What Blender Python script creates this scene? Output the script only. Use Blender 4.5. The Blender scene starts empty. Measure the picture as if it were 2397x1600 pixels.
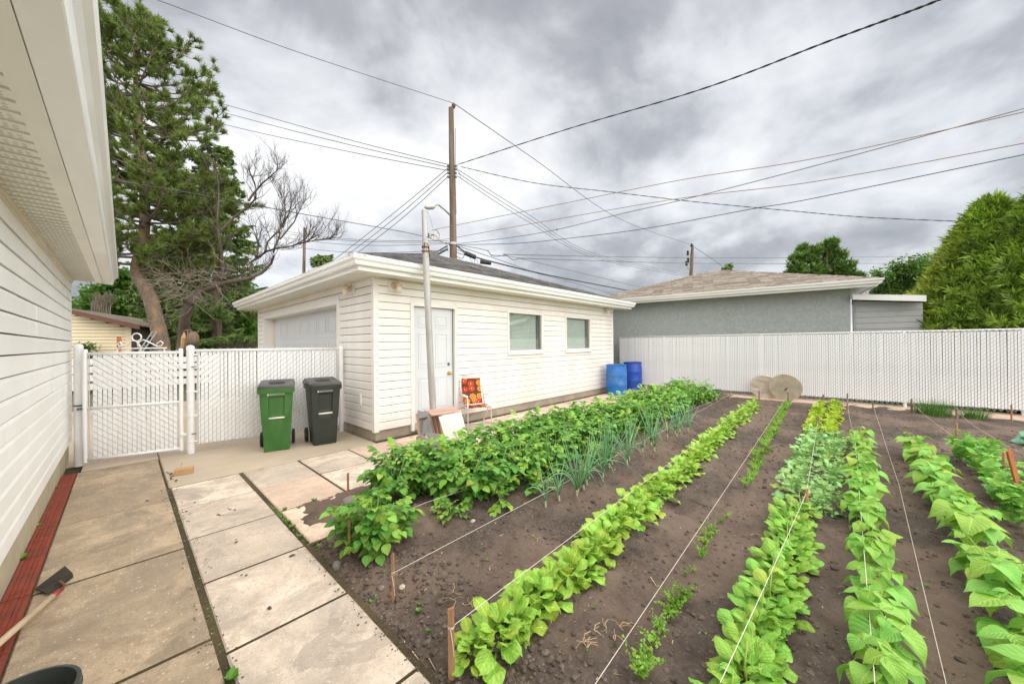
import bpy, math, random
import numpy as np
from mathutils import Matrix, Vector, noise as mnoise
R = math.radians
random.seed(7); rng = np.random.default_rng(7)
sc = bpy.context.scene
# ---------------------------------------------------------------- camera
CX, CY, FPX = 1198.5, 800.0, 845.324937524027      # focal length in pixels of a 2397 wide frame
CAMH = 1.5
def un(v): return v/np.linalg.norm(v)
AX = un(np.array([1985-CX, -(797-CY), -FPX])); AY = un(np.array([290-CX, -(813-CY), -FPX])); AZ = np.cross(AX, AY)
CM = np.array([AX, AY, AZ])
CAM = np.array([0, 0, CAMH])
cam = bpy.data.cameras.new('camera'); camo = bpy.data.objects.new('camera', cam)
sc.collection.objects.link(camo); sc.camera = camo
cam.sensor_width = 36; cam.lens = FPX*36/2397; cam.clip_start = 0.05; cam.clip_end = 2000
m4 = Matrix([list(CM[i])+[CAM[i]] for i in range(3)]+[[0, 0, 0, 1]])
camo.matrix_world = m4
def ray(px, py): return CM@np.array([px-CX, -(py-CY), -FPX])
def G(px, py, z=0):                       # the point at height z seen there
    r = ray(px, py); return CAM+r*((z-CAMH)/r[2])
def at(px, py, d):                        # the point d metres ahead
    return CAM+ray(px, py)*(d/FPX)
def ony(px, py, y): r = ray(px, py); return CAM+r*(y/r[1])
def onx(px, py, x): r = ray(px, py); return CAM+r*(x/r[0])
# ---------------------------------------------------------------- light
SUN_EL, SUN_AZ = 47, 273                  # azimuth in degrees from +X, counter-clockwise
w = bpy.data.worlds.new("World"); sc.world = w; w.use_nodes = True
nt = w.node_tree; nt.nodes.clear()
def N(t, typ, **kw):
    n = t.nodes.new(typ)
    for k, v in kw.items():
        if k.startswith('i_'):
            n.inputs[k[2:].replace('_', ' ')].default_value = v
        else: setattr(n, k, v)
    return n
def L(t, a, b): t.links.new(a, b)
def mathn(t, op, a, b=None, c=None, clamp=False):
    n = t.nodes.new('ShaderNodeMath'); n.operation = op; n.use_clamp = clamp
    for i, v in enumerate((a, b, c)):
        if v is None: continue
        if isinstance(v, (int, float)): n.inputs[i].default_value = v
        else: t.links.new(v, n.inputs[i])
    return n.outputs[0]
def mixc(t, f, a, b, mode='MIX'):
    n = t.nodes.new('ShaderNodeMix'); n.data_type = 'RGBA'; n.blend_type = mode
    for s, v in ((n.inputs[0], f), (n.inputs[6], a), (n.inputs[7], b)):
        if isinstance(v, (int, float)): s.default_value = v
        elif isinstance(v, (tuple, list)): s.default_value = (*v[:3], 1)
        else: t.links.new(v, s)
    return n.outputs[2]
def ramp(t, f, pts, interp='LINEAR'):
    n = t.nodes.new('ShaderNodeValToRGB'); n.color_ramp.interpolation = interp
    e = n.color_ramp.elements
    while len(e) < len(pts): e.new(0.5)
    for el, (p, c) in zip(e, pts):
        el.position = p; el.color = (c, c, c, 1) if isinstance(c, (int, float)) else (*c, 1)
    t.links.new(f, n.inputs[0]); return n.outputs[0]
tc = N(nt, 'ShaderNodeTexCoord'); sp = N(nt, 'ShaderNodeSeparateXYZ'); L(nt, tc.outputs['Generated'], sp.inputs[0])
zz = mathn(nt, 'ADD', mathn(nt, 'MAXIMUM', sp.outputs[2], 0.0), 0.42)
cb = N(nt, 'ShaderNodeCombineXYZ')
L(nt, mathn(nt, 'DIVIDE', sp.outputs[0], zz), cb.inputs[0]); L(nt, mathn(nt, 'DIVIDE', sp.outputs[1], zz), cb.inputs[1]); cb.inputs[2].default_value = 3.7
n1 = N(nt, 'ShaderNodeTexNoise', i_Scale=1.15, i_Detail=8.0, i_Roughness=0.52, i_Distortion=0.35); L(nt, cb.outputs[0], n1.inputs['Vector'])
n2 = N(nt, 'ShaderNodeTexNoise', i_Scale=2.9, i_Detail=6.0, i_Roughness=0.55, i_Distortion=0.2); L(nt, cb.outputs[0], n2.inputs['Vector'])
cl = mathn(nt, 'ADD', mathn(nt, 'MULTIPLY', n1.outputs[0], 0.62), mathn(nt, 'MULTIPLY', n2.outputs[0], 0.38))
CL = 1.0
ccol = ramp(nt, cl, [(0.37, (.29, .297, .32)), (0.445, (.45, .457, .48)), (0.50, (.70, .71, .735)), (0.58, (.98, .98, .975))])
sky = N(nt, 'ShaderNodeTexSky'); sky.sky_type = 'NISHITA'; sky.sun_disc = False
sky.sun_elevation = R(SUN_EL); sky.sun_rotation = R(90-SUN_AZ)
bright = N(nt, 'ShaderNodeMixRGB', blend_type='MULTIPLY'); bright.inputs[0].default_value = 1
L(nt, ccol, bright.inputs[1]); bright.inputs[2].default_value = (2.75, 2.75, 2.75, 1)
mixsky = mixc(nt, 0.05, bright.outputs[0], sky.outputs[0])
bg = N(nt, 'ShaderNodeBackground', i_Strength=0.10); L(nt, mixsky, bg.inputs[0])
wo = N(nt, 'ShaderNodeOutputWorld'); L(nt, bg.outputs[0], wo.inputs[0])
sun = bpy.data.lights.new('sun', 'SUN'); sun.energy = 1.5; sun.angle = R(130); sun.color = (1, .955, .88)
suno = bpy.data.objects.new('sun', sun); sc.collection.objects.link(suno)
sd = Vector((math.cos(R(SUN_EL))*math.cos(R(SUN_AZ)), math.cos(R(SUN_EL))*math.sin(R(SUN_AZ)), math.sin(R(SUN_EL))))
suno.rotation_euler = sd.to_track_quat('Z', 'Y').to_euler(); suno.location = (0, 0, 30)
vs = sc.view_settings; vs.view_transform = 'Standard'; vs.look = 'None'; vs.gamma = 1; vs.use_curve_mapping = False
vs.exposure = 1.98
sc.cycles.max_bounces = 6; sc.cycles.transparent_max_bounces = 8; sc.cycles.use_denoising = True
# ---------------------------------------------------------------- object helpers
WM = {}
COL = sc.collection
I4 = Matrix.Identity(4)
def tag(o, label=None, cat=None, group=None, kind=None):
    if label: o['label'] = label
    if cat: o['category'] = cat
    if group: o['group'] = group
    if kind: o['kind'] = kind
    return o
def thing(name, label, cat, loc=(0, 0, 0), group=None, rot=0.0):
    o = bpy.data.objects.new(name, None); COL.objects.link(o)
    o.empty_display_size = .1; o.location = loc; o.rotation_euler = (0, 0, rot)
    WM[o] = Matrix.Translation(Vector(loc))@Matrix.Rotation(rot, 4, 'Z')
    return tag(o, label, cat, group)
def link(name, me, parent=None, world=True):
    o = bpy.data.objects.new(name, me); COL.objects.link(o)
    if parent is not None:
        o.parent = parent
        if world:
            o.matrix_parent_inverse = WM.get(parent, I4).inverted()
    if world: WM[o] = I4
    return o
class B:
    """collects vertices and faces"""
    def __init__(s): s.v = []; s.f = []
    def add(s, vs_, fs):
        b = len(s.v); s.v += [tuple(p) for p in vs_]; s.f += [tuple(i+b for i in f) for f in fs]; return s
    def box(s, c, d, rot=None):
        x, y, z = d[0]/2, d[1]/2, d[2]/2
        P = [Vector(p) for p in ((-x,-y,-z),(x,-y,-z),(x,y,-z),(-x,y,-z),(-x,-y,z),(x,-y,z),(x,y,z),(-x,y,z))]
        if rot is not None: P = [rot@p for p in P]
        c = Vector(c)
        return s.add([p+c for p in P], [(3,2,1,0),(4,5,6,7),(0,1,5,4),(1,2,6,5),(2,3,7,6),(3,0,4,7)])
    def mm(s, a, b): return s.box([(a[i]+b[i])/2 for i in range(3)], [abs(b[i]-a[i]) for i in range(3)])
    def slab(s, a, b, bev=.006):            # a box with its top edges taken off
        x0,y0,z0 = a; x1,y1,z1 = b; e = bev
        return s.add([(x0,y0,z0),(x1,y0,z0),(x1,y1,z0),(x0,y1,z0),(x0,y0,z1-e),(x1,y0,z1-e),(x1,y1,z1-e),(x0,y1,z1-e),
                      (x0+e,y0+e,z1),(x1-e,y0+e,z1),(x1-e,y1-e,z1),(x0+e,y1-e,z1)],
                     [(0,1,5,4),(1,2,6,5),(2,3,7,6),(3,0,4,7),(4,5,9,8),(5,6,10,9),(6,7,11,10),(7,4,8,11),(8,9,10,11),(3,2,1,0)])
    def tube(s, pts, r, n=6, cap=True):
        pts = [Vector(p) for p in pts]
        if not hasattr(r, '__len__'): r = [r]*len(pts)
        up = None; rings = []
        for i, p in enumerate(pts):
            d = (pts[min(i+1, len(pts)-1)]-pts[max(i-1, 0)])
            if d.length < 1e-9: d = Vector((0, 0, 1))
            d.normalize()
            if up is None: up = d.orthogonal().normalized()
            else:
                up = up-d*up.dot(d)
                up = up.normalized() if up.length > 1e-6 else d.orthogonal().normalized()
            w_ = d.cross(up)
            rings.append([p+(up*math.cos(2*math.pi*k/n)+w_*math.sin(2*math.pi*k/n))*r[i] for k in range(n)])
        vs_ = [q for g in rings for q in g]; fs = []
        for i in range(len(pts)-1):
            for k in range(n):
                a = i*n+k; b = i*n+(k+1) % n
                fs.append((a, b, b+n, a+n))
        if cap:
            fs.append(tuple(range(n-1, -1, -1))); fs.append(tuple((len(pts)-1)*n+k for k in range(n)))
        return s.add(vs_, fs)
    def lathe(s, c, prof, n=24, axis=None, cap=True):
        c = Vector(c); rot = axis if axis is not None else Matrix.Identity(3)
        vs_ = []; fs = []
        for (r_, z_) in prof:
            for k in range(n):
                a = 2*math.pi*k/n; vs_.append(c+rot@Vector((r_*math.cos(a), r_*math.sin(a), z_)))
        for i in range(len(prof)-1):
            for k in range(n):
                a = i*n+k; b = i*n+(k+1) % n; fs.append((a, b, b+n, a+n))
        if cap:
            fs.append(tuple(range(n-1, -1, -1))); fs.append(tuple((len(prof)-1)*n+k for k in range(n)))
        return s.add(vs_, fs)
    def prism(s, poly, ext):                # poly: list of 3d points, ext: vector
        e = Vector(ext); P = [Vector(p) for p in poly]; n = len(P)
        return s.add(P+[p+e for p in P], [tuple(range(n-1, -1, -1)), tuple(range(n, 2*n))]+[(i, (i+1) % n, (i+1) % n+n, i+n) for i in range(n)])
    def mesh(s, name, mat=None, smooth=False, fix=False):
        me = bpy.data.meshes.new(name); me.from_pydata(s.v, [], s.f)
        if mat: me.materials.append(mat)
        if smooth: me.polygons.foreach_set('use_smooth', [True]*len(me.polygons))
        me.update(); return me
    def part(s, name, mat, parent=None, smooth=False, world=True, label=None, kind=None):
        o = link(name, s.mesh(name, mat, smooth), parent, world)
        return tag(o, label, None, None, kind)
def smooth_by_angle(o, ang=40):
    me = o.data
    me.polygons.foreach_set('use_smooth', [True]*len(me.polygons))
    me.set_sharp_from_angle(angle=R(ang))
def np_mesh(name, V, F, mat, smooth=False):
    """V (n,3); F (m,k)"""
    me = bpy.data.meshes.new(name); n, k = F.shape
    me.vertices.add(len(V)); me.vertices.foreach_set('co', V.astype(np.float32).ravel())
    me.loops.add(n*k); me.loops.foreach_set('vertex_index', F.astype(np.int32).ravel())
    me.polygons.add(n); me.polygons.foreach_set('loop_start', np.arange(0, n*k, k, dtype=np.int32))
    if smooth: me.polygons.foreach_set('use_smooth', np.ones(n, dtype=bool))
    me.materials.append(mat); me.update(calc_edges=True); return me
def scatter(tv, tf, Ms):
    """template copied by the matrices (k,4,4)"""
    n = len(tv); k = len(Ms)
    hv = np.c_[tv, np.ones(n)]
    V = np.einsum('kij,nj->kni', Ms, hv)[:, :, :3].reshape(-1, 3)
    F = (tf[None]+(np.arange(k)*n)[:, None, None]).reshape(-1, tf.shape[1])
    return V, F
def frame_from(d, up=None):
    """rotation with local Y along d, local Z near up"""
    d = Vector(d).normalized(); up = Vector(up) if up is not None else Vector((0, 0, 1))
    x = d.cross(up)
    x = x.normalized() if x.length > 1e-5 else d.orthogonal().normalized()
    z = x.cross(d)
    return Matrix((x, d, z)).transposed()
ORD = ['first', 'second', 'third', 'fourth', 'fifth', 'sixth', 'seventh', 'eighth', 'ninth', 'tenth', 'eleventh', 'twelfth', 'thirteenth', 'fourteenth',
       'fifteenth', 'sixteenth', 'seventeenth', 'eighteenth', 'nineteenth', 'twentieth']
def ordn(i):
    if i < 20: return ORD[i]
    t = ['twenty', 'thirty', 'forty', 'fifty'][(i+1)//10-2]
    return t.rstrip('y')+'ieth' if (i+1) % 10 == 0 else t+'-'+ORD[(i+1) % 10-1]
# ---------------------------------------------------------------- materials
def pmat(name, base, rough=.6, var=.12, ns=6, bump=0.0, bs=60, metal=0, spec=.5, orand=0.0, irand=0.0, tint=None, tfac=0.5, stretch=None, transl=0.0, coat=0, detail=5):
    m = bpy.data.materials.new(name); m.use_nodes = True; t = m.node_tree
    bs_ = t.nodes['Principled BSDF']; out = t.nodes['Material Output']
    tcn = t.nodes.new('ShaderNodeTexCoord'); vec = tcn.outputs['Object']
    if stretch:
        mp = t.nodes.new('ShaderNodeMapping'); mp.inputs['Scale'].default_value = stretch; L(t, vec, mp.inputs[0]); vec = mp.outputs[0]
    nz = N(t, 'ShaderNodeTexNoise', i_Scale=float(ns), i_Detail=float(detail), i_Roughness=0.6); L(t, vec, nz.inputs['Vector'])
    f = ramp(t, nz.outputs[0], [(.3, 0.0), (.7, 1.0)])
    col = mixc(t, f, tuple(c*(1-var) for c in base), tuple(min(1, c*(1+var)) for c in base))
    if tint: 
        n2_ = N(t, 'ShaderNodeTexNoise', i_Scale=float(ns)*.37, i_Detail=4.0); L(t, vec, n2_.inputs['Vector'])
        g = ramp(t, n2_.outputs[0], [(.45, 0.0), (.7, tfac)]); col = mixc(t, g, col, tint)
    if orand or irand:
        v = 1.0
        if orand:
            oi = t.nodes.new('ShaderNodeObjectInfo'); v = mathn(t, 'MULTIPLY_ADD', oi.outputs['Random'], 2*orand, 1-orand)
        if irand:
            ge = t.nodes.new('ShaderNodeNewGeometry'); v2 = mathn(t, 'MULTIPLY_ADD', ge.outputs['Random Per Island'], 2*irand, 1-irand)
            v = mathn(t, 'MULTIPLY', v, v2) if orand else v2
        hs = t.nodes.new('ShaderNodeHueSaturation'); L(t, v, hs.inputs['Value']); L(t, col, hs.inputs['Color']); col = hs.outputs[0]
    L(t, col, bs_.inputs['Base Color'])
    bs_.inputs['Roughness'].default_value = rough; bs_.inputs['Metallic'].default_value = metal
    bs_.inputs['Specular IOR Level'].default_value = spec; bs_.inputs['Coat Weight'].default_value = coat
    if bump:
        b2 = N(t, 'ShaderNodeTexNoise', i_Scale=float(bs), i_Detail=6.0); L(t, vec, b2.inputs['Vector'])
        bp = t.nodes.new('ShaderNodeBump'); bp.inputs['Strength'].default_value = bump; bp.inputs['Distance'].default_value = .01
        L(t, b2.outputs[0], bp.inputs['Height']); L(t, bp.outputs[0], bs_.inputs['Normal'])
    if transl:
        tr = t.nodes.new('ShaderNodeBsdfTranslucent'); ms = t.nodes.new('ShaderNodeMixShader'); ms.inputs[0].default_value = transl
        hs2 = t.nodes.new('ShaderNodeHueSaturation'); hs2.inputs['Saturation'].default_value = 1.1; hs2.inputs['Value'].default_value = 1.25
        L(t, col, hs2.inputs['Color']); L(t, hs2.outputs[0], tr.inputs[0])
        L(t, bs_.outputs[0], ms.inputs[1]); L(t, tr.outputs[0], ms.inputs[2]); L(t, ms.outputs[0], out.inputs[0])
    return m
def leafmat(name, c1, c2, rough=.45, vein=0.25, vs_=60., transl=.25, hv=.03, pale=None, crinkle=.6):
    m = bpy.data.materials.new(name); m.use_nodes = True; t = m.node_tree
    b = t.nodes['Principled BSDF']; out = t.nodes['Material Output']
    oi = t.nodes.new('ShaderNodeObjectInfo'); ge = t.nodes.new('ShaderNodeNewGeometry')
    r = mathn(t, 'FRACT', mathn(t, 'ADD', oi.outputs['Random'], mathn(t, 'MULTIPLY', ge.outputs['Random Per Island'], 1.0)))
    col = mixc(t, r, c1, c2)
    tcn = t.nodes.new('ShaderNodeTexCoord'); s = t.nodes.new('ShaderNodeSeparateXYZ'); L(t, tcn.outputs['UV'], s.inputs[0])
    ax = mathn(t, 'ABSOLUTE', mathn(t, 'SUBTRACT', s.outputs[0], 0.5))
    ph = mathn(t, 'FRACT', mathn(t, 'MULTIPLY', mathn(t, 'SUBTRACT', s.outputs[1], mathn(t, 'MULTIPLY', ax, 0.7)), 7.0))
    rib = mathn(t, 'LESS_THAN', ax, 0.028)
    side = mathn(t, 'SUBTRACT', 1.0, mathn(t, 'MULTIPLY', mathn(t, 'ABSOLUTE', mathn(t, 'SUBTRACT', ph, 0.5)), 2.0))
    sv = mathn(t, 'POWER', mathn(t, 'MULTIPLY', mathn(t, 'ABSOLUTE', mathn(t, 'SUBTRACT', ph, .5)), 2.0), 6.0)
    vf = mathn(t, 'MAXIMUM', mathn(t, 'MULTIPLY', rib, .9), mathn(t, 'MULTIPLY', sv, .6))
    lighter = pale or tuple(min(1, c*1.5+.05) for c in c2)
    col = mixc(t, mathn(t, 'MULTIPLY', vf, vein), col, lighter)
    nz = N(t, 'ShaderNodeTexNoise', i_Scale=9.0, i_Detail=3.0); L(t, tcn.outputs['Object'], nz.inputs['Vector'])
    hs = t.nodes.new('ShaderNodeHueSaturation'); L(t, mathn(t, 'MULTIPLY_ADD', r, 2*hv, .5-hv), hs.inputs['Hue'])
    L(t, mathn(t, 'MULTIPLY', mathn(t, 'MULTIPLY_ADD', nz.outputs[0], .6, .7), mathn(t, 'MULTIPLY_ADD', ge.outputs['Random Per Island'], .35, .82)), hs.inputs['Value']); L(t, col, hs.inputs['Color']); col = hs.outputs[0]
    col = mixc(t, mathn(t, 'MULTIPLY', mathn(t, 'GREATER_THAN', r, .955), .55), col, (.55, .50, .07))
    L(t, col, b.inputs['Base Color']); b.inputs['Roughness'].default_value = rough; b.inputs['Specular IOR Level'].default_value = .45
    bp = t.nodes.new('ShaderNodeBump'); bp.inputs['Strength'].default_value = .6; bp.inputs['Distance'].default_value = .006
    cn = N(t, 'ShaderNodeTexNoise', i_Scale=7.0, i_Detail=2.0); L(t, tcn.outputs['UV'], cn.inputs['Vector'])
    L(t, mathn(t, 'ADD', mathn(t, 'MULTIPLY', side, .5), mathn(t, 'MULTIPLY', cn.outputs[0], crinkle)), bp.inputs['Height']); L(t, bp.outputs[0], b.inputs['Normal'])
    tr = t.nodes.new('ShaderNodeBsdfTranslucent'); ms = t.nodes.new('ShaderNodeMixShader'); ms.inputs[0].default_value = transl
    L(t, col, tr.inputs[0]); L(t, b.outputs[0], ms.inputs[1]); L(t, tr.outputs[0], ms.inputs[2]); L(t, ms.outputs[0], out.inputs[0])
    return m
M = {}
M['vinyl'] = pmat('vinyl', (.83, .795, .75), .45, .05, 2.0, .08, 90, tint=(.62, .54, .44), tfac=.45, stretch=(1, 1, .8), orand=.035)
M['vinyl_house'] = pmat('vinyl_house', (.86, .865, .84), .42, .04, 2.0, .08, 90, tint=(.70, .72, .66), tfac=.3, orand=.025)
M['trim'] = pmat('trim', (.80, .78, .74), .4, .04, 3, tint=(.68, .63, .54), tfac=.3)
M['trim_warm'] = pmat('trim_warm', (.74, .68, .56), .5, .06, 3, tint=(.6, .52, .38), tfac=.4)
M['soffit'] = pmat('soffit', (.84, .83, .77), .5, .04, 3)
M['gutter'] = pmat('gutter', (.85, .85, .82), .3, .04, 2, tint=(.70, .67, .60), tfac=.3, coat=.2)
M['white'] = pmat('white', (.84, .835, .835), .4, .04, 5)
M['slat'] = pmat('slat', (.86, .865, .88), .5, .05, 2, orand=.03)
M['wire_white'] = pmat('wire_white', (.54, .52, .50), .45, .05, 5)
M['door'] = pmat('door', (.64, .665, .69), .4, .03, 2)
M['blind'] = pmat('blind', (.92, .94, .90), .5, .05, 5)
M['slot_grey'] = pmat('slot_grey', (.30, .29, .25), .8, .1, 5)
M['dark'] = pmat('dark', (.02, .02, .02), .5, .2, 5)
M['void'] = pmat('void', (.05, .05, .05), .8, .2, 5)
M['foundation'] = pmat('foundation', (.44, .37, .29), .85, .18, 6, .4, 80, tint=(.25, .21, .17))
M['house_found'] = pmat('house_found', (.42, .37, .26), .85, .12, 5, .3, 60)
M['pad'] = pmat('pad', (.50, .41, .31), .85, .10, 1.6, .25, 150, tint=(.35, .31, .22), tfac=.6)
M['green_bin'] = pmat('green_bin', (.033, .130, .022), .45, .16, 9, .08, 60, stretch=(1, 1, .25), tint=(.10, .20, .06), tfac=.5)
M['black_bin'] = pmat('black_bin', (.022, .028, .022), .42, .2, 4, .05, 60)
M['bin_lid'] = pmat('bin_lid', (.055, .053, .055), .45, .25, 7, tint=(.17, .16, .15), tfac=.6)
M['tyre'] = pmat('tyre', (.015, .018, .022), .7, .2, 9)
M['blue'] = pmat('blue', (.012, .14, .47), .45, .14, 9, .06, 40, tint=(.12, .24, .42), tfac=.6)
M['blue2'] = pmat('blue2', (.010, .06, .36), .40, .08, 3, .04, 40, tint=(.04, .10, .45), tfac=.4)
M['galv'] = pmat('galv', (.48, .48, .465), .45, .15, 12, .1, 60, metal=.35, tint=(.33, .27, .21), tfac=.5, stretch=(1, 1, .25))
M['rust'] = pmat('rust', (.20, .07, .025), .8, .3, 20, .3, 80)
M['metal_dark'] = pmat('metal_dark', (.12, .12, .12), .45, .2, 10, metal=.6)
M['chrome'] = pmat('chrome', (.75, .74, .73), .3, .05, 10, metal=.5)
M['brass'] = pmat('brass', (.62, .38, .08), .3, .1, 20, metal=.8)
M['pole_wood'] = pmat('pole_wood', (.15, .10, .065), .85, .3, 5, .5, 40, tint=(.24, .21, .18), tfac=.8, stretch=(4, 4, .35))
M['cable'] = pmat('cable', (.03, .03, .033), .6, .1, 5)
M['cable_grey'] = pmat('cable_grey', (.13, .13, .135), .6, .1, 5)
M['cable_tan'] = pmat('cable_tan', (.30, .20, .12), .6, .1, 5)
M['stake'] = pmat('stake', (.38, .20, .10), .8, .25, 10, .3, 80, stretch=(4, 4, .5))
M['stake_grey'] = pmat('stake_grey', (.22, .155, .105), .85, .25, 10, .3, 80, stretch=(4, 4, .5))
M['stake_red'] = pmat('stake_red', (.42, .14, .05), .8, .2, 10)
M['string'] = pmat('string', (.66, .60, .52), .8, .08, 30)
M['bark'] = pmat('bark', (.17, .13, .095), .9, .35, 9, .9, 30, tint=(.36, .20, .11), tfac=.85, stretch=(1.5, 1.5, .6))
M['bark_dead'] = pmat('bark_dead', (.20, .16, .12), .9, .3, 7, .7, 30, stretch=(1, 1, .4), tint=(.28, .24, .19), tfac=.7)
M['twig_dead'] = pmat('twig_dead', (.24, .20, .155), .9, .2, 6)
M['cream_siding'] = pmat('cream_siding', (.80, .68, .46), .5, .05, 3)
M['brown_trim'] = pmat('brown_trim', (.14, .06, .04), .6, .1, 3)
M['stucco'] = pmat('stucco', (.36, .385, .375), .9, .14, 14, .6, 160, tint=(.31, .335, .325), tfac=.5)
M['grey_siding'] = pmat('grey_siding', (.42, .43, .42), .5, .05, 3)
M['roof_grey'] = pmat('roof_grey', (.135, .13, .128), .9, .35, 10, .5, 90, orand=.4, irand=.4)
M['roof_brown'] = pmat('roof_brown', (.28, .235, .19), .9, .3, 10, .5, 90, orand=.3, irand=.3)
M['far_roof'] = pmat('far_roof', (.42, .42, .42), .9, .2, 10)
M['red_edge'] = pmat('red_edge', (.25, .045, .022), .8, .25, 12, .4, 70, tint=(.16, .05, .03), tfac=.6)
M['stone_disc'] = pmat('stone_disc', (.66, .57, .48), .9, .2, 9, .4, 60, tint=(.36, .33, .25), tfac=.7, stretch=(1, 1, 4))
M['stone_disc2'] = pmat('stone_disc2', (.50, .43, .33), .9, .2, 5, .4, 60, tint=(.30, .29, .20), tfac=.7)
M['board_white'] = pmat('board_white', (.78, .74, .66), .6, .04, 3, tint=(.5, .42, .3), tfac=.25)
M['board_pink'] = pmat('board_pink', (.50, .32, .25), .7, .15, 6, stretch=(1, 8, 1))
M['board_dark'] = pmat('board_dark', (.26, .17, .14), .7, .15, 6)
M['slate'] = pmat('slate', (.20, .205, .20), .8, .2, 6, .3, 50, tint=(.28, .24, .18))
M['brick'] = pmat('brick', (.50, .30, .14), .85, .2, 14, .4, 80, tint=(.34, .28, .2))
M['rock'] = pmat('rock', (.22, .19, .165), .9, .25, 9, .6, 50)
M['handle_wood'] = pmat('handle_wood', (.62, .48, .32), .55, .12, 9, stretch=(1, 1, 1))
M['red_paint'] = pmat('red_paint', (.38, .04, .02), .5, .2, 20)
M['hoe_steel'] = pmat('hoe_steel', (.035, .03, .022), .6, .3, 12, .2, 50)
M['bucket'] = pmat('bucket', (.045, .05, .045), .35, .2, 5)
M['glass'] = pmat('glass', (.32, .36, .34), .08, .02, 2, spec=.9)
M['lampglass'] = pmat('lampglass', (.70, .62, .50), .35, .1, 10)
M['lampbody'] = pmat('lampbody', (.62, .48, .34), .5, .15, 10)
M['teal_hose'] = pmat('teal_hose', (.03, .12, .09), .5, .15, 10)
# --- paving with pale chips and stains
def pavemat(name, base, stain, chips, chip_c):
    m = pmat(name, base, .9, .16, 5, .45, 120, orand=.17); t = m.node_tree; b = t.nodes['Principled BSDF']
    src = b.inputs['Base Color'].links[0].from_socket; tcn = t.nodes.new('ShaderNodeTexCoord')
    n_ = N(t, 'ShaderNodeTexNoise', i_Scale=2.3, i_Detail=7.0, i_Roughness=.66, i_Distortion=.6); L(t, tcn.outputs['Object'], n_.inputs['Vector'])
    c = mixc(t, ramp(t, n_.outputs[0], [(.42, 0.0), (.60, .9)]), src, stain)
    v = N(t, 'ShaderNodeTexVoronoi', i_Scale=float(chips)); L(t, tcn.outputs['Object'], v.inputs['Vector'])
    n3 = N(t, 'ShaderNodeTexNoise', i_Scale=28.0, i_Detail=2.0); L(t, tcn.outputs['Object'], n3.inputs['Vector'])
    cf = mathn(t, 'MULTIPLY', ramp(t, v.outputs['Distance'], [(.18, .8), (.30, 0.0)]), ramp(t, n3.outputs[0], [(.50, 0.0), (.58, 1.0)]))
    c = mixc(t, cf, c, chip_c)
    v2 = N(t, 'ShaderNodeTexNoise', i_Scale=70.0, i_Detail=3.0); L(t, tcn.outputs['Object'], v2.inputs['Vector'])
    c = mixc(t, ramp(t, v2.outputs[0], [(.56, 0.0), (.68, .45)]), c, tuple(x*.45 for x in base))
    n5 = N(t, 'ShaderNodeTexNoise', i_Scale=1.7, i_Detail=5.0, i_Roughness=.6, i_Distortion=1.2); L(t, tcn.outputs['Object'], n5.inputs['Vector'])
    c = mixc(t, ramp(t, n5.outputs[0], [(.60, 0.0), (.615, .42)]), c, tuple(x*.62 for x in stain))
    n6 = N(t, 'ShaderNodeTexNoise', i_Scale=9.0, i_Detail=6.0, i_Roughness=.75); L(t, tcn.outputs['Object'], n6.inputs['Vector'])
    c = mixc(t, ramp(t, n6.outputs[0], [(.50, 0.0), (.64, .55)]), c, tuple(x*.60 for x in base))
    L(t, c, b.inputs['Base Color']); return m
M['slab_old'] = pavemat('slab_old', (.45, .345, .235), (.30, .24, .17), 42, (.68, .60, .48))
M['paver'] = pavemat('paver', (.68, .565, .455), (.43, .36, .30), 60, (.80, .71, .58))
M['paver_pink'] = pavemat('paver_pink', (.74, .55, .42), (.52, .40, .31), 70, (.80, .67, .53))
def soilmat(name, base, fleck=True, flk=(.34, .25, .15)):
    m = pmat(name, base, .95, .35, 5, .0, 60); t = m.node_tree; b = t.nodes['Principled BSDF']
    src = b.inputs['Base Color'].links[0].from_socket; tcn = t.nodes.new('ShaderNodeTexCoord')
    n_ = N(t, 'ShaderNodeTexNoise', i_Scale=40.0, i_Detail=6.0, i_Roughness=.7); L(t, tcn.outputs['Object'], n_.inputs['Vector'])
    c = mixc(t, ramp(t, n_.outputs[0], [(.35, .55), (.65, 0.0)]), src, tuple(x*.35 for x in base))
    n4 = N(t, 'ShaderNodeTexNoise', i_Scale=1.1, i_Detail=3.0); L(t, tcn.outputs['Object'], n4.inputs['Vector'])
    c = mixc(t, ramp(t, n4.outputs[0], [(.44, 0.0), (.58, .75)]), c, (base[0]*1.7, base[1]*1.6, base[2]*1.5))
    if fleck:
        v = N(t, 'ShaderNodeTexVoronoi', i_Scale=75.0); L(t, tcn.outputs['Object'], v.inputs['Vector'])
        n3 = N(t, 'ShaderNodeTexNoise', i_Scale=17.0, i_Detail=1.0); L(t, tcn.outputs['Object'], n3.inputs['Vector'])
        cf = mathn(t, 'MULTIPLY', ramp(t, v.outputs['Distance'], [(.12, 1.0), (.20, 0.0)]), ramp(t, n3.outputs[0], [(.50, 0.0), (.56, 1.0)]))
        c = mixc(t, cf, c, flk)
    L(t, c, b.inputs['Base Color'])
    bp = t.nodes.new('ShaderNodeBump'); bp.inputs['Strength'].default_value = .9; bp.inputs['Distance'].default_value = .012
    L(t, n_.outputs[0], bp.inputs['Height']); L(t, bp.outputs[0], b.inputs['Normal']); return m
M['soil'] = soilmat('soil', (.108, .080, .063))
M['joint_soil'] = soilmat('joint_soil', (.065, .05, .022))
M['ground'] = pmat('ground', (.12, .13, .06), .95, .3, 3, .5, 30, tint=(.2, .17, .12), tfac=.7)
M['clod'] = pmat('clod', (.115, .086, .068), .95, .3, 20, .5, 80, irand=.35)
M['straw'] = pmat('straw', (.42, .30, .17), .8, .2, 20, irand=.5)
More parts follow.
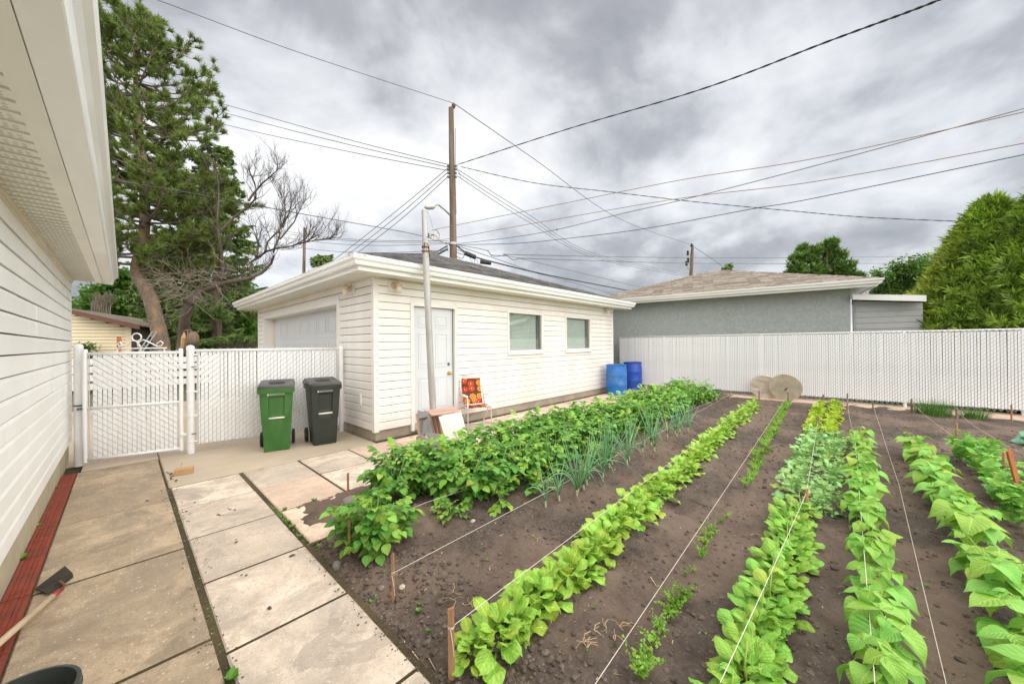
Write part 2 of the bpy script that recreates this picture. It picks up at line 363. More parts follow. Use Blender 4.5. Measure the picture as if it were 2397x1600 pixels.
# leaves
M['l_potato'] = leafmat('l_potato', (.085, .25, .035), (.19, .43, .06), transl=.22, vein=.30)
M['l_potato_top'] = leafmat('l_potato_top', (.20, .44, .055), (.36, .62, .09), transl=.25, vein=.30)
M['l_chard'] = leafmat('l_chard', (.25, .48, .045), (.46, .70, .10), rough=.36, crinkle=2.2, transl=.25, vein=.5)
M['l_spinach'] = leafmat('l_spinach', (.20, .46, .045), (.37, .66, .09), rough=.36, transl=.18, vein=.3, crinkle=2.6)
M['l_bean'] = leafmat('l_bean', (.21, .48, .055), (.36, .64, .11), rough=.5, transl=.28, vein=.35)
M['l_pea'] = leafmat('l_pea', (.20, .50, .07), (.36, .68, .13), transl=.25, vein=.2)
M['l_kale'] = leafmat('l_kale', (.22, .47, .12), (.42, .68, .24), transl=.2, vein=.3)
M['l_lettuce'] = leafmat('l_lettuce', (.38, .55, .035), (.55, .72, .07), transl=.3, vein=.2)
M['l_carrot'] = leafmat('l_carrot', (.20, .44, .045), (.36, .60, .08), transl=.25, vein=0)
M['l_onion'] = leafmat('l_onion', (.12, .32, .14), (.24, .46, .22), transl=.1, vein=0, rough=.4)
M['l_cabbage'] = leafmat('l_cabbage', (.10, .28, .16), (.18, .40, .24), transl=.1, vein=.4)
M['l_grass'] = leafmat('l_grass', (.05, .17, .03), (.12, .28, .05), transl=.2, vein=0)
M['l_weed'] = leafmat('l_weed', (.09, .24, .03), (.2, .38, .05), transl=.2, vein=0)
M['stem'] = pmat('stem', (.20, .36, .08), .6, .2, 20)
M['stem_y'] = pmat('stem_y', (.38, .48, .10), .6, .2, 20)
M['stem_w'] = pmat('stem_w', (.42, .48, .26), .5, .2, 20)
M['needle_pine'] = pmat('needle_pine', (.18, .25, .055), .6, .3, .6, irand=.35, transl=.12)
M['needle_spruce'] = pmat('needle_spruce', (.17, .26, .065), .6, .3, 1, irand=.35, transl=.1)
M['leaf_tree'] = pmat('leaf_tree', (.10, .21, .030), .6, .35, .8, irand=.4, transl=.3)
M['leaf_dark'] = pmat('leaf_dark', (.11, .25, .04), .6, .35, .8, irand=.4, transl=.25)
M['cedar'] = pmat('cedar', (.22, .34, .042), .6, .4, 1.6, irand=.55, transl=.2, tint=(.44, .48, .07), tfac=.85)
M['pine_far'] = pmat('pine_far', (.12, .22, .035), .6, .35, 1, irand=.4, transl=.12)
# ================================================================= SETTING
# ground to the horizon
b = B(); b.add([(-600, -600, -.07), (600, -600, -.07), (600, 600, -.07), (-600, 600, -.07)], [(0, 1, 2, 3)])
tag(b.part('ground', M['ground']), kind='structure', label='grassy ground around the yard running to the horizon')
# garden soil
def hsoil(x, y):
    h = .014*mnoise.noise((x*1.3, y*1.3, 0))+.022*mnoise.noise((x*4, y*4, 3))+.018*mnoise.noise((x*11, y*11, 5))
    if x < 7 and y > -3: h += .012*mnoise.noise((x*27, y*27, 9))+.006*mnoise.noise((x*55, y*55, 2))
    for yc, a, wd in ((2.75, .07, .33), (3.45, .07, .3), (2.05, .02, .2), (1.42, .012, .2), (.32, .03, .2), (-.08, .03, .15), (-.54, .03, .15), (-1.02, .03, .15)):
        h += a*math.exp(-((y-yc)/wd)**2)*(1 if x > 1.3 else max(0, (x-.95)/.35))
    return h-.012-(.02*max(0, 1-(x-.95)/.25) if x < 1.2 else 0)
def soilgrid(xs, ys):
    V = [(x, y, hsoil(x, y)) for y in ys for x in xs]; nx = len(xs); ny = len(ys)
    F = [(j*nx+i, j*nx+i+1, (j+1)*nx+i+1, (j+1)*nx+i) for j in range(ny-1) for i in range(nx-1)]
    return np.array(V), np.array(F)
xs = np.concatenate([np.arange(.935, 4, .020), np.arange(4, 7, .035), np.arange(7, 11.61, .07)])
ys = np.concatenate([np.arange(-6, -1.5, .08), np.arange(-1.5, 3.0, .022), np.arange(3.0, 3.79, .03)])
V_, F_ = soilgrid(xs, ys)
o = link('garden_soil', np_mesh('garden_soil', V_, F_, M['soil'], True)); tag(o, 'dark brown garden soil between the vegetable rows', kind='structure')
# soil under the joints of the paving
b = B(); b.add([(-.54, -3, -.009), (.96, -3, -.009), (.96, 5.33, -.009), (-.54, 5.33, -.009)], [(0, 1, 2, 3)])
b.add([(-.54, 5.33, -.022), (.335, 5.33, -.022), (.335, 7.4, -.022), (-.54, 7.4, -.022)], [(0, 1, 2, 3)])
b.add([(.96, 3.0, -.0085), (1.56, 3.0, -.0085), (1.56, 5.33, -.0085), (.96, 5.33, -.0085)], [(0, 1, 2, 3)])
b.add([(1.56, 3.75, -.0087), (11.4, 3.75, -.0087), (11.4, 5.5, -.0087), (1.56, 5.5, -.0087)], [(0, 1, 2, 3)])
tag(b.part('joint_soil', M['joint_soil']), 'mossy soil in the joints between the paving slabs', kind='structure')
# old concrete walk along the house
walk = thing('concrete_walk', 'worn tan concrete walk slabs beside the house', None); walk['kind'] = 'structure'
yj = [6.80, 6.06, 4.90, 3.66, 2.42, 1.18, -.06, -1.3, -2.6]
for a, c in zip(yj[:-1], yj[1:]):
    sb = B(); sb.slab((-.385, c+.014, -.09), (.304, a-.014, 0+random.uniform(-.003, .003)), .008); sb.part('slab', M['slab_old'], walk)
pave = thing('paver_path', 'cream square paving slabs laid beside the garden bed', None); pave['kind'] = 'structure'
yp = [5.31-.765*i for i in range(11)]
for i in range(10):
    sb = B(); dz = random.uniform(-.003, .004); sb.slab((.338, yp[i+1]+.011, -.05), (.925, yp[i]-.011, dz), .009); sb.part('slab', M['paver'], pave)
for i in range(3):
    sb = B(); sb.slab((.965, yp[i+1]+.010, -.05), (1.542, yp[i]-.010, random.uniform(-.002, .003)), .007); sb.part('slab', M['paver_pink'] if i else M['paver'], pave)
xg = [1.56+.645*i for i in range(16)]
for i in range(15):
    for (y0, y1) in ((4.56, 5.31), (3.79, 4.55)):
        sb = B(); sb.slab((xg[i]+.009, y0+.009, -.05), (xg[i+1]-.009, y1-.009, random.uniform(-.003, .003)), .007)
        sb.part('slab', random.choice([M['paver'], M['paver_pink'], M['paver_pink']]), pave)
# concrete pad by the gate and the drive beyond it
b = B(); b.slab((.325, 5.325, -.1), (2.64, 13.5, -.003), .01)
tag(b.part('concrete_pad', M['pad']), 'smooth grey brown concrete pad under the bins', kind='structure')
b = B(); b.slab((-3.5, 7.25, -.1), (.315, 13.5, -.006), .01); b.slab((-.36, 6.82, -.1), (.315, 7.24, .012), .01)
tag(b.part('driveway', M['pad']), 'concrete drive beyond the white gate', kind='structure')
b = B(); b.slab((2.64, 5.32, -.1), (10.6, 5.46, -.012), .005)
tag(b.part('pavement_strip', M['pad']), kind='structure')
# concrete strip under the far fence
b = B(); b.slab((11.28, -6.2, -.12), (12.15, 5.3, .012), .01)
tag(b.part('concrete_strip', M['paver_pink']), 'narrow pale concrete strip at the foot of the far fence', kind='structure')
# red edging
edg = thing('edging', 'faded red ribbed edging strip between house wall and walk', 'edging', (-.45, 4, 0))
y = 6.75; 
while y > -1:
    l = .62; eb = B()
    for k in range(5):
        xx = -.496+k*.0215; eb.mm((xx, y-l+.004, -.04), (xx+.0200, y-.004, .012 if k % 2 == 0 else .008))
    eb.part('edging_piece', M['red_edge'], edg); y -= l
# weeds and clods (countless)
def blade_faces(b_, p, az, l, wd, tip=.5, bend=.6, segs=2):
    d = Vector((math.cos(az), math.sin(az), 0)); sd_ = Vector((-d.y, d.x, 0)); P = []
    for i in range(segs+1):
        t_ = i/segs; r_ = Vector(p)+d*(l*bend*t_*t_)+Vector((0, 0, l*(t_-.35*bend*t_*t_))); ww = wd*(1-t_)*.5+wd*.04
        P += [r_-sd_*ww, r_+sd_*ww]
    b_.add(P, [(2*i, 2*i+1, 2*i+3, 2*i+2) for i in range(segs)])
wb = B()
def weedtuft(x, y, z, n, l):
    l *= .62
    for k in range(n):
        az = random.uniform(0, 6.28); p = Vector((x, y, z)); ll = l*random.uniform(.5, 1.1); e = p+Vector((math.cos(az)*ll*.7, math.sin(az)*ll*.7, ll*random.uniform(.3, .9)))
        s_ = Vector((-math.sin(az), math.cos(az), 0))*ll*.28; m_ = (p*.35+e*.65)
        wb.add([p, m_-s_, e, m_+s_+Vector((0, 0, .004))], [(0, 1, 2, 3)])
for k in range(170):
    c = random.random()
    if c < .45: weedtuft(.322+random.uniform(-.010, .010), random.choice([random.uniform(.2, 2.7), random.uniform(1.2, 6.6), random.uniform(2, 5)]), -.015, 5, .028)
    elif c < .75: weedtuft(.945+random.uniform(-.012, .012), random.uniform(3.0, 4.0), -.012, 5, .035)
    elif c < .9: weedtuft(-.52+random.uniform(0, .02), random.uniform(2.5, 6.8), 0, 5, .035)
    else: weedtuft(random.uniform(.97, 1.5), 3.785, -.01, 5, .03)
for (x, y, s_) in ((.325, 2.05, .075), (.33, 1.95, .06), (.94, 3.36, .07), (.95, 3.5, .05), (1.25, 3.79, .07), (1.0, 3.79, .05), (.94, 3.15, .05), (.32, 1.72, .05), (.98, 2.9, .05), (1.03, 2.83, .04), (-.50, 6.2, .07), (-.50, 5.0, .07), (-.50, 4.3, .08), (1.12, 1.78, .05), (1.08, 1.62, .04)):
    weedtuft(x, y, 0, 26, s_)
tag(wb.part('weeds', M['l_weed']), 'small green weeds growing in the paving joints', kind='stuff')
ico = [(0,0,1),(.89,0,.45),(.28,.85,.45),(-.72,.53,.45),(-.72,-.53,.45),(.28,-.85,.45),(.72,.53,-.45),(-.28,.85,-.45),(-.89,0,-.45),(-.28,-.85,-.45),(.72,-.53,-.45),(0,0,-1)]
icf = [(0,1,2),(0,2,3),(0,3,4),(0,4,5),(0,5,1),(1,6,2),(2,7,3),(3,8,4),(4,9,5),(5,10,1),(1,10,6),(2,6,7),(3,7,8),(4,8,9),(5,9,10),(6,11,7),(7,11,8),(8,11,9),(9,11,10),(10,11,6)]
cb_ = B(); cb2 = B()
for k in range(7000):
    x = .97+10*random.random()**1.8; y = random.uniform(-2.5, 3.0)
    if random.random() < .2: x = random.uniform(.96, 1.5); y = random.uniform(.8, 3.0)
    s_ = random.choice([.004, .006, .009, .012, .017])*random.uniform(.7, 1.5); z = hsoil(x, y)
    cb_.add([(x+p[0]*s_*random.uniform(.7, 1.2), y+p[1]*s_*random.uniform(.7, 1.2), z+p[2]*s_*.7) for p in ico], icf)
tag(cb_.part('soil_clods', M['clod']), 'small loose lumps of earth on the garden bed', kind='stuff')
for k in range(4500):
    x = random.uniform(1.0, 9.5); y = random.uniform(-2.5, 2.6); s_ = random.uniform(.006, .018); z = hsoil(x, y)
    cb2.add([(x+p[0]*s_*random.uniform(.7, 1.2), y+p[1]*s_*random.uniform(.7, 1.2), z+p[2]*s_*.6) for p in ico], icf)
tag(cb2.part('earth_clods', M['clod']), 'larger crumbly clods over the whole garden bed', kind='stuff')
sb = B()
for k in range(2200):
    x = .97+9*random.random()**1.6; y = random.uniform(-2.5, 3.0); a = random.uniform(0, 3.14); l = random.uniform(.006, .03); z = hsoil(x, y)+.004
    if random.random() < .05: l = random.uniform(.04, .1)
    d = Vector((math.cos(a), math.sin(a), 0))*l/2; n_ = Vector((-d.y, d.x, 0)).normalized()*random.uniform(.001, .003); c = Vector((x, y, z))
    sb.add([c-d-n_, c+d-n_, c+d+n_, c-d+n_+Vector((0, 0, .004))], [(0, 1, 2, 3)])
for k in range(46):    # crumbs of soil on the slabs
    px, py = random.choice([(470, 1172), (520, 1170), (550, 1160), (410, 1110), (400, 1100), (405, 1085), (560, 1290), (600, 1380)]); p = G(px+random.gauss(0, 14), py+random.gauss(0, 6))
    s_ = random.uniform(.003, .013); sb.v; cb_.add
tag(sb.part('straw_bits', M['straw']), 'dry straw and root bits scattered over the soil', kind='stuff')
cr = B(); rt0 = random.Random(3)
for px, py, n_ in ((470, 1182, 5), (515, 1206, 3), (538, 1192, 4), (432, 1196, 3), (400, 1110, 16), (405, 1122, 8), (425, 1095, 4), (567, 1350, 2), (550, 1266, 3), (688, 1301, 3), (345, 1168, 3), (630, 1423, 2)):
    for k in range(n_):
        p = G(px+random.gauss(0, 7), py+random.gauss(0, 3)); s_ = random.uniform(.004, .011)
        cr.add([(p[0]+q[0]*s_*random.uniform(.7, 1.6), p[1]+q[1]*s_*random.uniform(.7, 1.3), .002+q[2]*s_*.6+s_*.3) for q in ico], icf)
for k in range(230):
    x = .935-abs(rt0.gauss(0, .035)); y = rt0.uniform(-.5, 3.0); s_ = rt0.uniform(.0015, .0055)
    cr.add([(x+q[0]*s_*rt0.uniform(.7, 1.6), y+q[1]*s_*rt0.uniform(.7, 1.3), .002+q[2]*s_*.6+s_*.3) for q in ico], icf)
for k in range(260):
    x = .305-abs(rt0.gauss(0, .03)) if k % 2 else .338+abs(rt0.gauss(0, .03)); y = rt0.uniform(.3, 5.3); s_ = rt0.uniform(.0015, .005)
    cr.add([(x+q[0]*s_*rt0.uniform(.7, 1.6), y+q[1]*s_*rt0.uniform(.7, 1.3), .002+q[2]*s_*.6+s_*.3) for q in ico], icf)
tag(cr.part('soil_crumbs', M['clod']), 'dark crumbs of soil dropped on the paving slabs', kind='stuff')
# ================================================================= SIDING
def plank_mesh(name, L_, h, t_, mat, lap=.004):
    """clapboard along +X, foot proud; local origin at lower left, outward is -Y"""
    g_ = .010; P = [(0, 0), (-t_, 0), (-t_, h*.74), (-t_*.62, h-g_), (0, h-g_)]
    b_ = B(); b_.prism([(0, p[0], p[1]) for p in P], (L_, 0, 0)); return b_.mesh(name, mat)
MC = {}
def plank(parent, mat, p0, dirv, L_, h, t_, name='siding_plank'):
    key = (round(L_, 3), round(h, 4), t_, mat.name)
    if key not in MC: MC[key] = plank_mesh(name, L_, h, t_, mat)
    o_ = bpy.data.objects.new(name, MC[key]); COL.objects.link(o_); o_.parent = parent
    o_.matrix_parent_inverse = WM[parent].inverted()
    a = math.atan2(dirv[1], dirv[0]); o_.rotation_euler = (0, 0, a); o_.location = p0
    return o_
def wallrun(parent, mat, p0, dirv, length, z0, z1, h, t_, holes=(), name='siding_plank', joints=False):
    z = z0
    i = 0
    while z < z1-.02:
        hh = min(h, z1-z); segs = [(0, length)]
        for (a, c, za, zb) in holes:      # short pieces over and under an opening
            if z < zb < z+hh-.02: plank(parent, mat, (p0[0]+dirv[0]*a, p0[1]+dirv[1]*a, zb+.002), dirv, c-a, z+hh-zb-.002, t_*.8, name)
            if z+.02 < za < z+hh: plank(parent, mat, (p0[0]+dirv[0]*a, p0[1]+dirv[1]*a, z), dirv, c-a, za-z+.006, t_*.8, name)
        for (a, c, za, zb) in holes:
            if z+hh > za and z < zb:
                segs = [s_ for (u, v) in segs for s_ in ((u, min(v, a)), (max(u, c), v)) if s_[1]-s_[0] > .02]
        if joints:
            random.seed(i//2*7+3); cuts = sorted(random.uniform(.4, length-.4) for _ in range(3)); random.seed(i+50)
            segs = [(0, cuts[0]), (cuts[0], cuts[1]), (cuts[1], cuts[2]), (cuts[2], length)]
        for k, (u, v) in enumerate(segs):
            ex = (.0025*(k % 2) if joints else 0)
            o_ = plank(parent, mat, (p0[0]+dirv[0]*u+dirv[1]*ex, p0[1]+dirv[1]*u-dirv[0]*ex, z), dirv, v-u+(0.012 if joints and k < len(segs)-1 else 0), hh, t_, name)
        z += h; i += 1
# ================================================================= GARAGE
GX0, GX1, GY0, GY1 = 2.66, 10.50, 5.42, 12.56
SOF = 2.575
gar = thing('garage', 'white vinyl sided garage with grey hip roof and side door', 'garage', (6.6, 9, 0))
b = B(); b.mm((GX0+.03, GY0+.03, -.1), (GX1-.03, GY1-.03, .152)); b.part('foundation', M['foundation'], gar)
dx0, dx1, dz1 = 3.30, 4.30, 2.225      # side door outer frame
w1 = (5.67, 6.93, 1.25, 2.24); w2 = (7.86, 9.15, 1.25, 2.235)
od0, od1, odz = 6.72, 11.95, 2.40      # overhead door trim (y range)
cw = B()                                  # wall core with openings
yc0 = GY0+.012
def core_y(y0, y1, x0, x1, holes):
    xs_ = sorted({x0, x1}|{h[0] for h in holes}|{h[1] for h in holes}); zs_ = sorted({.15, SOF-.004}|{h[2] for h in holes}|{h[3] for h in holes})
    for i in range(len(xs_)-1):
        for j in range(len(zs_)-1):
            cx_, cz_ = (xs_[i]+xs_[i+1])/2, (zs_[j]+zs_[j+1])/2
            if any(h[0] < cx_ < h[1] and h[2] < cz_ < h[3] for h in holes): continue
            yield xs_[i], xs_[i+1], zs_[j], zs_[j+1]
for (a, c, z0, z1) in core_y(0, 0, GX0+.012, GX1-.012, [(dx0+.06, dx1-.06, .15, dz1-.06), (w1[0]+.05, w1[1]-.05, w1[2]+.07, w1[3]-.05), (w2[0]+.05, w2[1]-.05, w2[2]+.07, w2[3]-.05)]):
    cw.mm((a, yc0, z0), (c, yc0+.1, z1))
for (a, c, z0, z1) in core_y(0, 0, yc0+.1, GY1-.012, [(od0+.10, od1-.10, .15, odz-.14)]):
    cw.mm((GX0+.012, a, z0), (GX0+.112, c, z1))
cw.mm((GX1-.112, yc0+.1, .15), (GX1-.012, GY1-.012, SOF-.004)); cw.mm((GX0+.112, GY1-.112, .15), (GX1-.112, GY1-.012, SOF-.004))
M['sheathing_shade'] = pmat('sheathing_shade', (.13, .105, .08), .9, .2, 8)  # wall core coloured dark so gaps between siding courses read as shadow lines
cw.part('wall', M['sheathing_shade'], gar)
CR = .1275
wallrun(gar, M['vinyl'], (GX0+.075, GY0+.012, .155), (1, 0), GX1-GX0-.13, .155, SOF-.005, CR, .017,
        [(dx0-GX0-.075, dx1-GX0-.075, .0, dz1), (w1[0]-GX0-.075, w1[1]-GX0-.075, w1[2], w1[3]), (w2[0]-GX0-.075, w2[1]-GX0-.075, w2[2], w2[3])])
wallrun(gar, M['vinyl'], (GX0+.012, GY1-.06, .155), (0, -1), GY1-GY0-.135, .155, SOF-.005, CR, .017,
        [(GY1-.06-od1, GY1-.06-od0, 0, odz)])
b = B(); b.mm((GX0-.006, GY0-.006, .13), (GX0+.075, GY0+.011, SOF-.002)); b.mm((GX0-.006, GY0+.011, .13), (GX0+.011, GY0+.075, SOF-.002)); b.part('corner_board', M['trim'], gar)
b = B(); b.mm((GX1-.055, GY0-.006, .13), (GX1+.006, GY0+.011, SOF-.002)); b.part('corner_board', M['trim'], gar)
b = B(); b.mm((GX0-.006, GY1-.06, .13), (GX0+.011, GY1, SOF-.002)); b.part('corner_board', M['trim'], gar)
b = B(); b.mm((GX0+.076, GY0-.012, SOF-.03), (GX1-.056, GY0-.0025, SOF-.001)); b.mm((GX0-.012, GY0+.076, SOF-.03), (GX0-.0025, GY1-.061, SOF-.001)); b.part('frieze_trim', M['trim_warm'], gar)
# eaves
EX0, EX1, EY0, EY1 = 2.235, 10.93, 5.0, 13.0
def frame_rect(b_, x0, x1, y0, y1, t_, z0, z1):      # ring of four boards butted together
    b_.mm((x0, y0, z0), (x1, y0+t_, z1)); b_.mm((x0, y1-t_, z0), (x1, y1, z1)); b_.mm((x0, y0+t_, z0), (x0+t_, y1-t_, z1)); b_.mm((x1-t_, y0+t_, z0), (x1, y1-t_, z1))
sof = B(); t_ = GY0-EY0
sof.mm((EX0+.02, EY0+.02, SOF), (EX1-.02, GY0+.1, SOF+.012)); sof.mm((EX0+.02, GY0+.1, SOF), (GX0+.1, EY1-.02, SOF+.012))
sof.mm((GX1-.1, GY0+.1, SOF), (EX1-.02, EY1-.02, SOF+.012)); sof.mm((GX0+.1, GY1-.1, SOF), (GX1-.1, EY1-.02, SOF+.012))
so = sof.part('soffit', M['soffit'], gar)
rb = B()
xx = EX0+.1
while xx < EX1-.1: rb.mm((xx, EY0+.025, SOF-.004), (xx+.014, GY0-.014, SOF-.0005)); xx += .10
yy = GY0+.02
while yy < GY1: rb.mm((EX0+.025, yy, SOF-.004), (GX0-.014, yy+.014, SOF-.0005)); yy += .10
rb.part('soffit_rib', M['soffit'], so, kind='stuff')
b = B(); frame_rect(b, EX0, EX1, EY0, EY1, .018, SOF-.02, SOF+.165); b.part('fascia', M['gutter'], gar)
def gutter(parent, pts, out, zb, zt, mat, name='gutter'):
    """K-style gutter along pts[0]->pts[1], out = outward unit vector"""
    prof = [(0.0, 0.0), (.062, 0.0), (.074, .030), (.074, .048), (.100, .078), (.103, .088), (.103, zt-zb-.012), (.108, zt-zb-.010), (.108, zt-zb), (.098, zt-zb), (.096, .086), (.068, .050), (.058, .006), (.004, .006), (.004, zt-zb-.01), (0, zt-zb-.01)]
    o2 = Vector(out); a = Vector(pts[0]); c = Vector(pts[1]); b_ = B()
    n = len(prof)
    def ringp(p, k): return [Vector((p.x, p.y, 0))+o2*u+k*u+Vector((0, 0, zb+v)) for (u, v) in prof]
    return a, c, ringp, n
def gutter_run(parent, a, c, out, zb, zt, mat, mit0=0, mit1=0):
    _, _, rp, n = gutter(parent, (a, c), out, zb, zt, mat)
    d = (Vector(c)-Vector(a)).normalized(); b_ = B()
    A = rp(Vector(a), -d*mit0); C_ = rp(Vector(c), d*mit1)
    b_.add(A+C_, [(i, (i+1) % n, (i+1) % n+n, i+n) for i in range(n)])
    if not mit0: b_.add(A[:9]+A[9:], [tuple(range(n-1, -1, -1))])
    if not mit1: b_.add(C_, [tuple(range(n))])
    return b_.part('gutter', mat, parent)
ZB, ZT = SOF+.045, SOF+.185
gutter_run(gar, (EX0, EY0, 0), (EX1, EY0, 0), (0, -1, 0), ZB, ZT, M['gutter'], 1, 1)
gutter_run(gar, (EX0, EY1, 0), (EX0, EY0, 0), (-1, 0, 0), ZB, ZT, M['gutter'], 0, 1)
gutter_run(gar, (EX1, EY0, 0), (EX1, EY1, 0), (1, 0, 0), ZB, ZT, M['gutter'], 1, 0)
# hip roof with real shingles
def hip_roof(parent, x0, x1, y0, y1, ze, slope, mat, faces, tabw=.31, exp=.142, limit=300, T=None, rname='roof_deck', ridge=True):
    """hip roof; T maps local to world"""
    T = T or Matrix.Identity(4)
    cx_, cy_ = (x0+x1)/2, (y0+y1)/2; hw, hd = (x1-x0)/2, (y1-y0)/2; run = min(hw, hd); h = run*slope
    if hw >= hd: r0, r1 = (x0+run, cy_), (x1-run, cy_)
    else: r0, r1 = (cx_, y0+run), (cx_, y1-run)
    base = [(x0, y0, ze), (x1, y0, ze), (x1, y1, ze), (x0, y1, ze), (*r0, ze+h), (*r1, ze+h)]
    if hw >= hd: fc = [(0, 1, 5, 4), (1, 2, 5), (2, 3, 4, 5), (3, 0, 4)]
    else: fc = [(0, 1, 4), (1, 2, 5, 4), (2, 3, 5), (3, 0, 4, 5)]
    d = B(); d.add([T@Vector(p) for p in base], fc+[(3, 2, 1, 0)]); rd = d.part(rname, mat, parent)
    rest = B(); cnt = 0; th = .009
    rnd = random.Random(5)
    sl = math.hypot(1, slope)
    ang = math.atan(slope)
    for side in faces:       # 0: -Y, 1:+X, 2:+Y, 3:-X
        if side == 0: o_, u_, v_, wdt = Vector((x0, y0, ze)), Vector((1, 0, 0)), Vector((0, 1, 0)), x1-x0
        elif side == 1: o_, u_, v_, wdt = Vector((x1, y0, ze)), Vector((0, 1, 0)), Vector((-1, 0, 0)), y1-y0
        elif side == 2: o_, u_, v_, wdt = Vector((x1, y1, ze)), Vector((-1, 0, 0)), Vector((0, -1, 0)), x1-x0
        else: o_, u_, v_, wdt = Vector((x0, y1, ze)), Vector((0, -1, 0)), Vector((1, 0, 0)), y1-y0
        up = (v_+Vector((0, 0, slope))).normalized(); nrm = u_.cross(up)
        rows = int(run*sl/exp)
        for r_ in range(rows):
            s0 = r_*exp; inset = s0/sl; a = inset-(.02); c = wdt-inset+.02
            q = a-(r_ % 2)*tabw*.5
            while q < c:
                l0 = max(q+.002, a); l1 = min(q+tabw-.002, c); q += tabw
                if l1-l0 < .03: continue
                if r_ > rows-2 : pass
                ln = exp*1.15; jit = rnd.uniform(-.004, .004); tt = th*rnd.choice([.7, 1, 1.5])
                in2 = min(exp*1.15/sl, 1)
                ls, le = l0, l1
                b0 = o_+u_*ls+up*(s0+jit)+nrm*.002; b1 = o_+u_*le+up*(s0+jit)+nrm*.002
                t0 = max(l0, inset+in2-.02); t1 = min(l1, wdt-inset-in2+.02)
                if t1 <= t0: t0 = t1 = (l0+l1)/2
                e0 = o_+u_*t0+up*(s0+ln)+nrm*.002; e1 = o_+u_*t1+up*(s0+ln)+nrm*.002
                P = [b0, b1, e1, e0, b0+nrm*tt, b1+nrm*tt, e1+nrm*.0015, e0+nrm*.0015]
                P = [T@p for p in P]; F2 = [(4, 5, 6, 7), (0, 1, 5, 4), (1, 2, 6, 5), (3, 0, 4, 7)]
                if cnt < limit and side == faces[0]:
                    s_ = B(); s_.add(P, F2); s_.part('shingle', mat, rd, world=True); cnt += 1
                else: rest.add(P, F2)
    # hip caps
    hips = [(0, 4), (1, 5 if hw >= hd else 4), (2, 5), (3, 4 if hw >= hd else 5)]
    for a, c in hips:
        pa, pc = Vector(base[a]), Vector(base[c]); n_ = int((pc-pa).length/.16); dd = (pc-pa)/n_; hv_ = Vector((0, 0, .012)); sd2 = Vector((-dd.y, dd.x, 0)).normalized()*.12
        for k in range(n_):
            p = pa+dd*k; q = p+dd*1.1
            rest.add([T@v2 for v2 in (p-sd2-Vector((0, 0, .12*slope*.7))+hv_, p+hv_*2.2, p+sd2-Vector((0, 0, .12*slope*.7))+hv_, q-sd2-Vector((0, 0, .12*slope*.7))+hv_*.6, q+hv_*1.4, q+sd2-Vector((0, 0, .12*slope*.7))+hv_*.6)], [(0, 1, 4, 3), (1, 2, 5, 4)])
    rest.part('shingles', mat, rd, kind='stuff')
    return rd
gr = hip_roof(gar, EX0-.04, EX1+.04, EY0-.04, EY1+.04, ZT-.005, .352, M['roof_grey'], [0, 3], limit=300)
p = at(985, 600, 9.2); b = B(); b.box((5.9, 8.6, ZT+1.29), (.32, .3, .14)); b.part('roof_vent', M['metal_dark'], gar)
# side door
dr = B(); tw = .062
dr.mm((dx0, GY0-.022, .04), (dx0+tw, GY0+.04, dz1)); dr.mm((dx1-tw, GY0-.022, .04), (dx1, GY0+.04, dz1)); dr.mm((dx0+tw, GY0-.022, dz1-tw), (dx1-tw, GY0+.04, dz1))
door_y = GY0+.055
d = B(); d.mm((dx0+tw+.006, door_y, .115), (dx1-tw-.006, door_y+.04, dz1-tw-.006)); door = d.part('door', M['door'], gar)
dr.part('door_frame', M['trim'], door)
b = B(); b.mm((dx0+tw, GY0-.03, .05), (dx1-tw, GY0+.1, .108)); b.part('door_sill', M['galv'], door)
dw = dx1-dx0-2*tw-.012; xa = dx0+tw+.006
for (za, zb) in ((1.80, 2.02), (1.10, 1.70), (.32, .92)):
    for k in range(2):
        px0 = xa+dw*(.14+.41*k); px1 = px0+dw*.31
        pb = B(); fr = .018
        pb.mm((px0, door_y-.008, za), (px1, door_y-.0005, za+fr)); pb.mm((px0, door_y-.008, zb-fr), (px1, door_y-.0005, zb)); pb.mm((px0, door_y-.008, za+fr), (px0+fr, door_y-.0005, zb-fr)); pb.mm((px1-fr, door_y-.008, za+fr), (px1, door_y-.0005, zb-fr))
        pb.add([(px0+fr+.02, door_y-.0005, za+fr+.02), (px1-fr-.02, door_y-.0005, za+fr+.02), (px1-fr-.02, door_y-.0005, zb-fr-.02), (px0+fr+.02, door_y-.0005, zb-fr-.02),
                (px0+fr+.04, door_y-.008, za+fr+.04), (px1-fr-.04, door_y-.008, za+fr+.04), (px1-fr-.04, door_y-.008, zb-fr-.04), (px0+fr+.04, door_y-.008, zb-fr-.04)],
               [(0, 1, 5, 4), (1, 2, 6, 5), (2, 3, 7, 6), (3, 0, 4, 7), (4, 5, 6, 7)])
        pb.part('door_panel', M['door'], door)
rotY = Matrix.Rotation(R(90), 3, 'X')
b = B(); b.lathe((4.135, door_y, .965), [(.033, 0), (.033, .008), (.012, .012), (.012, .035), (.028, .045), (.030, .060), (.018, .072)], 16, rotY); o = b.part('door_knob', M['brass'], door, True)
b = B(); b.lathe((4.13, door_y, 1.135), [(.030, 0), (.028, .012), (.012, .016), (.010, .02)], 16, rotY); b.part('deadbolt', M['metal_dark'], door, True)
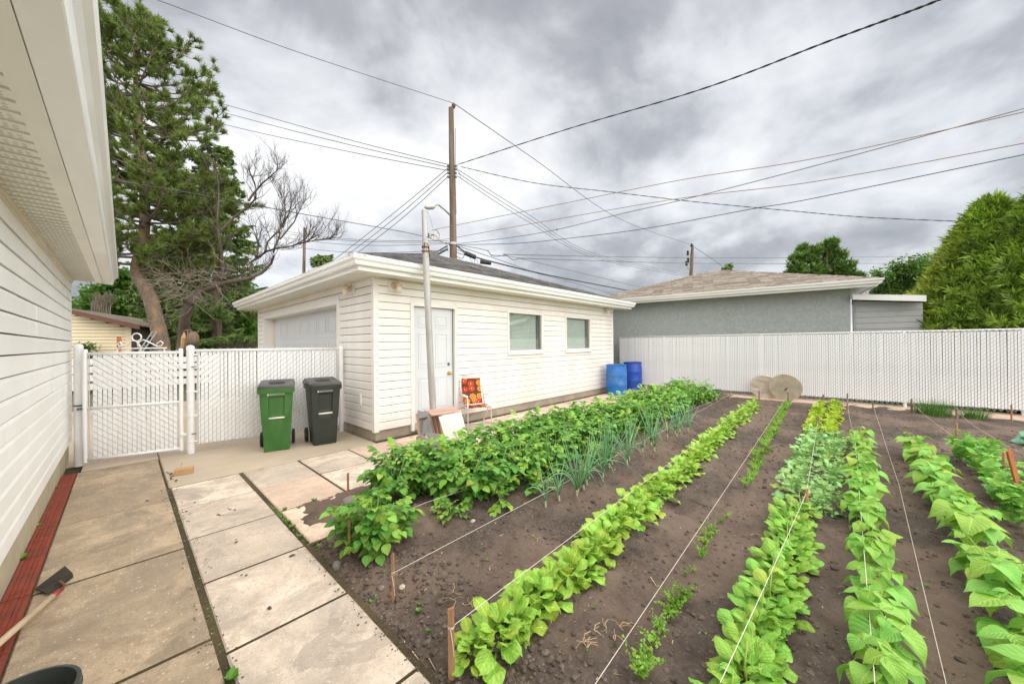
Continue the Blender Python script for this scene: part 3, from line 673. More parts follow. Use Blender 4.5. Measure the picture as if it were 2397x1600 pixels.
# overhead door
ox = GX0+.24
ohd = B(); ohd.mm((ox, od0+.10, .02), (ox+.02, od1-.10, odz-.10)); od = ohd.part('overhead_door', M['door'], gar)
b = B(); b.mm((GX0-.018, od0, .05), (GX0+.011, od0+.11, odz)); b.mm((GX0-.018, od1-.11, .05), (GX0+.011, od1, odz)); b.mm((GX0-.018, od0+.11, odz-.15), (GX0+.011, od1-.11, odz))
b.part('door_trim', M['trim'], od)
b = B(); b.mm((GX0+.0115, od0+.10, .02), (ox-.001, od0+.115, odz-.151)); b.mm((GX0+.0115, od1-.115, .02), (ox-.001, od1-.10, odz-.151)); b.mm((GX0+.0115, od0+.115, odz-.151), (ox-.001, od1-.115, odz-.142)); b.part('door_jamb', M['trim'], od)
b = B(); b.mm((ox-.035, od1-.150, .02), (ox-.012, od1-.125, odz-.17)); b.part('door_track', M['trim_warm'], od)
npan = 9; pw = (od1-od0-.24)/npan; rh = .54
for r_ in range(4):
    zt_ = odz-.20-r_*rh; 
    s_ = B(); s_.mm((ox-.012, od0+.125, max(.03, zt_-rh+.006)), (ox-.0005, od1-.155, zt_)); sec = s_.part('door_section', M['door'], od)
    for k in range(npan):
        ya = od0+.14+k*pw*.975+.05; yb = ya+pw*.78; za, zb = zt_-rh+.10, zt_-.10
        if za < .05: za = .05
        pb = B(); f_ = .014; xf = ox-.020; xb = ox-.0125
        pb.mm((xf, ya, za), (xb, yb, za+f_)); pb.mm((xf, ya, zb-f_), (xb, yb, zb)); pb.mm((xf, ya, za+f_), (xb, ya+f_, zb-f_)); pb.mm((xf, yb-f_, za+f_), (xb, yb, zb-f_)); pb.mm((xf+.002, ya+.04, za+.04), (xb, yb-.04, zb-.04))
        pb.part('raised_panel', M['door'], sec)
# windows
for (x0, x1, z0, z1) in (w1, w2):
    f_ = B(); fo = .058
    f_.mm((x0, GY0-.02, z0+.075), (x0+fo, GY0+.03, z1)); f_.mm((x1-fo, GY0-.02, z0+.075), (x1, GY0+.03, z1)); f_.mm((x0+fo, GY0-.02, z1-fo), (x1-fo, GY0+.03, z1)); f_.mm((x0+fo, GY0-.02, z0+.075), (x1-fo, GY0+.03, z0+.11))
    win = f_.part('window', M['trim'], gar)
    s_ = B(); s_.add([(x0-.0, GY0-.021, z0+.075), (x1+.0, GY0-.021, z0+.075), (x1+.0, GY0-.045, z0+.012), (x0, GY0-.045, z0+.012), (x0, GY0-.001, z0+.075), (x1, GY0-.001, z0+.075), (x1, GY0-.001, z0), (x0, GY0-.001, z0)],
                     [(0, 3, 2, 1), (0, 1, 5, 4), (3, 7, 6, 2), (0, 4, 7, 3), (1, 2, 6, 5), (4, 5, 6, 7)]); s_.part('sill', M['trim'], win)
    g = B(); g.mm((x0+fo, GY0+.034, z0+.11), (x1-fo, GY0+.038, z1-fo)); 
    gm = M.get('window_glass')
    if gm is None:
        gm = bpy.data.materials.new('window_glass'); gm.use_nodes = True; t = gm.node_tree; t.nodes.clear()
        gl = N(t, 'ShaderNodeBsdfGlossy'); lw = N(t, 'ShaderNodeLayerWeight', i_Blend=0.5); gl.inputs['Roughness'].default_value = .02; gl.inputs['Color'].default_value = (.8, .85, .83, 1); tp = N(t, 'ShaderNodeBsdfTransparent'); tp.inputs[0].default_value = (.93, .96, .94, 1)
        ms = N(t, 'ShaderNodeMixShader'); fz = N(t, 'ShaderNodeFresnel', i_IOR=1.6); oo = N(t, 'ShaderNodeOutputMaterial')
        L(t, mathn(t, 'MULTIPLY_ADD', mathn(t, 'POWER', lw.outputs['Facing'], 4.0), .8, .17, True), ms.inputs[0]); L(t, tp.outputs[0], ms.inputs[1]); L(t, gl.outputs[0], ms.inputs[2]); L(t, ms.outputs[0], oo.inputs[0]); M['window_glass'] = gm
    g.part('pane', gm, win)
    g = B(); g.mm((x0+fo-.005, GY0+.115, z0+.09), (x1-fo+.005, GY0+.125, z1-fo)); g.part('backing', M['stucco'], win)
    bl = B(); xe = x1-fo-(.14 if x0 < 7 else .16); zz_ = z0+.13
    while zz_ < z1-fo-.02:
        bl.box(((x0+fo+xe)/2, GY0+.062, zz_), (xe-x0-fo, .032, .0015), Matrix.Rotation(R(52), 3, 'X')); zz_ += .030
    bl.part('blind', M['blind'], win, kind='stuff')
    mu = B(); mu.mm((xe+.01, GY0+.045, z0+.11), (xe+.035, GY0+.10, z1-fo)); mu.part('mullion', M['metal_dark'], win)
    for xx in (x0+.14, x1-.14):
        sc_ = B(); sc_.lathe((xx, GY0-.034, z0+.045), [(.008, 0), (.006, .006)], 8, rotY); sc_.part('screw', M['galv'], win)
# wall lights are things of their own
def wall_light(loc, ang, label):
    t_ = thing('wall_light', label, 'light', loc, 'jar wall lights on the garage', ang)
    Mr = Matrix.Rotation(ang, 3, 'Z'); c = Vector(loc)
    def T_(b_): b_.v = [tuple(c+Mr@Vector(p)) for p in b_.v]; return b_
    b_ = B(); b_.slab((-.085, -.095, -.010), (.085, .095, .012), .006); b_.v = [(p[0], -p[2], p[1]) for p in b_.v]; T_(b_).part('mounting_plate', M['trim'], t_)
    b_ = B(); b_.lathe((0, -.012, .01), [(.058, 0), (.055, .012), (.03, .022)], 20, rotY); T_(b_).part('canopy', M['lampbody'], t_, True)
    b_ = B(); b_.tube([(0, -.03, .01), (0, -.07, .045), (.02, -.11, .05), (.03, -.12, .035)], .013, 8); T_(b_).part('arm', M['lampbody'], t_, True)
    b_ = B(); b_.lathe((.03, -.12, -.02), [(.05, 0), (.052, .03), (.04, .05), (.02, .058)], 20); T_(b_).part('cap', M['lampbody'], t_, True)
    b_ = B(); b_.lathe((.03, -.12, -.12), [(.02, 0), (.038, .004), (.046, .03), (.047, .09), (.042, .10)], 20); T_(b_).part('glass_jar', M['lampglass'], t_, True)
wall_light((2.99, GY0-.016, 2.455), 0, 'tan jar wall light between corner board and side door')
wall_light((9.92, GY0-.016, 2.50), 0, 'tan jar wall light at the far end beyond both windows')
wall_light((GX0-.016, 6.17, 2.46), R(-90), 'tan jar wall light right of the overhead door')
# tap / pipe stub on front
b = B(); b.mm((GX0-.02, 5.86, .52), (GX0-.0025, 5.93, .70)); o = b.part('hose_bracket', M['trim'], None); o.parent = gar; o.matrix_parent_inverse = WM[gar].inverted()
# ================================================================= HOUSE
HX = -.48; HY1 = 7.62; HZ = 2.405
hou = thing('house', 'white vinyl sided house wall with wide gutter and vented soffit', 'house', (-4, 2, 0))
b = B(); b.mm((-8, -2, .26), (HX-.02, HY1-.01, HZ+.01)); b.part('wall', M['sheathing_shade'], hou)  # dark core puts painted shade into the gaps of the house siding
b = B(); b.mm((-7.95, -1.95, -.1), (HX-.022, HY1-.03, .2599)); fnd = b.part('foundation', M['house_found'], hou)
for yy in np.arange(1.0, 7.5, .62):
    b = B(); b.mm((HX-.022, yy, -.02), (HX-.020, yy+.006, .255)); b.part('foundation_joint', M['foundation'], fnd)
wallrun(hou, M['vinyl_house'], (HX-.015, -2, .285), (0, 1), HY1+2-.03, .285, HZ-.03, .131, .018, joints=True)
# planks built for direction (0,1) face +X
b = B(); b.mm((HX-.10, HY1-.03, .27), (HX+.004, HY1+.008, HZ-.002)); b.part('corner_board', M['trim'], hou)
b = B(); b.mm((HX-.017, -2, HZ-.045), (HX+.012, HY1-.031, HZ-.028)); b.mm((HX-.017, -2, HZ-.028), (HX+.022, HY1-.031, HZ-.001)); b.part('frieze_trim', M['trim_warm'], hou)
SX1 = -.195
sofh = B(); sofh.mm((-.9, -2, HZ+.004), (SX1-.002, HY1+.02, HZ+.016)); soh = sofh.part('soffit', M['soffit'], hou)
pm = None; yy = -1.6; k = 0
holes = B()
while yy < HY1-.02:
    p_ = B(); ww = .098
    y2 = min(yy+ww, HY1+.015)
    p_.mm((HX-.0, yy+.003, HZ), (-.268, y2-.003, HZ+.0035)); p_.mm((HX, yy+.005, HZ-.007), (-.268, yy+.016, HZ-.0005))
    p_.part('soffit_panel', M['soffit'], soh)
    for a in np.arange(HX+.03, -.285, .024):
        for q in (.030, .052, .076):
            if yy+q < HY1: holes.mm((a, yy+q, HZ-.0012), (a+.013, yy+q+.0028, HZ-.0004))
    yy += ww
holes.part('vent_slots', M['slot_grey'], soh, kind='stuff')
b = B(); b.mm((-.267, -2, HZ-.006), (SX1-.004, 4.6, HZ+.002)); b.part('soffit_trim', M['soffit'], hou)
b = B(); b.mm((-.267, 4.604, HZ-.006), (SX1-.004, HY1+.02, HZ+.002)); b.part('soffit_trim', M['soffit'], hou)
b = B(); b.mm((SX1, -2, HZ+.012), (SX1+.02, HY1+.022, HZ+.16)); b.part('fascia', M['gutter'], hou)
gp = B()   # wide gutter with bottom, lip and rounded front
prof = [(SX1+.001, HZ-.012), (-.108, HZ-.018), (-.103, HZ-.012), (-.098, HZ+.006), (-.094, HZ+.04), (-.078, HZ+.065), (-.058, HZ+.085), (-.050, HZ+.105), (-.050, HZ+.125), (-.056, HZ+.135), (-.064, HZ+.138), (SX1+.021, HZ+.138), (SX1+.021, HZ+.011), (SX1+.001, HZ+.011)]
gp.prism([(x, -2, z) for x, z in prof], (0, HY1+2.03, 0)); o = gp.part('gutter', M['gutter'], hou)
b = B(); b.prism([(-8, -2.3, HZ+.16), (SX1+.02, -2.3, HZ+.16), (-4, -2.3, HZ+1.7)], (0, HY1+2.3, 0)); b.part('roof', M['roof_grey'], hou)
# ================================================================= FENCES
def chain_panel(parent, p0, p1, zb, zt, pitch, per, slat_w, s0=0, s1=0, face=1, sz0=None, sz1=None, knuckle=.022, slat_mat=None):
    """privacy slats as parts, the woven wire as one part"""
    p0 = Vector((*p0, 0)); p1 = Vector((*p1, 0)); Lh = (p1-p0).length; d = (p1-p0).normalized(); nrm = Vector((d.y, -d.x, 0))*face
    n = int(Lh/pitch); pitch = Lh/n
    sz0 = zb+.035 if sz0 is None else sz0; sz1 = zt-.03 if sz1 is None else sz1
    sb_ = B(); h = sz1-sz0; sb_.slab((-slat_w/2, -.004, 0), (slat_w/2, .004, h), .002); me = sb_.mesh('slat', slat_mat or M['slat'])
    a = math.atan2(d.y, d.x)
    for i in range(n):
        o_ = bpy.data.objects.new('slat', me); COL.objects.link(o_); o_.parent = parent; o_.matrix_parent_inverse = WM[parent].inverted()
        p = p0+d*(pitch*(i+.5)); o_.location = (p.x, p.y, sz0+random.uniform(-.004, .002)); o_.rotation_euler = (0, random.gauss(0, .0015), a)
    # wires
    r = .0034; segs = []
    m = int((zt-zb)/per); per = (zt-zb)/m
    for i in range(n):
        off = (i % 2)*per/2
        for k in range(-1, m+1):
            z0 = zb+k*per+off; za, zm, zc = z0, z0+per/2, z0+per
            if za >= zb-.001 and zm <= zt+.001: segs.append((i, i+1, za, zm, 1))
            if zm >= zb-.001 and zc <= zt+.001: segs.append((i+1, i, zm, zc, -1))
    if segs:
        S = np.array([(s[0]*pitch, s[1]*pitch, s[2], s[3], s[4]) for s in segs])
        dn = np.array(d); nn = np.array(nrm); P0 = np.array(p0)
        A = P0+np.outer(S[:, 0], dn); C_ = P0+np.outer(S[:, 1], dn)
        A[:, 2] += S[:, 2]; C_[:, 2] += S[:, 3]
        offv = (S[:, 4]*.0075)[:, None]*nn
        A += offv; C_ += offv
        dr_ = C_-A; dr_ /= np.linalg.norm(dr_, axis=1)[:, None]; u = np.cross(dr_, nn); u /= np.linalg.norm(u, axis=1)[:, None]; v = np.cross(dr_, u)
        rings = []
        for q in (A, C_):
            for k in range(3):
                an = 2*math.pi*k/3; rings.append(q+(u*math.cos(an)+v*math.sin(an))*r)
        V = np.stack(rings, 1).reshape(-1, 3); base = (np.arange(len(S))*6)[:, None, None]
        F = (base+np.array([(0, 1, 4, 3), (1, 2, 5, 4), (2, 0, 3, 5)])[None]).reshape(-1, 4)
        o_ = link('chain_mesh', np_mesh('chain_mesh', V, F, M['wire_white']), parent); o_['kind'] = 'stuff'
        kb = B()
        for i in range(n+1):
            if i % 2 == 0:
                p = p0+d*(pitch*i)
                kb.tube([p-d*pitch*.5+Vector((0, 0, zt-.004)), p+Vector((0, 0, zt+knuckle)), p+d*pitch*.5+Vector((0, 0, zt-.004))], .0027, 4)
                kb.tube([p-d*pitch*.5+Vector((0, 0, zb+.004)), p+Vector((0, 0, zb-knuckle)), p+d*pitch*.5+Vector((0, 0, zb+.004))], .0024, 4)
        o_ = kb.part('wire_knuckle', M['wire_white'], parent, kind='stuff')
def ppost(parent, x, y, z0, z1, r, cap=True):
    b_ = B(); b_.lathe((x, y, 0), [(r, z0), (r, z1)], 20); o_ = b_.part('post', M['white'], parent); smooth_by_angle(o_)
    if cap:
        b_ = B(); b_.lathe((x, y, z1-.05), [(r+.003, 0), (r+.004, .045), (r*.95, .058), (r*.6, .07), (r*.15, .075)], 20); c = b_.part('post_cap', M['white'], o_); smooth_by_angle(c)
    return o_
# left fence between gate and garage
f0 = (.64, 6.80); f1 = (2.585, 6.49)
lf = thing('fence', 'short white chain link fence with slats behind the two bins', 'fence', (f0[0], f0[1], 0))
gp_ = ppost(lf, f0[0], f0[1], 0, 1.50, .043)
ep_ = ppost(lf, f1[0], f1[1], 0, 1.47, .036)
chain_panel(lf, (f0[0]+.06, f0[1]-.01), (f1[0]-.06, f1[1]+.01), .09, 1.46, .0436, .0765, .0365, face=1)
b = B(); b.tube([(f0[0], f0[1], 1.445), (f1[0], f1[1], 1.445)], .021, 12); o = b.part('top_rail', M['white'], lf, True)
for q, nm in (((f0[0]+.075, f0[1]-.02), 0), ((f1[0]-.075, f1[1]), 1)):
    b = B(); b.mm((q[0]-.009, q[1]-.004, .11), (q[0]+.009, q[1]+.004, 1.43)); b.part('tension_bar', M['wire_white'], lf)
for z in (.16, .52, .86, 1.19, 1.38):
    b = B(); b.lathe((f0[0], f0[1], z), [(.045, 0), (.047, .004), (.047, .018), (.045, .022)], 16); b.box((f0[0]+.055, f0[1]-.035, z+.011), (.05, .012, .02)); o = b.part('band', M['white'], lf)
    b = B(); b.lathe((f0[0]+.078, f0[1]-.03, z+.011), [(.006, 0), (.006, .014)], 6, rotY); b.part('bolt', M['metal_dark'], o)
    b = B(); b.lathe((f1[0], f1[1], z), [(.038, 0), (.040, .004), (.040, .018), (.038, .022)], 16); b.part('band', M['white'], lf)
# gate
g0 = (-.335, 7.06); g1 = (.545, 6.845)
gt = thing('gate', 'white chain link gate with slats, slightly open beside the house', 'gate', (g1[0], g1[1], 0))
for q, zt_ in ((g0, 1.47), (g1, 1.47)):
    b = B(); b.lathe((q[0], q[1], 0), [(.024, .055), (.024, zt_), (.018, zt_+.012)], 16); o = b.part('stile', M['white'], gt); smooth_by_angle(o)
for z in (.085, .735, 1.425):
    b = B(); b.tube([(g0[0], g0[1], z), (g1[0], g1[1], z)], .0185, 12); b.part('rail', M['white'], gt, True)
gd = Vector((g1[0]-g0[0], g1[1]-g0[1], 0)).normalized(); gn = Vector((gd.y, -gd.x, 0))
chain_panel(gt, (g0[0]+.05*gd.x+.012, g0[1]+.05*gd.y), (g1[0]-.04*gd.x, g1[1]-.04*gd.y), .06, 1.45, .0425, .0765, .0355, face=-1, knuckle=.018)
b = B(); b.tube([(g0[0]+.035, g0[1]-.03, .1), (g0[0]+.035, g0[1]-.03, 1.41)], .006, 8); b.part('tension_bar', M['wire_white'], gt)
for z in (.28, 1.22):
    b = B(); b.box(((g1[0]+f0[0])/2, (g1[1]+f0[1])/2-.01, z), (.11, .03, .03)); b.lathe((g1[0], g1[1], z-.02), [(.027, 0), (.027, .04)], 12); o = b.part('hinge', M['white'], gt)
    b = B(); b.box((f0[0]+.03, f0[1]-.055, z), (.05, .012, .012)); b.part('hinge_bolt', M['metal_dark'], o)
b = B(); b.box((g0[0]-.04, g0[1]-.0, .735), (.06, .012, .03)); b.part('latch', M['metal_dark'], gt)
# post by the house with chain
hp = thing('gate_post', 'thick white steel gate post by the house corner', 'post', (-.395, 7.17, 0))
ppost(hp, -.395, 7.17, 0, 1.53, .040)
b = B(); b.lathe((-.395, 7.17, .76), [(.042, 0), (.042, .02)], 16); b.box((-.35, 7.12, .77), (.10, .012, .018)); b.part('latch_band', M['metal_dark'], hp)
ch = B()
for k in range(9):
    z = .90-k*.035+.0; an = (k % 2)*1.57
    pts = [(-.335+.012*math.cos(q)*math.cos(an), 7.22+.012*math.cos(q)*math.sin(an), z+.024*math.sin(q)) for q in np.linspace(0, 6.28, 9)]
    ch.tube(pts, .0035, 5, False)
tag(ch.part('chain', M['chrome']), 'short steel chain hanging at the gate post', 'chain')
# far fence
F0 = (11.60, 5.75); F1 = (11.98, -5.2)
rf = thing('fence', 'long tall white chain link fence with slats behind the garden', 'fence', (11.7, .5, 0))
fd = (Vector((*F1, 0))-Vector((*F0, 0))); FL = fd.length; fd.normalize()
zT = 1.70
chain_panel(rf, F0, F1, .085, zT, .0415, .078, .0345, face=1, sz0=.12, sz1=zT-.04, knuckle=.024)
b = B(); b.tube([(F0[0]+.03, F0[1], zT-.01), (F1[0]+.03, F1[1], zT-.01)], .02, 10); b.part('top_rail', M['white'], rf, True)
for px in (1555, 1783, 2118, 2397):
    r_ = ray(px, 900); A_ = np.array([[r_[0], -fd.x], [r_[1], -fd.y]]); tt = np.linalg.solve(A_, np.array(F0)); q = Vector((*F0, 0))+fd*tt[1]
    ppost(rf, q.x+.035, q.y, 0, zT-.012, .030, False)
# white horizontal board fence beyond the gate
wf = thing('board_fence', 'low white horizontal board fence seen beyond the gate', 'fence', (-1, 11.5, 0))
for z in (.62, .80, .98, 1.14):
    for xa in (-3.4, -.9):
        b = B(); b.mm((xa, 11.6, z), (xa+2.48, 11.63, z+.13)); b.part('board', M['white'], wf)
for xa in (-3.3, -.9, 1.5):
    b = B(); b.mm((xa, 11.632, -.05), (xa+.1, 11.73, 1.3)); b.part('post', M['white'], wf)
sb = thing('scroll_panel', 'white wrought iron scroll ornament rising behind the gate', 'ornament', (-.1, 9.0, 0))
def at2(px, py, d): return Vector(at(px, py, d))
b = B(); dpt = 6.6
c0 = at2(326, 790, dpt)
b.tube([at2(320+11*math.cos(q), 789+9*math.sin(q), dpt) for q in np.linspace(0, 6.28, 17)], .011, 6, False)
def scr(pts): b.tube([at2(x, y, dpt) for x, y in pts], .010, 6)
scr([(278, 812), (285, 806), (282, 800), (275, 803), (280, 811), (298, 806), (308, 797), (318, 798), (326, 806), (330, 812)])
scr([(325, 797), (322, 806), (328, 812)]); scr([(322, 812), (326, 800), (336, 795), (352, 802), (368, 810), (378, 809), (382, 802), (376, 798), (368, 803), (366, 811)])
b.tube([at2(270, 816, dpt), at2(390, 814, dpt)], .012, 6); b.part('scroll', M['white'], sb, True)
b = B(); 
for px in (275, 330, 385): 
    p = at2(px, 815, dpt); b.tube([p, (p.x, p.y, -.05)], .012, 6)
b.part('leg', M['white'], sb)
p = at2(279, 790, 7.6); b = B(); b.mm((p.x-.035, p.y-.02, -.05), (p.x+.035, p.y+.02, at2(279, 788, 7.6).z)); tag(b.part('marker_post', M['stake_red']), 'short rust red post behind the gate', 'post')
# ================================================================= OBJECTS IN THE YARD
def add_print(parent, txt, size, loc, rotm, mat, name='lettering'):
    cu = bpy.data.curves.new(name, 'FONT'); cu.body = txt; cu.size = size; cu.extrude = .0006; cu.align_x = 'CENTER'; cu.resolution_u = 2
    tmp = bpy.data.objects.new('tmp_text', cu); COL.objects.link(tmp)
    dg = bpy.context.evaluated_depsgraph_get(); me = bpy.data.meshes.new_from_object(tmp.evaluated_get(dg)); me.name = name
    bpy.data.objects.remove(tmp); me.materials.clear(); me.materials.append(mat)
    me.transform(Matrix.Translation(loc)@rotm.to_4x4())
    o_ = bpy.data.objects.new(name, me); COL.objects.link(o_); o_.parent = parent; return o_
def make_bin(loc, rot, label, body, rim):
    t_ = thing('wheelie_bin', label, 'bin', loc, 'wheeled bins by the white fence', rot)
    def P_(b_, n, m_, par=None, sm=False):
        o_ = b_.part(n, m_, par if par is not None else t_, sm, world=False); return o_
    # local: front faces -Y, width X.  front foot at y=0
    Hh = .93
    def ringz(z):      # half width, front y, back y at height z (tapers to the foot)
        k = z/Hh; return .185+.055*k, 0.0-.035*k, .40+.17*k
    b_ = B()
    hw0, f0_, b0_ = ringz(0); hw1, f1_, b1_ = ringz(Hh); 
    # front with an inset well: columns x fractions, rows z
    rows = [0, .42, .43, .56, .80, .83, Hh]; cols = [-1, -.94, -.50, -.47, .47, .50, .94, 1]
    def inset(cf, z):
        a = abs(cf)
        well = .028 if a <= .47 else 0
        if z <= .42: return (.014 if a <= .47 else (.014 if a < .96 else .02))
        if z <= .43: return .012 if a > .47 else .014
        if z <= .80: return well+(.0 if a < .96 else .012)
        return 0.0 if a < .96 else .012
    V = []
    for z in rows:
        hw, fy, by = ringz(z)
        for cf in cols: V.append((cf*hw*(1 if z > .425 or abs(cf) < .9 else .97), fy+inset(cf, z), z))
    nc = len(cols)
    F_2 = [(j*nc+i, j*nc+i+1, (j+1)*nc+i+1, (j+1)*nc+i) for j in range(len(rows)-1) for i in range(nc-1)]
    b_.add(V, F_2)
    # sides/back
    V = []
    for z in rows:
        hw, fy, by = ringz(z)
        xa_ = hw*(1 if z > .425 else .97)
        V += [(xa_, fy+inset(1, z), z), (hw, by*.5, z), (hw, by-.03, z), (hw-.03, by, z), (-hw+.03, by, z), (-hw, by-.03, z), (-hw, by*.5, z), (-xa_, fy+inset(-1, z), z)]
    b_.add(V, [(j*8+i, j*8+i+1, (j+1)*8+i+1, (j+1)*8+i) for j in range(len(rows)-1) for i in range(7)])
    b_.add([(-hw0*.97, .02, 0), (hw0*.97, .02, 0), (hw0, .4, 0), (-hw0, .4, 0)], [(3, 2, 1, 0)])
    bo = P_(b_, 'body', body)
    b_ = B()      # rolled rim
    hw, fy, by = ringz(Hh)
    o1 = [(-hw-.018, fy-.01), (-hw*.9, fy-.03), (hw*.9, fy-.03), (hw+.018, fy-.01), (hw+.018, by+.01), (-hw-.018, by+.01)]
    n = len(o1); b_.add([(x, y, Hh-.055) for x, y in o1]+[(x*1.02, y-.004, Hh+.02) for x, y in o1]+[(x*.93, y*.98+.01, Hh+.02) for x, y in o1]+[(x*.93, y*.98+.01, Hh-.05) for x, y in o1],
                        [(i, (i+1) % n, (i+1) % n+n, i+n) for i in range(n)]+[(i+n, (i+1) % n+n, (i+1) % n+2*n, i+2*n) for i in range(n)]+[((i+1) % n, i, i+3*n, (i+1) % n+3*n) for i in range(n)])
    P_(b_, 'rim', rim)
    b_ = B(); s_ = 1.02
    lo = [(-hw-.016, fy-.012), (-hw*.85, fy-.035), (hw*.85, fy-.035), (hw+.016, fy-.012), (hw+.016, by+.012), (hw*.8, by+.03), (-hw*.8, by+.03), (-hw-.016, by+.012)]
    n = len(lo); z0 = Hh+.021
    def lr(sc_, z): return [(x*sc_, (y-.27)*sc_+.27, z+.035*max(0, (y))/.6) for x, y in lo]
    rings = [lr(1, z0), lr(1.0, z0+.028), lr(.95, z0+.048), lr(.80, z0+.052), lr(.74, z0+.044)]
    b_.add([p for r_ in rings for p in r_], [(k*n+i, k*n+(i+1) % n, (k+1)*n+(i+1) % n, (k+1)*n+i) for k in range(4) for i in range(n)]+[tuple(4*n+i for i in range(n))])
    for xx, yy, wx, wy in ((0, .16, .20, .03), (0, .26, .24, .03), (-.03, .36, .18, .025)):
        b_.box((xx, yy, z0+.066), (wx, wy, .014))
    lid = P_(b_, 'lid', M['bin_lid'])
    for sx in (-1, 1):
        b_ = B(); b_.tube([(sx*.14, by+.01, z0+.05), (sx*.20, by+.03, z0+.065)], .016, 8); P_(b_, 'hinge', M['bin_lid'], lid)
        b_ = B(); b_.lathe((sx*.235-.022, .44, .115), [(.098, 0), (.112, .006), (.115, .014), (.115, .032), (.112, .04), (.098, .046)], 24, Matrix.Rotation(R(90), 3, 'Y')); wl = P_(b_, 'wheel', M['tyre'], None); smooth_by_angle(wl)
        b_ = B(); b_.lathe((sx*.235-.026, .44, .115), [(.055, 0), (.05, .054)], 16, Matrix.Rotation(R(90), 3, 'Y')); P_(b_, 'hub', M['bin_lid'], wl)
        b_ = B(); b_.tube([(sx*(hw-.03), by-.02, Hh-.01), (sx*(hw+.02), by+.03, Hh+.03), (sx*(hw+.01), by+.05, Hh+.06)], .012, 6); P_(b_, 'handle_end', rim)
    b_ = B(); b_.tube([(-.11, -.012, .50), (.11, -.012, .50)], .0125, 10); P_(b_, 'grab_bar', M['board_white'], None, True)
    b_ = B(); b_.tube([(-hw+.02, by+.05, Hh+.01), (hw-.02, by+.05, Hh+.01)], .015, 8); P_(b_, 'handle', rim, None, True)
    RX = Matrix.Rotation(R(90), 3, 'X')
    t_.scale = (.86, .90, .95)
    add_print(t_, 'EDMONTON', .036, Vector((.012, -.0365, .845)), RX, M['white'])
    b_ = B(); b_.box((-.115, -.0375, .857), (.024, .003, .026)); P_(b_, 'emblem', M['white'])
    return t_
make_bin((1.487, 6.00, 0), math.atan2(-.10, .35), 'green wheeled bin with black lid, nearer the gate', M['green_bin'], M['green_bin'])
make_bin((2.085, 5.83, 0), math.atan2(-.06, .35), 'black wheeled bin nearer the garage corner', M['black_bin'], M['black_bin'])
def barrel(c, r, h, label, m_):
    t_ = thing('barrel', label, 'barrel', c, 'blue plastic barrels', 0)
    b_ = B(); prof = [(r*.90, 0), (r*.955, .012), (r*.955, .035), (r*.93, .045), (r*.965, .15*h), (r*.985, .30*h), (r, .33*h), (r, .36*h), (r*.985, .38*h), (r*.985, .62*h), (r, .64*h), (r, .67*h), (r*.985, .70*h), (r*.95, h-.09), (r*.925, h-.045), (r*.97, h-.035), (r*.975, h-.004), (r*.955, h), (r*.93, h-.004), (r*.925, h-.04), (r*.90, h-.6)]
    b_.lathe(c, prof, 40, cap=False); b_.lathe(c, [(r*.9, .02), (.01, .022)], 40); o_ = b_.part('body', m_, t_); smooth_by_angle(o_, 50)
    b_ = B(); b_.lathe((c[0], c[1], c[2]+h-.045), [(r*.905, 0), (r*.90, .012), (r*.2, .015)], 40); b_.part('head', m_, t_)
    return t_
p = G(1437, 914); barrel((9.87, 5.0, 0), .30, .87, 'lighter blue plastic barrel standing against the garage corner', M['blue'])
barrel((11.17, 5.09, 0), .29, .88, 'darker blue plastic barrel standing against the white fence', M['blue2'])
p = Vector((10.35, 4.55, 0))
# round stone discs leaning on the fence
def disc(cx_, cy_, r, label, m_, hole):
    c = Vector((cx_, cy_, r*.985)); rot = Matrix.Rotation(R(-90-10), 3, 'Y')
    t_ = thing('round_slab', label, 'slab', (cx_, cy_, 0), 'round stone slabs', 0)
    b_ = B(); b_.lathe(c, [(r-.006, -.02), (r, -.014), (r, .016), (r-.006, .022)], 40, rot); o_ = b_.part('disc', m_, t_); smooth_by_angle(o_, 30)
    if hole:
        b_ = B(); b_.box(c+rot@Vector((-.03, -.02, .024)), (.004, .03, .10), Matrix.Rotation(R(35), 3, 'X')); b_.part('slot', M['void'], t_)
disc(11.50, 1.63, .315, 'round pale mottled stone slab leaning on the fence, further left', M['stone_disc'], False)
disc(11.36, 1.17, .345, 'round tan stone slab with slot, overlapping the paler one', M['stone_disc2'], True)
# clothesline pole
pb0 = Vector((3.42, 4.72, 0)); top = at2(993, 490, 5.60); mid = pb0.lerp(top, .0)
pt = thing('clothesline_pole', 'leaning grey steel clothesline pole before the side door', 'pole', tuple(pb0))
base_px = at2(1018, 1035, 5.72); zj = (at2(996, 590, 5.62))
b = B(); b.tube([(base_px.x, base_px.y, 0), at2(1010, 900, 5.70), zj], [.052, .052, .052], 16); o = b.part('post', M['galv'], pt); smooth_by_angle(o)
b = B(); b.tube([zj-Vector((0, 0, .05)), at2(993.5, 492, 5.6)], .045, 16); q_ = b.part('upper_pipe', M['galv'], pt); smooth_by_angle(q_)
for yy in (579, 589):
    p = at2(995.8, yy, 5.61); b = B(); b.lathe(p, [(.058, -.008), (.058, .008)], 16); b.box(p+Vector((-.06, -.02, 0)), (.03, .02, .016)); b.part('clamp', M['rust'], pt)
b = B(); b.tube([at2(993, 578, 5.52), at2(994, 567, 5.52), at2(999, 570, 5.52), at2(1004, 577, 5.55), at2(1005, 602, 5.56)], .008, 6); b.part('hook', M['rust'], pt, True)
wc = at2(1017.5, 549, 5.45); wax = Matrix((( .25, 0, .97), (0, 1, 0), (-.97, 0, .25)))
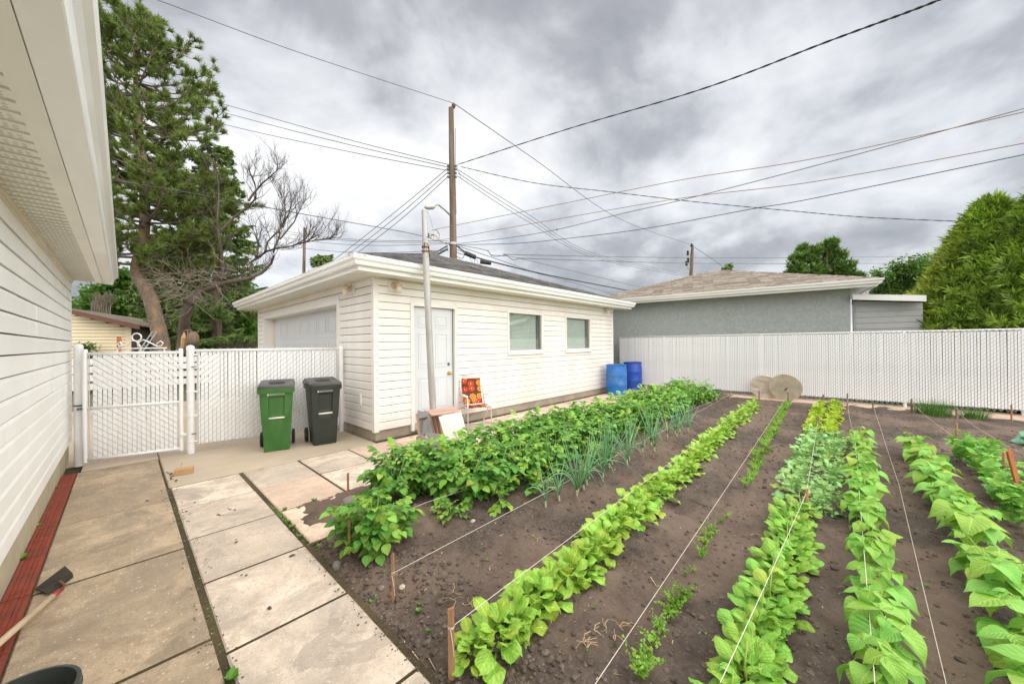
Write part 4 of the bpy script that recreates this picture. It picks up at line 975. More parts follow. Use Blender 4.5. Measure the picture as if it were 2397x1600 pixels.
def pulley_ring(r, r2, nm, par):
    cdir = Vector(CM@np.array([.60, 0, .80])); cdir.normalize(); u = Vector((0, 0, 1)); v = cdir.cross(u).normalized()
    b_ = B(); pts = [wc+(u*math.cos(a)+v*math.sin(a))*r for a in np.linspace(0, 2*math.pi, 25)]; b_.tube(pts, r2, 6, False); return b_, u, v, cdir
rb_, u_, v_, cd_ = pulley_ring(.082, .012, 'rim', pt)
wh = rb_.part('pulley_wheel', M['galv'], pt, True)
b = B(); 
for k in range(5):
    a = k*1.257+.3; b.tube([wc, wc+(u_*math.cos(a)+v_*math.sin(a))*.078], .006, 6)
b.lathe(wc, [(.018, -.02), (.018, .02)], 10, Matrix((v_, u_, cd_)).transposed()); b.part('spoke', M['galv'], wh)
b = B(); b.tube([wc, at2(1004, 552, 5.5), at2(1000, 555, 5.56)], .008, 6); b.tube([at2(1003, 546, 5.5), at2(1003, 556, 5.5)], .01, 6); b.part('bracket', M['metal_dark'], pt)
b = B(); b.tube([at2(999, 492, 5.56), at2(1008, 512, 5.5), at2(1013, 534, 5.46)], .0025, 4); b.part('guy_wire', M['cable_grey'], pt)
# folding chair
cp = Vector((4.39, 5.0, 0)); 
ct = thing('folding_chair', 'folding lawn chair with red floral fabric beside the door', 'chair', tuple(cp), None, R(-25))
def fabric():
    m = bpy.data.materials.new('floral_fabric'); m.use_nodes = True; t = m.node_tree; b_ = t.nodes['Principled BSDF']; tcn = t.nodes.new('ShaderNodeTexCoord')
    mp = t.nodes.new('ShaderNodeMapping'); mp.inputs['Scale'].default_value = (1, 1, 1); L(t, tcn.outputs['UV'], mp.inputs[0])
    v = N(t, 'ShaderNodeTexVoronoi', i_Scale=1.0, i_Randomness=.55); v.voronoi_dimensions = '2D'; L(t, mp.outputs[0], v.inputs['Vector'])
    s1 = N(t, 'ShaderNodeVectorMath', operation='SUBTRACT'); L(t, mp.outputs[0], s1.inputs[0]); L(t, v.outputs['Position'], s1.inputs[1])
    sx = t.nodes.new('ShaderNodeSeparateXYZ'); L(t, s1.outputs[0], sx.inputs[0])
    an = mathn(t, 'ARCTAN2', sx.outputs[1], sx.outputs[0]); pet = mathn(t, 'MULTIPLY', mathn(t, 'ABSOLUTE', mathn(t, 'SINE', mathn(t, 'MULTIPLY', an, 3.5))), .12)
    rr = mathn(t, 'SUBTRACT', v.outputs['Distance'], pet)
    sc2 = t.nodes.new('ShaderNodeSeparateXYZ'); L(t, v.outputs['Color'], sc2.inputs[0])
    pc = mixc(t, mathn(t, 'GREATER_THAN', sc2.outputs[0], .55), (.62, .045, .015), (.78, .26, .02))
    c = mixc(t, mathn(t, 'LESS_THAN', rr, .36), (.10, .035, .008), pc)
    c = mixc(t, mathn(t, 'LESS_THAN', v.outputs['Distance'], .19), c, (.30, .01, .01)); c = mixc(t, mathn(t, 'LESS_THAN', v.outputs['Distance'], .10), c, (.85, .55, .28))
    L(t, c, b_.inputs['Base Color']); b_.inputs['Roughness'].default_value = .8; return m
M['fabric'] = fabric()
def cloth(pts_rows, nm, par, us, vs2):
    V = np.array([p for r_ in pts_rows for p in r_]); ny, nx = len(pts_rows), len(pts_rows[0])
    F_ = np.array([(j*nx+i, j*nx+i+1, (j+1)*nx+i+1, (j+1)*nx+i) for j in range(ny-1) for i in range(nx-1)])
    me = np_mesh(nm, V, F_, M['fabric'], True); uv = me.uv_layers.new(name='UVMap')
    U = np.array([(us*i/(nx-1), vs2*j/(ny-1)) for j in range(ny) for i in range(nx)]); uv.data.foreach_set('uv', U[F_.ravel()].astype(np.float32).ravel())
    o_ = bpy.data.objects.new(nm, me); COL.objects.link(o_); o_.parent = par
    sm = o_.modifiers.new('thick', 'SOLIDIFY'); sm.thickness = .004; return o_
# local: sitter faces -Y ; width X .46
W2 = .215; SH = .36
cloth([[(x, .17+.16*t_-.02*math.sin(math.pi*t_)*0+.025*math.sin(3.14*t_), SH+.03+.46*t_) for x in np.linspace(-W2+.035, W2-.035, 5)] for t_ in np.linspace(0, 1, 7)], 'back_fabric', ct, 2.6, 3.9)
cloth([[(x, -.21+.38*t_, SH+.01-.02*math.sin(3.14*t_)-.008*math.cos(x*7)) for x in np.linspace(-W2+.01, W2-.01, 5)] for t_ in np.linspace(0, 1, 6)], 'seat_fabric', ct, 2.6, 2.4)
fr = []
for s_ in (-1, 1):
    x = s_*W2
    for nm, pts, r_ in (('back_tube', [(x, .15, SH-.02), (x, .30, SH+.40), (x*.98, .335, SH+.52), (x*.86, .34, SH+.545)], .0105),
                        ('front_leg', [(x, -.22, SH+.20), (x*1.0, -.225, SH), (x, -.235, .03), (x, -.21, .012)], .0105),
                        ('rear_leg', [(x*.94, -.12, SH-.01), (x*.94, .12, .16), (x*.94, .20, .03), (x*.94, .18, .012)], .0105),
                        ('seat_tube', [(x, -.22, SH+.01), (x, .17, SH+.01)], .0105)):
        b = B(); b.tube(pts, r_, 8); b.part(nm, M['chrome'], ct, True, world=False)
    b = B(); b.tube([(x*1.06, -.24, SH+.205), (x*1.06, -.05, SH+.215), (x*1.06, .20, SH+.20)], .009, 8); arm_ = b.part('armrest_tube', M['chrome'], ct, True, world=False)
    b = B(); b.slab((x*1.06-.022, -.22, SH+.212), (x*1.06+.022, .05, SH+.232), .006); b.part('armrest_pad', M['white'], arm_, world=False)
for pts in ([(-W2, -.21, .012), (W2, -.21, .012)], [(-W2*.94, .18, .012), (W2*.94, .18, .012)], [(-W2*.86, .34, SH+.545), (W2*.86, .34, SH+.545)], [(-W2, .17, SH+.01), (W2, .17, SH+.01)], [(-W2, -.22, SH+.0), (W2, -.22, SH+.0)]):
    b = B(); b.tube(pts, .0105, 8); b.part('cross_tube', M['chrome'], ct, True, world=False)
# boards piled at the pole foot: quads given by four image corners at a distance, with thickness
def sheet(px4, d4, th, nm, m_, label, cat='board', group='boards stacked at the pole foot'):
    P = [Vector(at(x, y, d)) for (x, y), d in zip(px4, d4)]; n_ = (P[1]-P[0]).cross(P[3]-P[0]).normalized()
    if n_.dot(Vector(CAM)-P[0]) > 0: n_ = -n_
    b_ = B(); b_.prism(P, n_*th); o_ = b_.part(nm, m_); tag(o_, label, cat, group); return o_
dd = 5.35
def foot(px, py_top, zfoot=0):        # depth of a ground contact
    return None
def gd_(px, py): p = G(px, py); return float(-(np.array(CM[:, 2])@(p-CAM)))
d0 = gd_(1053, 1035)
sheet([(1027, 975), (1079, 963), (1093, 1012), (1045, 1034)], [5.20, 5.26, 5.12, 5.06], .012, 'board', M['board_white'], 'cream white panel leaning at the front of the board pile')
for k in range(5):
    x0 = 1003+k*4.5; sheet([(x0, 968+k*1.0), (x0+4.0, 968+k), (x0+19, 1036+k), (x0+14.5, 1034+k)], [5.50, 5.48, 5.32, 5.34], .12, 'board', M['board_pink'] if k % 2 == 0 else M['board_dark'], f'{ORD[k]} upright laminate board from the pole in the pile')
sheet([(992, 960), (1063, 950), (1066, 957), (1006, 965)], [5.60, 5.75, 5.55, 5.42], .015, 'board', M['board_pink'], 'upper pinkish board lying flat on top of the pile')
sheet([(1004, 966), (1079, 957), (1080, 962), (1010, 971)], [5.40, 5.55, 5.38, 5.25], .015, 'board', M['board_pink'], 'lower pinkish board lying flat under the upper one')
sheet([(977, 960), (1002, 964), (1001, 975), (980, 979)], [5.35, 5.30, 5.20, 5.25], .05, 'slate_piece', M['slate'], 'dark grey slab fragment at the top left of the pile', 'slab')
sheet([(973, 967), (980, 967), (988, 1030), (980, 1032)], [5.40, 5.38, 5.20, 5.20], .10, 'board', M['board_pink'], 'narrow tan board upright at the left edge of the pile')
sheet([(981, 979), (1000, 972), (1000, 1012), (984, 1016)], [5.28, 5.28, 5.20, 5.20], .06, 'stone_block', M['rock'], 'rough tan stone chunk wedged between the grey slabs', 'stone')
sheet([(991, 985), (1003, 975), (1010, 1012), (988, 1018)], [5.22, 5.22, 5.15, 5.15], .05, 'slate_piece', M['slate'], 'grey upright slab in the middle of the pile', 'slab')
sheet([(991, 1009), (1042, 1017), (1043, 1042), (1012, 1042)], [5.18, 5.10, 4.98, 5.02], .03, 'slate_piece', M['slate'], 'dark rectangular grey slab low at the front of the pile', 'slab')
sheet([(974, 1022), (984, 1014), (1004, 1028), (1012, 1044), (976, 1052)], [5.00, 5.02, 4.98, 4.90, 4.92], .08, 'stone_block', M['rock'], 'rounded grey broken slab at the lower left of the pile', 'stone')
# brick on the pad
bp_ = G(432, 1110); b = B(); b.slab((-.085, -.045, 0), (.085, .045, .065), .006)
o = b.part('brick', M['brick'], world=False); o.location = (bp_[0], bp_[1]+.05, 0); o.rotation_euler = (0, 0, R(-12)); tag(o, 'single tan brick lying on the concrete pad', 'brick')
# stones in the soil
def stone(px, py, s_, label, m_=None, sc=(1, .8, .5)):
    p = G(px, py); b_ = B(); rr = random.Random(px)
    pts = [Vector(q)*rr.uniform(.8, 1.15) for q in ico]; b_.add([(q.x*s_*sc[0], q.y*s_*sc[1], q.z*s_*sc[2]) for q in pts], icf)
    o_ = b_.part('stone', m_ or M['rock'], world=False); o_.location = (p[0], p[1], hsoil(p[0], p[1])+s_*.15); o_.rotation_euler = (0, 0, rr.uniform(0, 3)); 
    bv = o_.modifiers.new('bev', 'BEVEL'); bv.width = s_*.18; bv.segments = 1
    tag(o_, label, 'stone')
stone(818, 1196, .11, 'grey green rock at the edge of the potato bed', None, (1, .8, .7)); stone(788, 1318, .05, 'angular grey stone beside the paving near the first potato plant', None, (.7, 1, .9))
stone(1107, 1222, .03, 'small pinkish pebble right of the lone potato sprout', M['stone_disc2']); stone(893, 1370, .03, 'small brown pebble beside the thin stake'); stone(941, 1376, .028, 'small pale pebble right of the thin stake', M['stone_disc2'])
# hoe
hb = B(); hp_ = [G(82, 1376, .015), G(152, 1323, .05), G(170, 1340, .055), G(172, 1349, .05), G(140, 1372, .02), G(112, 1388, .015)]
ht = thing('hoe', 'garden hoe with dark steel blade and pale wooden handle', 'hoe', tuple(G(125, 1385)))
hb.prism([Vector(p) for p in hp_], (0, 0, -.004)); hb.part('blade', M['hoe_steel'], ht)
b = B(); b.tube([Vector(G(140, 1360, .035)), Vector(G(152, 1369, .055)), Vector(G(148, 1378, .035)), Vector(G(137, 1384, .03))], .007, 6); b.part('neck', M['rust'], ht)
e1 = Vector(G(143, 1380, .03)); e2 = Vector(G(122, 1396, .035)); b = B(); b.tube([e1, e2], [.011, .016], 10); b.part('ferrule', M['red_paint'], ht, True)
dh = (Vector(G(-20, 1520, .10))-e2).normalized(); b = B(); b.tube([e2, e2+dh*1.25], [.0155, .0165], 10); b.part('handle', M['handle_wood'], ht, True)
# bucket
bc = G(28, 1650, .26); bt = thing('bucket', 'black plastic bucket at the bottom left on the walk', 'bucket', (bc[0], bc[1], 0))
b = B(); b.lathe((bc[0], bc[1], 0), [(.115, .0), (.12, .004), (.148, .25), (.156, .252), (.157, .265), (.145, .267), (.143, .25), (.112, .012), (.01, .010)], 40, cap=False); o = b.part('pail', M['bucket'], bt); smooth_by_angle(o, 50)
b = B(); b.lathe((bc[0], bc[1], 0), [(.150, .235), (.160, .237), (.160, .243), (.150, .245)], 40, cap=False); b.part('rim_band', M['bucket'], bt, True)
# ================================================================= STAKES AND STRINGS
STK = {}
def stake(key, px, py, h, wd, m_, label, lean=(0, 0)):
    p = G(px, py); b_ = B()
    w2 = wd/2; t2 = .008
    b_.add([(-w2*.4, -t2*.5, -.08), (w2*.4, -t2*.5, -.08), (w2*.4, t2*.5, -.08), (-w2*.4, t2*.5, -.08), (-w2, -t2, .0), (w2, -t2, 0), (w2, t2, 0), (-w2, t2, 0), (-w2*.95, -t2, h*.98), (w2*.95, -t2, h), (w2*.95, t2, h), (-w2*.95, t2, h*.97)],
           [(3, 2, 1, 0), (0, 1, 5, 4), (1, 2, 6, 5), (2, 3, 7, 6), (3, 0, 4, 7), (4, 5, 9, 8), (5, 6, 10, 9), (6, 7, 11, 10), (7, 4, 8, 11), (8, 9, 10, 11)])
    o_ = b_.part('stake', m_, world=False); o_.location = (p[0], p[1], 0); o_.rotation_euler = (lean[0], lean[1], R(-45)+random.uniform(-.3, .3)); tag(o_, label, 'stake', 'wooden stakes marking the rows')
    STK[key] = Vector((p[0], p[1], 0)); return o_
stake('a', 1057, 1575, .30, .030, M['stake'], 'orange brown stake tied with string before the nearest chard plant')
stake('b', 920, 1400, .27, .014, M['stake'], 'thin round stake beside the first potato plant')
stake('c', 818, 1300, .26, .016, M['stake'], 'thin stake half hidden left of the first potato plant')
stake('d', 815, 1180, .30, .020, M['stake'], 'stake at the left corner of the potato bed')
stake('e', 1888, 1215, .26, .032, M['stake'], 'orange brown stake between the spinach and the frilly greens')
stake('f', 1777, 936, .24, .026, M['stake_grey'], 'grey stake in front of the pale round slab')
stake('g', 1845, 940, .24, .030, M['stake_grey'], 'grey stake in front of the tan round slab')
stake('h', 1924, 948, .26, .030, M['stake_grey'], 'leaning dark stake behind the yellow lettuce', (0, .18))
stake('i', 1984, 955, .33, .026, M['stake_grey'], 'tall brown stake right of the yellow lettuce')
stake('j', 2044, 960, .19, .024, M['stake_grey'], 'short dark stake in front of the green hose')
stake('k', 2134, 967, .30, .026, M['stake_grey'], 'pale brown stake left of the large chive clump')
stake('l', 2240, 979, .20, .05, M['stake_grey'], 'broad brown stake between the two chive clumps')
stake('m', 2368, 984, .30, .020, M['stake'], 'thin orange stake at the foot of the fence, far right')
stake('n', 1915, 1005, .22, .036, M['stake_grey'], 'weathered stake on the left side of the lettuce')
stake('o', 2000, 1040, .22, .024, M['stake'], 'tan stake rising from the far end of the left bean row')
stake('p', 2131, 1075, .24, .018, M['stake'], 'pale stake tip at the far end of the right bean row')
stake('q', 2240, 1065, .42, .022, M['stake'], 'tan stake with knotted string at the far end of the peas')
stake('r', 2352, 1172, .46, .028, M['stake'], 'brown stake standing among the pea plants')
stake('s', 2400, 1205, .58, .040, M['stake_red'], 'red brown leaning board stake at the far right among peas', (0, -.25))
stake('t', 1707, 934, .20, .026, M['stake'], 'stake at the far end of the potato bed', (0, .2))
def string(label, pts, sag=.01):
    b_ = B(); P = []
    for a, c in zip(pts[:-1], pts[1:]):
        a, c = Vector(a), Vector(c)
        for k in range(12):
            t_ = k/12; q = a.lerp(c, t_); q.z -= sag*4*t_*(1-t_); P.append(q)
    P.append(Vector(pts[-1])); b_.tube(P, .0016, 5)
    return tag(b_.part('string', M['string']), label, 'string', 'strings stretched along the rows')
def Z(k, z): v = STK[k].copy(); v.z = z; return v
string('string from the thin stake through to the onions', [Z('b', .15), (10.9, 2.22, .16)], .01)
string('string over the potato plants front edge', [Z('c', .20), (1.75, 2.62, .17), (4.6, 2.5, .12), Z('t', .12)], .01)
string('string along the chard row from the orange stake', [Z('a', .21), Z('f', .14)], .01)
string('string crossing the bare soil beside the carrots', [G(1385, 1612, .08), Z('g', .17)], .01)
string('string over the spinach row to the frilly greens', [(1.5, .36, .24), Z('e', .22), Z('n', .15)], .01)
string('string over the left bean row', [(1.6, -.06, .24), Z('o', .20)], .01)
string('drooping string from tall brown stake to the left beans', [Z('i', .18), (9.6, 0, .05), Z('o', .12)], .02)
string('string beside the right bean row to the short dark stake', [(2.2, -.28, .08), (5.3, -.36, .05), (8.3, -.38, .04), Z('j', .12)], .01)
string('string from the pale stake by the chives to the peas', [Z('k', .22), Z('q', .22), (5.2, -1.05, .3)], .03)
string('string from the broad stake to the far right peas', [Z('l', .14), (8.6, -1.5, .1), (5.8, -1.5, .25)], .03)
b = B()
for k, z in (('a', .21), ('b', .15)):
    for q in range(3):
        b.lathe(Z(k, z+.004*q), [(.017 if k == 'a' else .010, 0), (.017 if k == 'a' else .010, .003)], 8, cap=False)
    b.tube([Z(k, z)+Vector((-.012, -.01, 0)), Z(k, z-.05)+Vector((-.006, -.016, 0)), Z(k, z-.13)+Vector((.004, -.014, 0))], .0018, 4)
tag(b.part('string_knot', M['string']), 'string knots hanging on the two nearest stakes', 'string')
# ================================================================= VEGETABLES
def wfun(kind):
    def bell(t_, pk, a, c): return (max(0, t_)**a)*(max(0, 1-t_)**c)/((pk**a)*((1-pk)**c))
    return {
        'bean': lambda t_: max(.0, bell(min(1, t_*.97+.03), .28, .55, 1.4)),
        'potato': lambda t_: max(.0, bell(min(1, t_*.95+.05), .38, .7, 1.1)),
        'chard': lambda t_: .10 if t_ < .22 else max(.10*(1-t_)*1.2, bell((t_-.22)/.78, .55, .8, .6)),
        'spinach': lambda t_: .07 if t_ < .20 else max(.07*(1-t_), bell((t_-.20)/.80, .42, .6, .8)),
        'pea': lambda t_: bell(min(1, t_*.95+.05), .45, .6, .6),
        'kale': lambda t_: .08 if t_ < .15 else max(.05, bell((t_-.15)/.85, .55, .7, .6)*(1 if int(t_*26) % 2 else .28)),
        'lettuce': lambda t_: max(.15, bell(min(1, t_*.96+.02), .66, .9, .3)),
        'cabbage': lambda t_: .1 if t_ < .15 else bell((t_-.15)/.85, .5, .5, .4)}[kind]
def leaf_tmpl(kind, Ln, W, fold=.2, droop=.5, wave=.0, nt_=7, nu=4, seed=0, cup=0.0, wk=9):
    wf_ = wfun(kind); rr = random.Random(seed); V = []; UV = []; ph = rr.uniform(0, 6); tw = rr.uniform(-.25, .25); cr_ = {'chard': .022, 'spinach': .028, 'kale': .02, 'lettuce': .03}.get(kind, .006)
    for j in range(nt_+1):
        t_ = j/nt_; wd = wf_(t_)*W/2; 
        yy = Ln*(t_-.18*droop*t_*t_); zc_ = -droop*Ln*.55*t_*t_+rr.uniform(-.01, .01)*Ln
        for i in range(nu+1):
            u = -1+2*i/nu; x = u*wd
            z = zc_+fold*abs(x)-cup*abs(u)**2*wd+wave*Ln*abs(u)*math.sin(t_*wk+ph+(2.2 if u > 0 else 0))+tw*x*t_+rr.uniform(-cr_, cr_)*Ln*(1.2 if 0 < i < nu else .8)
            V.append((x, yy+(wave*.6*Ln*math.cos(t_*wk+ph)*abs(u) if wave else 0), z)); UV.append((.5+u*.5, t_))
    F_ = [(j*(nu+1)+i, j*(nu+1)+i+1, (j+1)*(nu+1)+i+1, (j+1)*(nu+1)+i) for j in range(nt_) for i in range(nu)]
    return np.array(V), np.array(F_), np.array(UV)
def uv_mesh(name, V, F_, UV, mat, smooth=True):
    me = np_mesh(name, V, F_, mat, smooth); uv = me.uv_layers.new(name='UVMap'); uv.data.foreach_set('uv', UV[F_.ravel()].astype(np.float32).ravel()); return me
def cat_tmpl(parts):
    Vs, Fs, Us = [], [], []; n = 0
    for (V, F_, U), Mx in parts:
        Vs.append((np.c_[V, np.ones(len(V))]@np.array(Mx).T)[:, :3]); Fs.append(F_+n); Us.append(U); n += len(V)
    return np.concatenate(Vs), np.concatenate(Fs), np.concatenate(Us)
def mtx(loc, d, up=(0, 0, 1), s_=1.0, roll=0.0):
    return Matrix.Translation(Vector(loc))@frame_from(d, up).to_4x4()@Matrix.Rotation(roll, 4, 'Y')@Matrix.Scale(s_, 4)
def dirv(az, el): return Vector((math.cos(az)*math.cos(el), math.sin(az)*math.cos(el), math.sin(el)))
T_ = {}
T_['bean'] = [leaf_tmpl('bean', .125, .092+.004*k, .12+.07*k, .35+.16*k, .010+.006*k, 7, 4, k) for k in range(5)]
def compound(seed):
    rr = random.Random(seed); base = [leaf_tmpl('potato', 1, .84, .30, .35, .02, 5, 2, seed*9+k) for k in range(3)]; ps = []
    for k in range(3):
        y = .045+.052*k; sz = .042+.014*k
        for s_ in (-1, 1):
            ps.append((base[k % 3], mtx((0, y, -.05*y), (s_*.95, .55, -.1+rr.uniform(-.25, .2)), s_=sz*rr.uniform(.9, 1.15), roll=rr.uniform(-.3, .3))))
    ps.append((base[0], mtx((0, .185, -.012), (rr.uniform(-.1, .1), 1, -.25), s_=.075)))
    rb_ = (np.array([(-.0025, 0, 0), (.0025, 0, 0), (.0015, .19, -.01), (-.0015, .19, -.01)]), np.array([(0, 1, 2, 3)]), np.array([(.5, 0)]*4)); ps.append((rb_, I4))
    return cat_tmpl(ps)
T_['potato'] = [compound(k) for k in range(5)]
T_['chard'] = [leaf_tmpl('chard', .150, .092, .15, .6, .06, 9, 6, k, 0, 10) for k in range(5)]
T_['spinach'] = [leaf_tmpl('spinach', .135, .092, -.05, .7, .04, 9, 6, k, .4, 10) for k in range(5)]
T_['pea'] = [cat_tmpl([(leaf_tmpl('pea', .046, .036, .3, .2, .0, 4, 2, k), mtx((0, .02*q, 0), (s_*1, .5, .1))) for q in (0, 1, 2) for s_ in (-1, 1)]) for k in range(4)]
T_['kale'] = [leaf_tmpl('kale', .16, .10, .2, .55, .06, 15, 2, k, 0, 14) for k in range(5)]
T_['lettuce'] = [leaf_tmpl('lettuce', .13, .12, .1, .25, .13, 8, 6, k, 0, 16) for k in range(5)]
T_['cabbage'] = [leaf_tmpl('cabbage', .24, .18, .1, .4, .03, 7, 4, k) for k in range(3)]
ME = {k: [uv_mesh('leaf', *t_, M['l_'+k]) for t_ in v] for k, v in T_.items()}
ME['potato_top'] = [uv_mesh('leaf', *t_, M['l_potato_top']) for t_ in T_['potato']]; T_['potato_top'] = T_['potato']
PLANT_PROTO = {}
def plant(name, label, cat, group, x, y, rot, s_, leaves, stems, stemmat, near=True, z=None):
    """leaves: (kind, index, matrix); stems: (points, radii)"""
    z = hsoil(x, y)-.005 if z is None else z
    if near:
        root = thing(name, label, cat, (x, y, z), group, rot); root.scale = (s_, s_, s_)
        for kind, k, mx in leaves:
            o_ = bpy.data.objects.new('leaf', ME[kind][k]); COL.objects.link(o_); o_.parent = root; o_.matrix_basis = mx
        if stems:
            b_ = B()
            for pts, r_ in stems: b_.tube(pts, r_, 5)
            o_ = bpy.data.objects.new('stem', b_.mesh('stem', stemmat, True)); COL.objects.link(o_); o_.parent = root
        return root
    vs_, fs_, us_, mi = [], [], [], []; n = 0; mats = []
    for kind, k, mx in leaves:
        V, F_, U = T_[kind][k]; V = (np.c_[V, np.ones(len(V))]@np.array(mx).T)[:, :3]; vs_.append(V); fs_.append(F_+n); us_.append(U); n += len(V)
        mn = M['l_'+kind]
        if mn not in mats: mats.append(mn)
        mi += [mats.index(mn)]*len(F_)
    me = uv_mesh(name, np.concatenate(vs_), np.concatenate(fs_), np.concatenate(us_), mats[0])
    for m_ in mats[1:]: me.materials.append(m_)
    me.polygons.foreach_set('material_index', np.array(mi, dtype=np.int32))
    o_ = bpy.data.objects.new(name, me); COL.objects.link(o_); o_.location = (x, y, z); o_.rotation_euler = (0, 0, rot); o_.scale = (s_, s_, s_)
    return tag(o_, label, cat, group)
rp = random.Random(11)
def potato_spec(H_=.42, Rr=.30, n=30, lush=.25):
    lv = []; st = []
    ns = 6; tops = []
    for k in range(ns):
        az = k*6.283/ns+rp.uniform(-.4, .4); rr = Rr*rp.uniform(.25, .75) if k else .03; tp = Vector((math.cos(az)*rr, math.sin(az)*rr, H_*rp.uniform(.75, 1.0)*(1-.25*rr/Rr))); tops.append(tp)
        st.append(([(0, 0, 0), (tp.x*.5, tp.y*.5, tp.z*.45), tp], [.008, .006, .004]))
    per = max(3, n//ns)
    for tp in tops:
        for q in range(per):
            f = 1-q/per; p = Vector((tp.x*(.35+.65*f), tp.y*(.35+.65*f), tp.z*(.12+.88*f))); az = rp.uniform(0, 6.283)
            if q > 1 and (tp.x or tp.y): az = math.atan2(tp.y, tp.x)+rp.uniform(-1.3, 1.3)
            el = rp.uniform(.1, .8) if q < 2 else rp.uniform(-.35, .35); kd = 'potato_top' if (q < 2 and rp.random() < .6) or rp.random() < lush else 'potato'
            lv.append((kd, rp.randrange(5), mtx(p, dirv(az, el), s_=(.74 if q < 2 else .96)*rp.uniform(.8, 1.2), roll=rp.uniform(-.3, .3))))
    return lv, st
pot = []
pot.append((1.27, 2.60, .95, .38))
x = 2.25
while x < 10.6: pot.append((x+rp.uniform(-.06, .06), 2.72+rp.uniform(-.08, .08), rp.uniform(.9, 1.15), .25)); x += .40
frontn = len(pot)
x = 1.78
while x < 10.8: pot.append((x+rp.uniform(-.06, .06), 3.35+rp.uniform(-.06, .06), rp.uniform(1.0, 1.22), .12)); x += .39
for i, (x, y, s_, lu) in enumerate(pot):
    fr_ = i < frontn; j = i if fr_ else i-frontn; near = x < 6.0
    lv, st = potato_spec(.38, .30, 102 if near else 66, lu)
    lab = f'{ordn(j)} potato plant from the near end, ' + ('front potato row beside the onions' if fr_ else 'back potato row along the paved path')
    if i == 0: lab = 'nearest potato plant standing alone behind the thin stake'
    plant('potato_plant', lab, 'potato plant', 'potato plants in the bed', x, y, rp.uniform(0, 6), s_, lv, st, M['stem'], near)
lv, st = potato_spec(.16, .12, 9, .6); plant('potato_plant', 'small lone potato sprout right of the nearest potato plant', 'potato plant', None, 1.90, 2.50, 1, .75, lv, st, M['stem'])
for (x, y, k) in ((2.42, 2.42, 0), (2.86, 2.36, 1), (3.3, 2.42, 2), (4.1, 2.36, 3)):   # low shoots creeping out of the front row
    lv, st = potato_spec(.13, .12, 9, .5); plant('potato_plant', f'{ORD[k]} low potato shoot creeping out in front of the front potato row', 'potato plant', 'low potato shoots', x, y, k, 1.0, lv, st, M['stem'])
# onions
on = [2.66, 2.78, 2.90, 3.04, 3.12, 3.20, 3.30, 3.42, 3.62, 3.80, 3.95, 4.10, 4.22, 4.38, 4.50, 4.85, 5.0, 5.13, 5.25, 5.75, 5.95, 6.12, 6.28, 6.42]
om = [M['l_onion']]
for i, x in enumerate(on):
    y = 2.05+rp.uniform(-.09, .09); x += rp.uniform(-.04, .04); root = thing('onion_plant', f'{ordn(i)} onion plant from the near end of the onion row', 'onion plant', (x, y, hsoil(x, y)), 'green onions in a row')
    n_ = rp.randint(6, 9); small = i < 3
    b_ = B(); b_.lathe((0, 0, -.01), [(.008, 0), (.013, .015), (.009, .04), (.007, .075), (.003, .09)], 8); b_.part('bulb', M['stem_w'], root, True, world=False)
    for k in range(n_):
        az = rp.uniform(0, 6.28); Ln = rp.uniform(.30, .52)*(.62 if small else 1.12); out = rp.uniform(.05, .5); fl = rp.random() < .28; dv = dirv(az, 0); pts = []
        for q in range(7):
            t_ = q/6; r_ = Ln*(out*t_+(.5*t_*t_ if fl else .06*t_*t_)); z_ = .05+Ln*(t_-(.75*t_*t_*t_ if fl else 0)); pts.append(dv*r_+Vector((0, 0, z_)))
        b_ = B(); b_.tube(pts, [.0045, .006, .0062, .0055, .0045, .003, .0008], 5); o_ = b_.part('leaf', M['l_onion'], root, True, world=False)
# chard row
def rosette(kind, n, H_, el0, el1, sz, spread=.03, stalk=None):
    lv = []; 
    for k in range(n):
        f = k/max(1, n-1); az = k*2.4+rp.uniform(-.4, .4); el = el0+(el1-el0)*f+rp.uniform(-.12, .12)
        p = dirv(az, 0)*rp.uniform(0, spread)+Vector((0, 0, H_*f*rp.uniform(.3, 1)))
        lv.append((kind, rp.randrange(len(ME[kind])), mtx(p, dirv(az, el), s_=sz*rp.uniform(.75, 1.15)*(1-.25*f), roll=rp.uniform(-.5, .5))))
    return lv
x = 1.13; i = 0
while x < 9.9:
    near = x < 6.2; yy = 1.31+.035*(x-1)+.0+rp.uniform(-.04, .04); yy = min(yy, 1.60)
    s_ = .72 if i == 0 else rp.uniform(.92, 1.12)
    plant('chard_plant', f'{ordn(i)} chard plant from the orange stake along the light green row', 'chard plant', 'chard row', x, yy, rp.uniform(0, 6), s_*1.0, rosette('chard', 26 if near else 17, .12, .10, 1.3, 1.0, .07), [], None, near)
    x += .15 if i else .12; i += 1
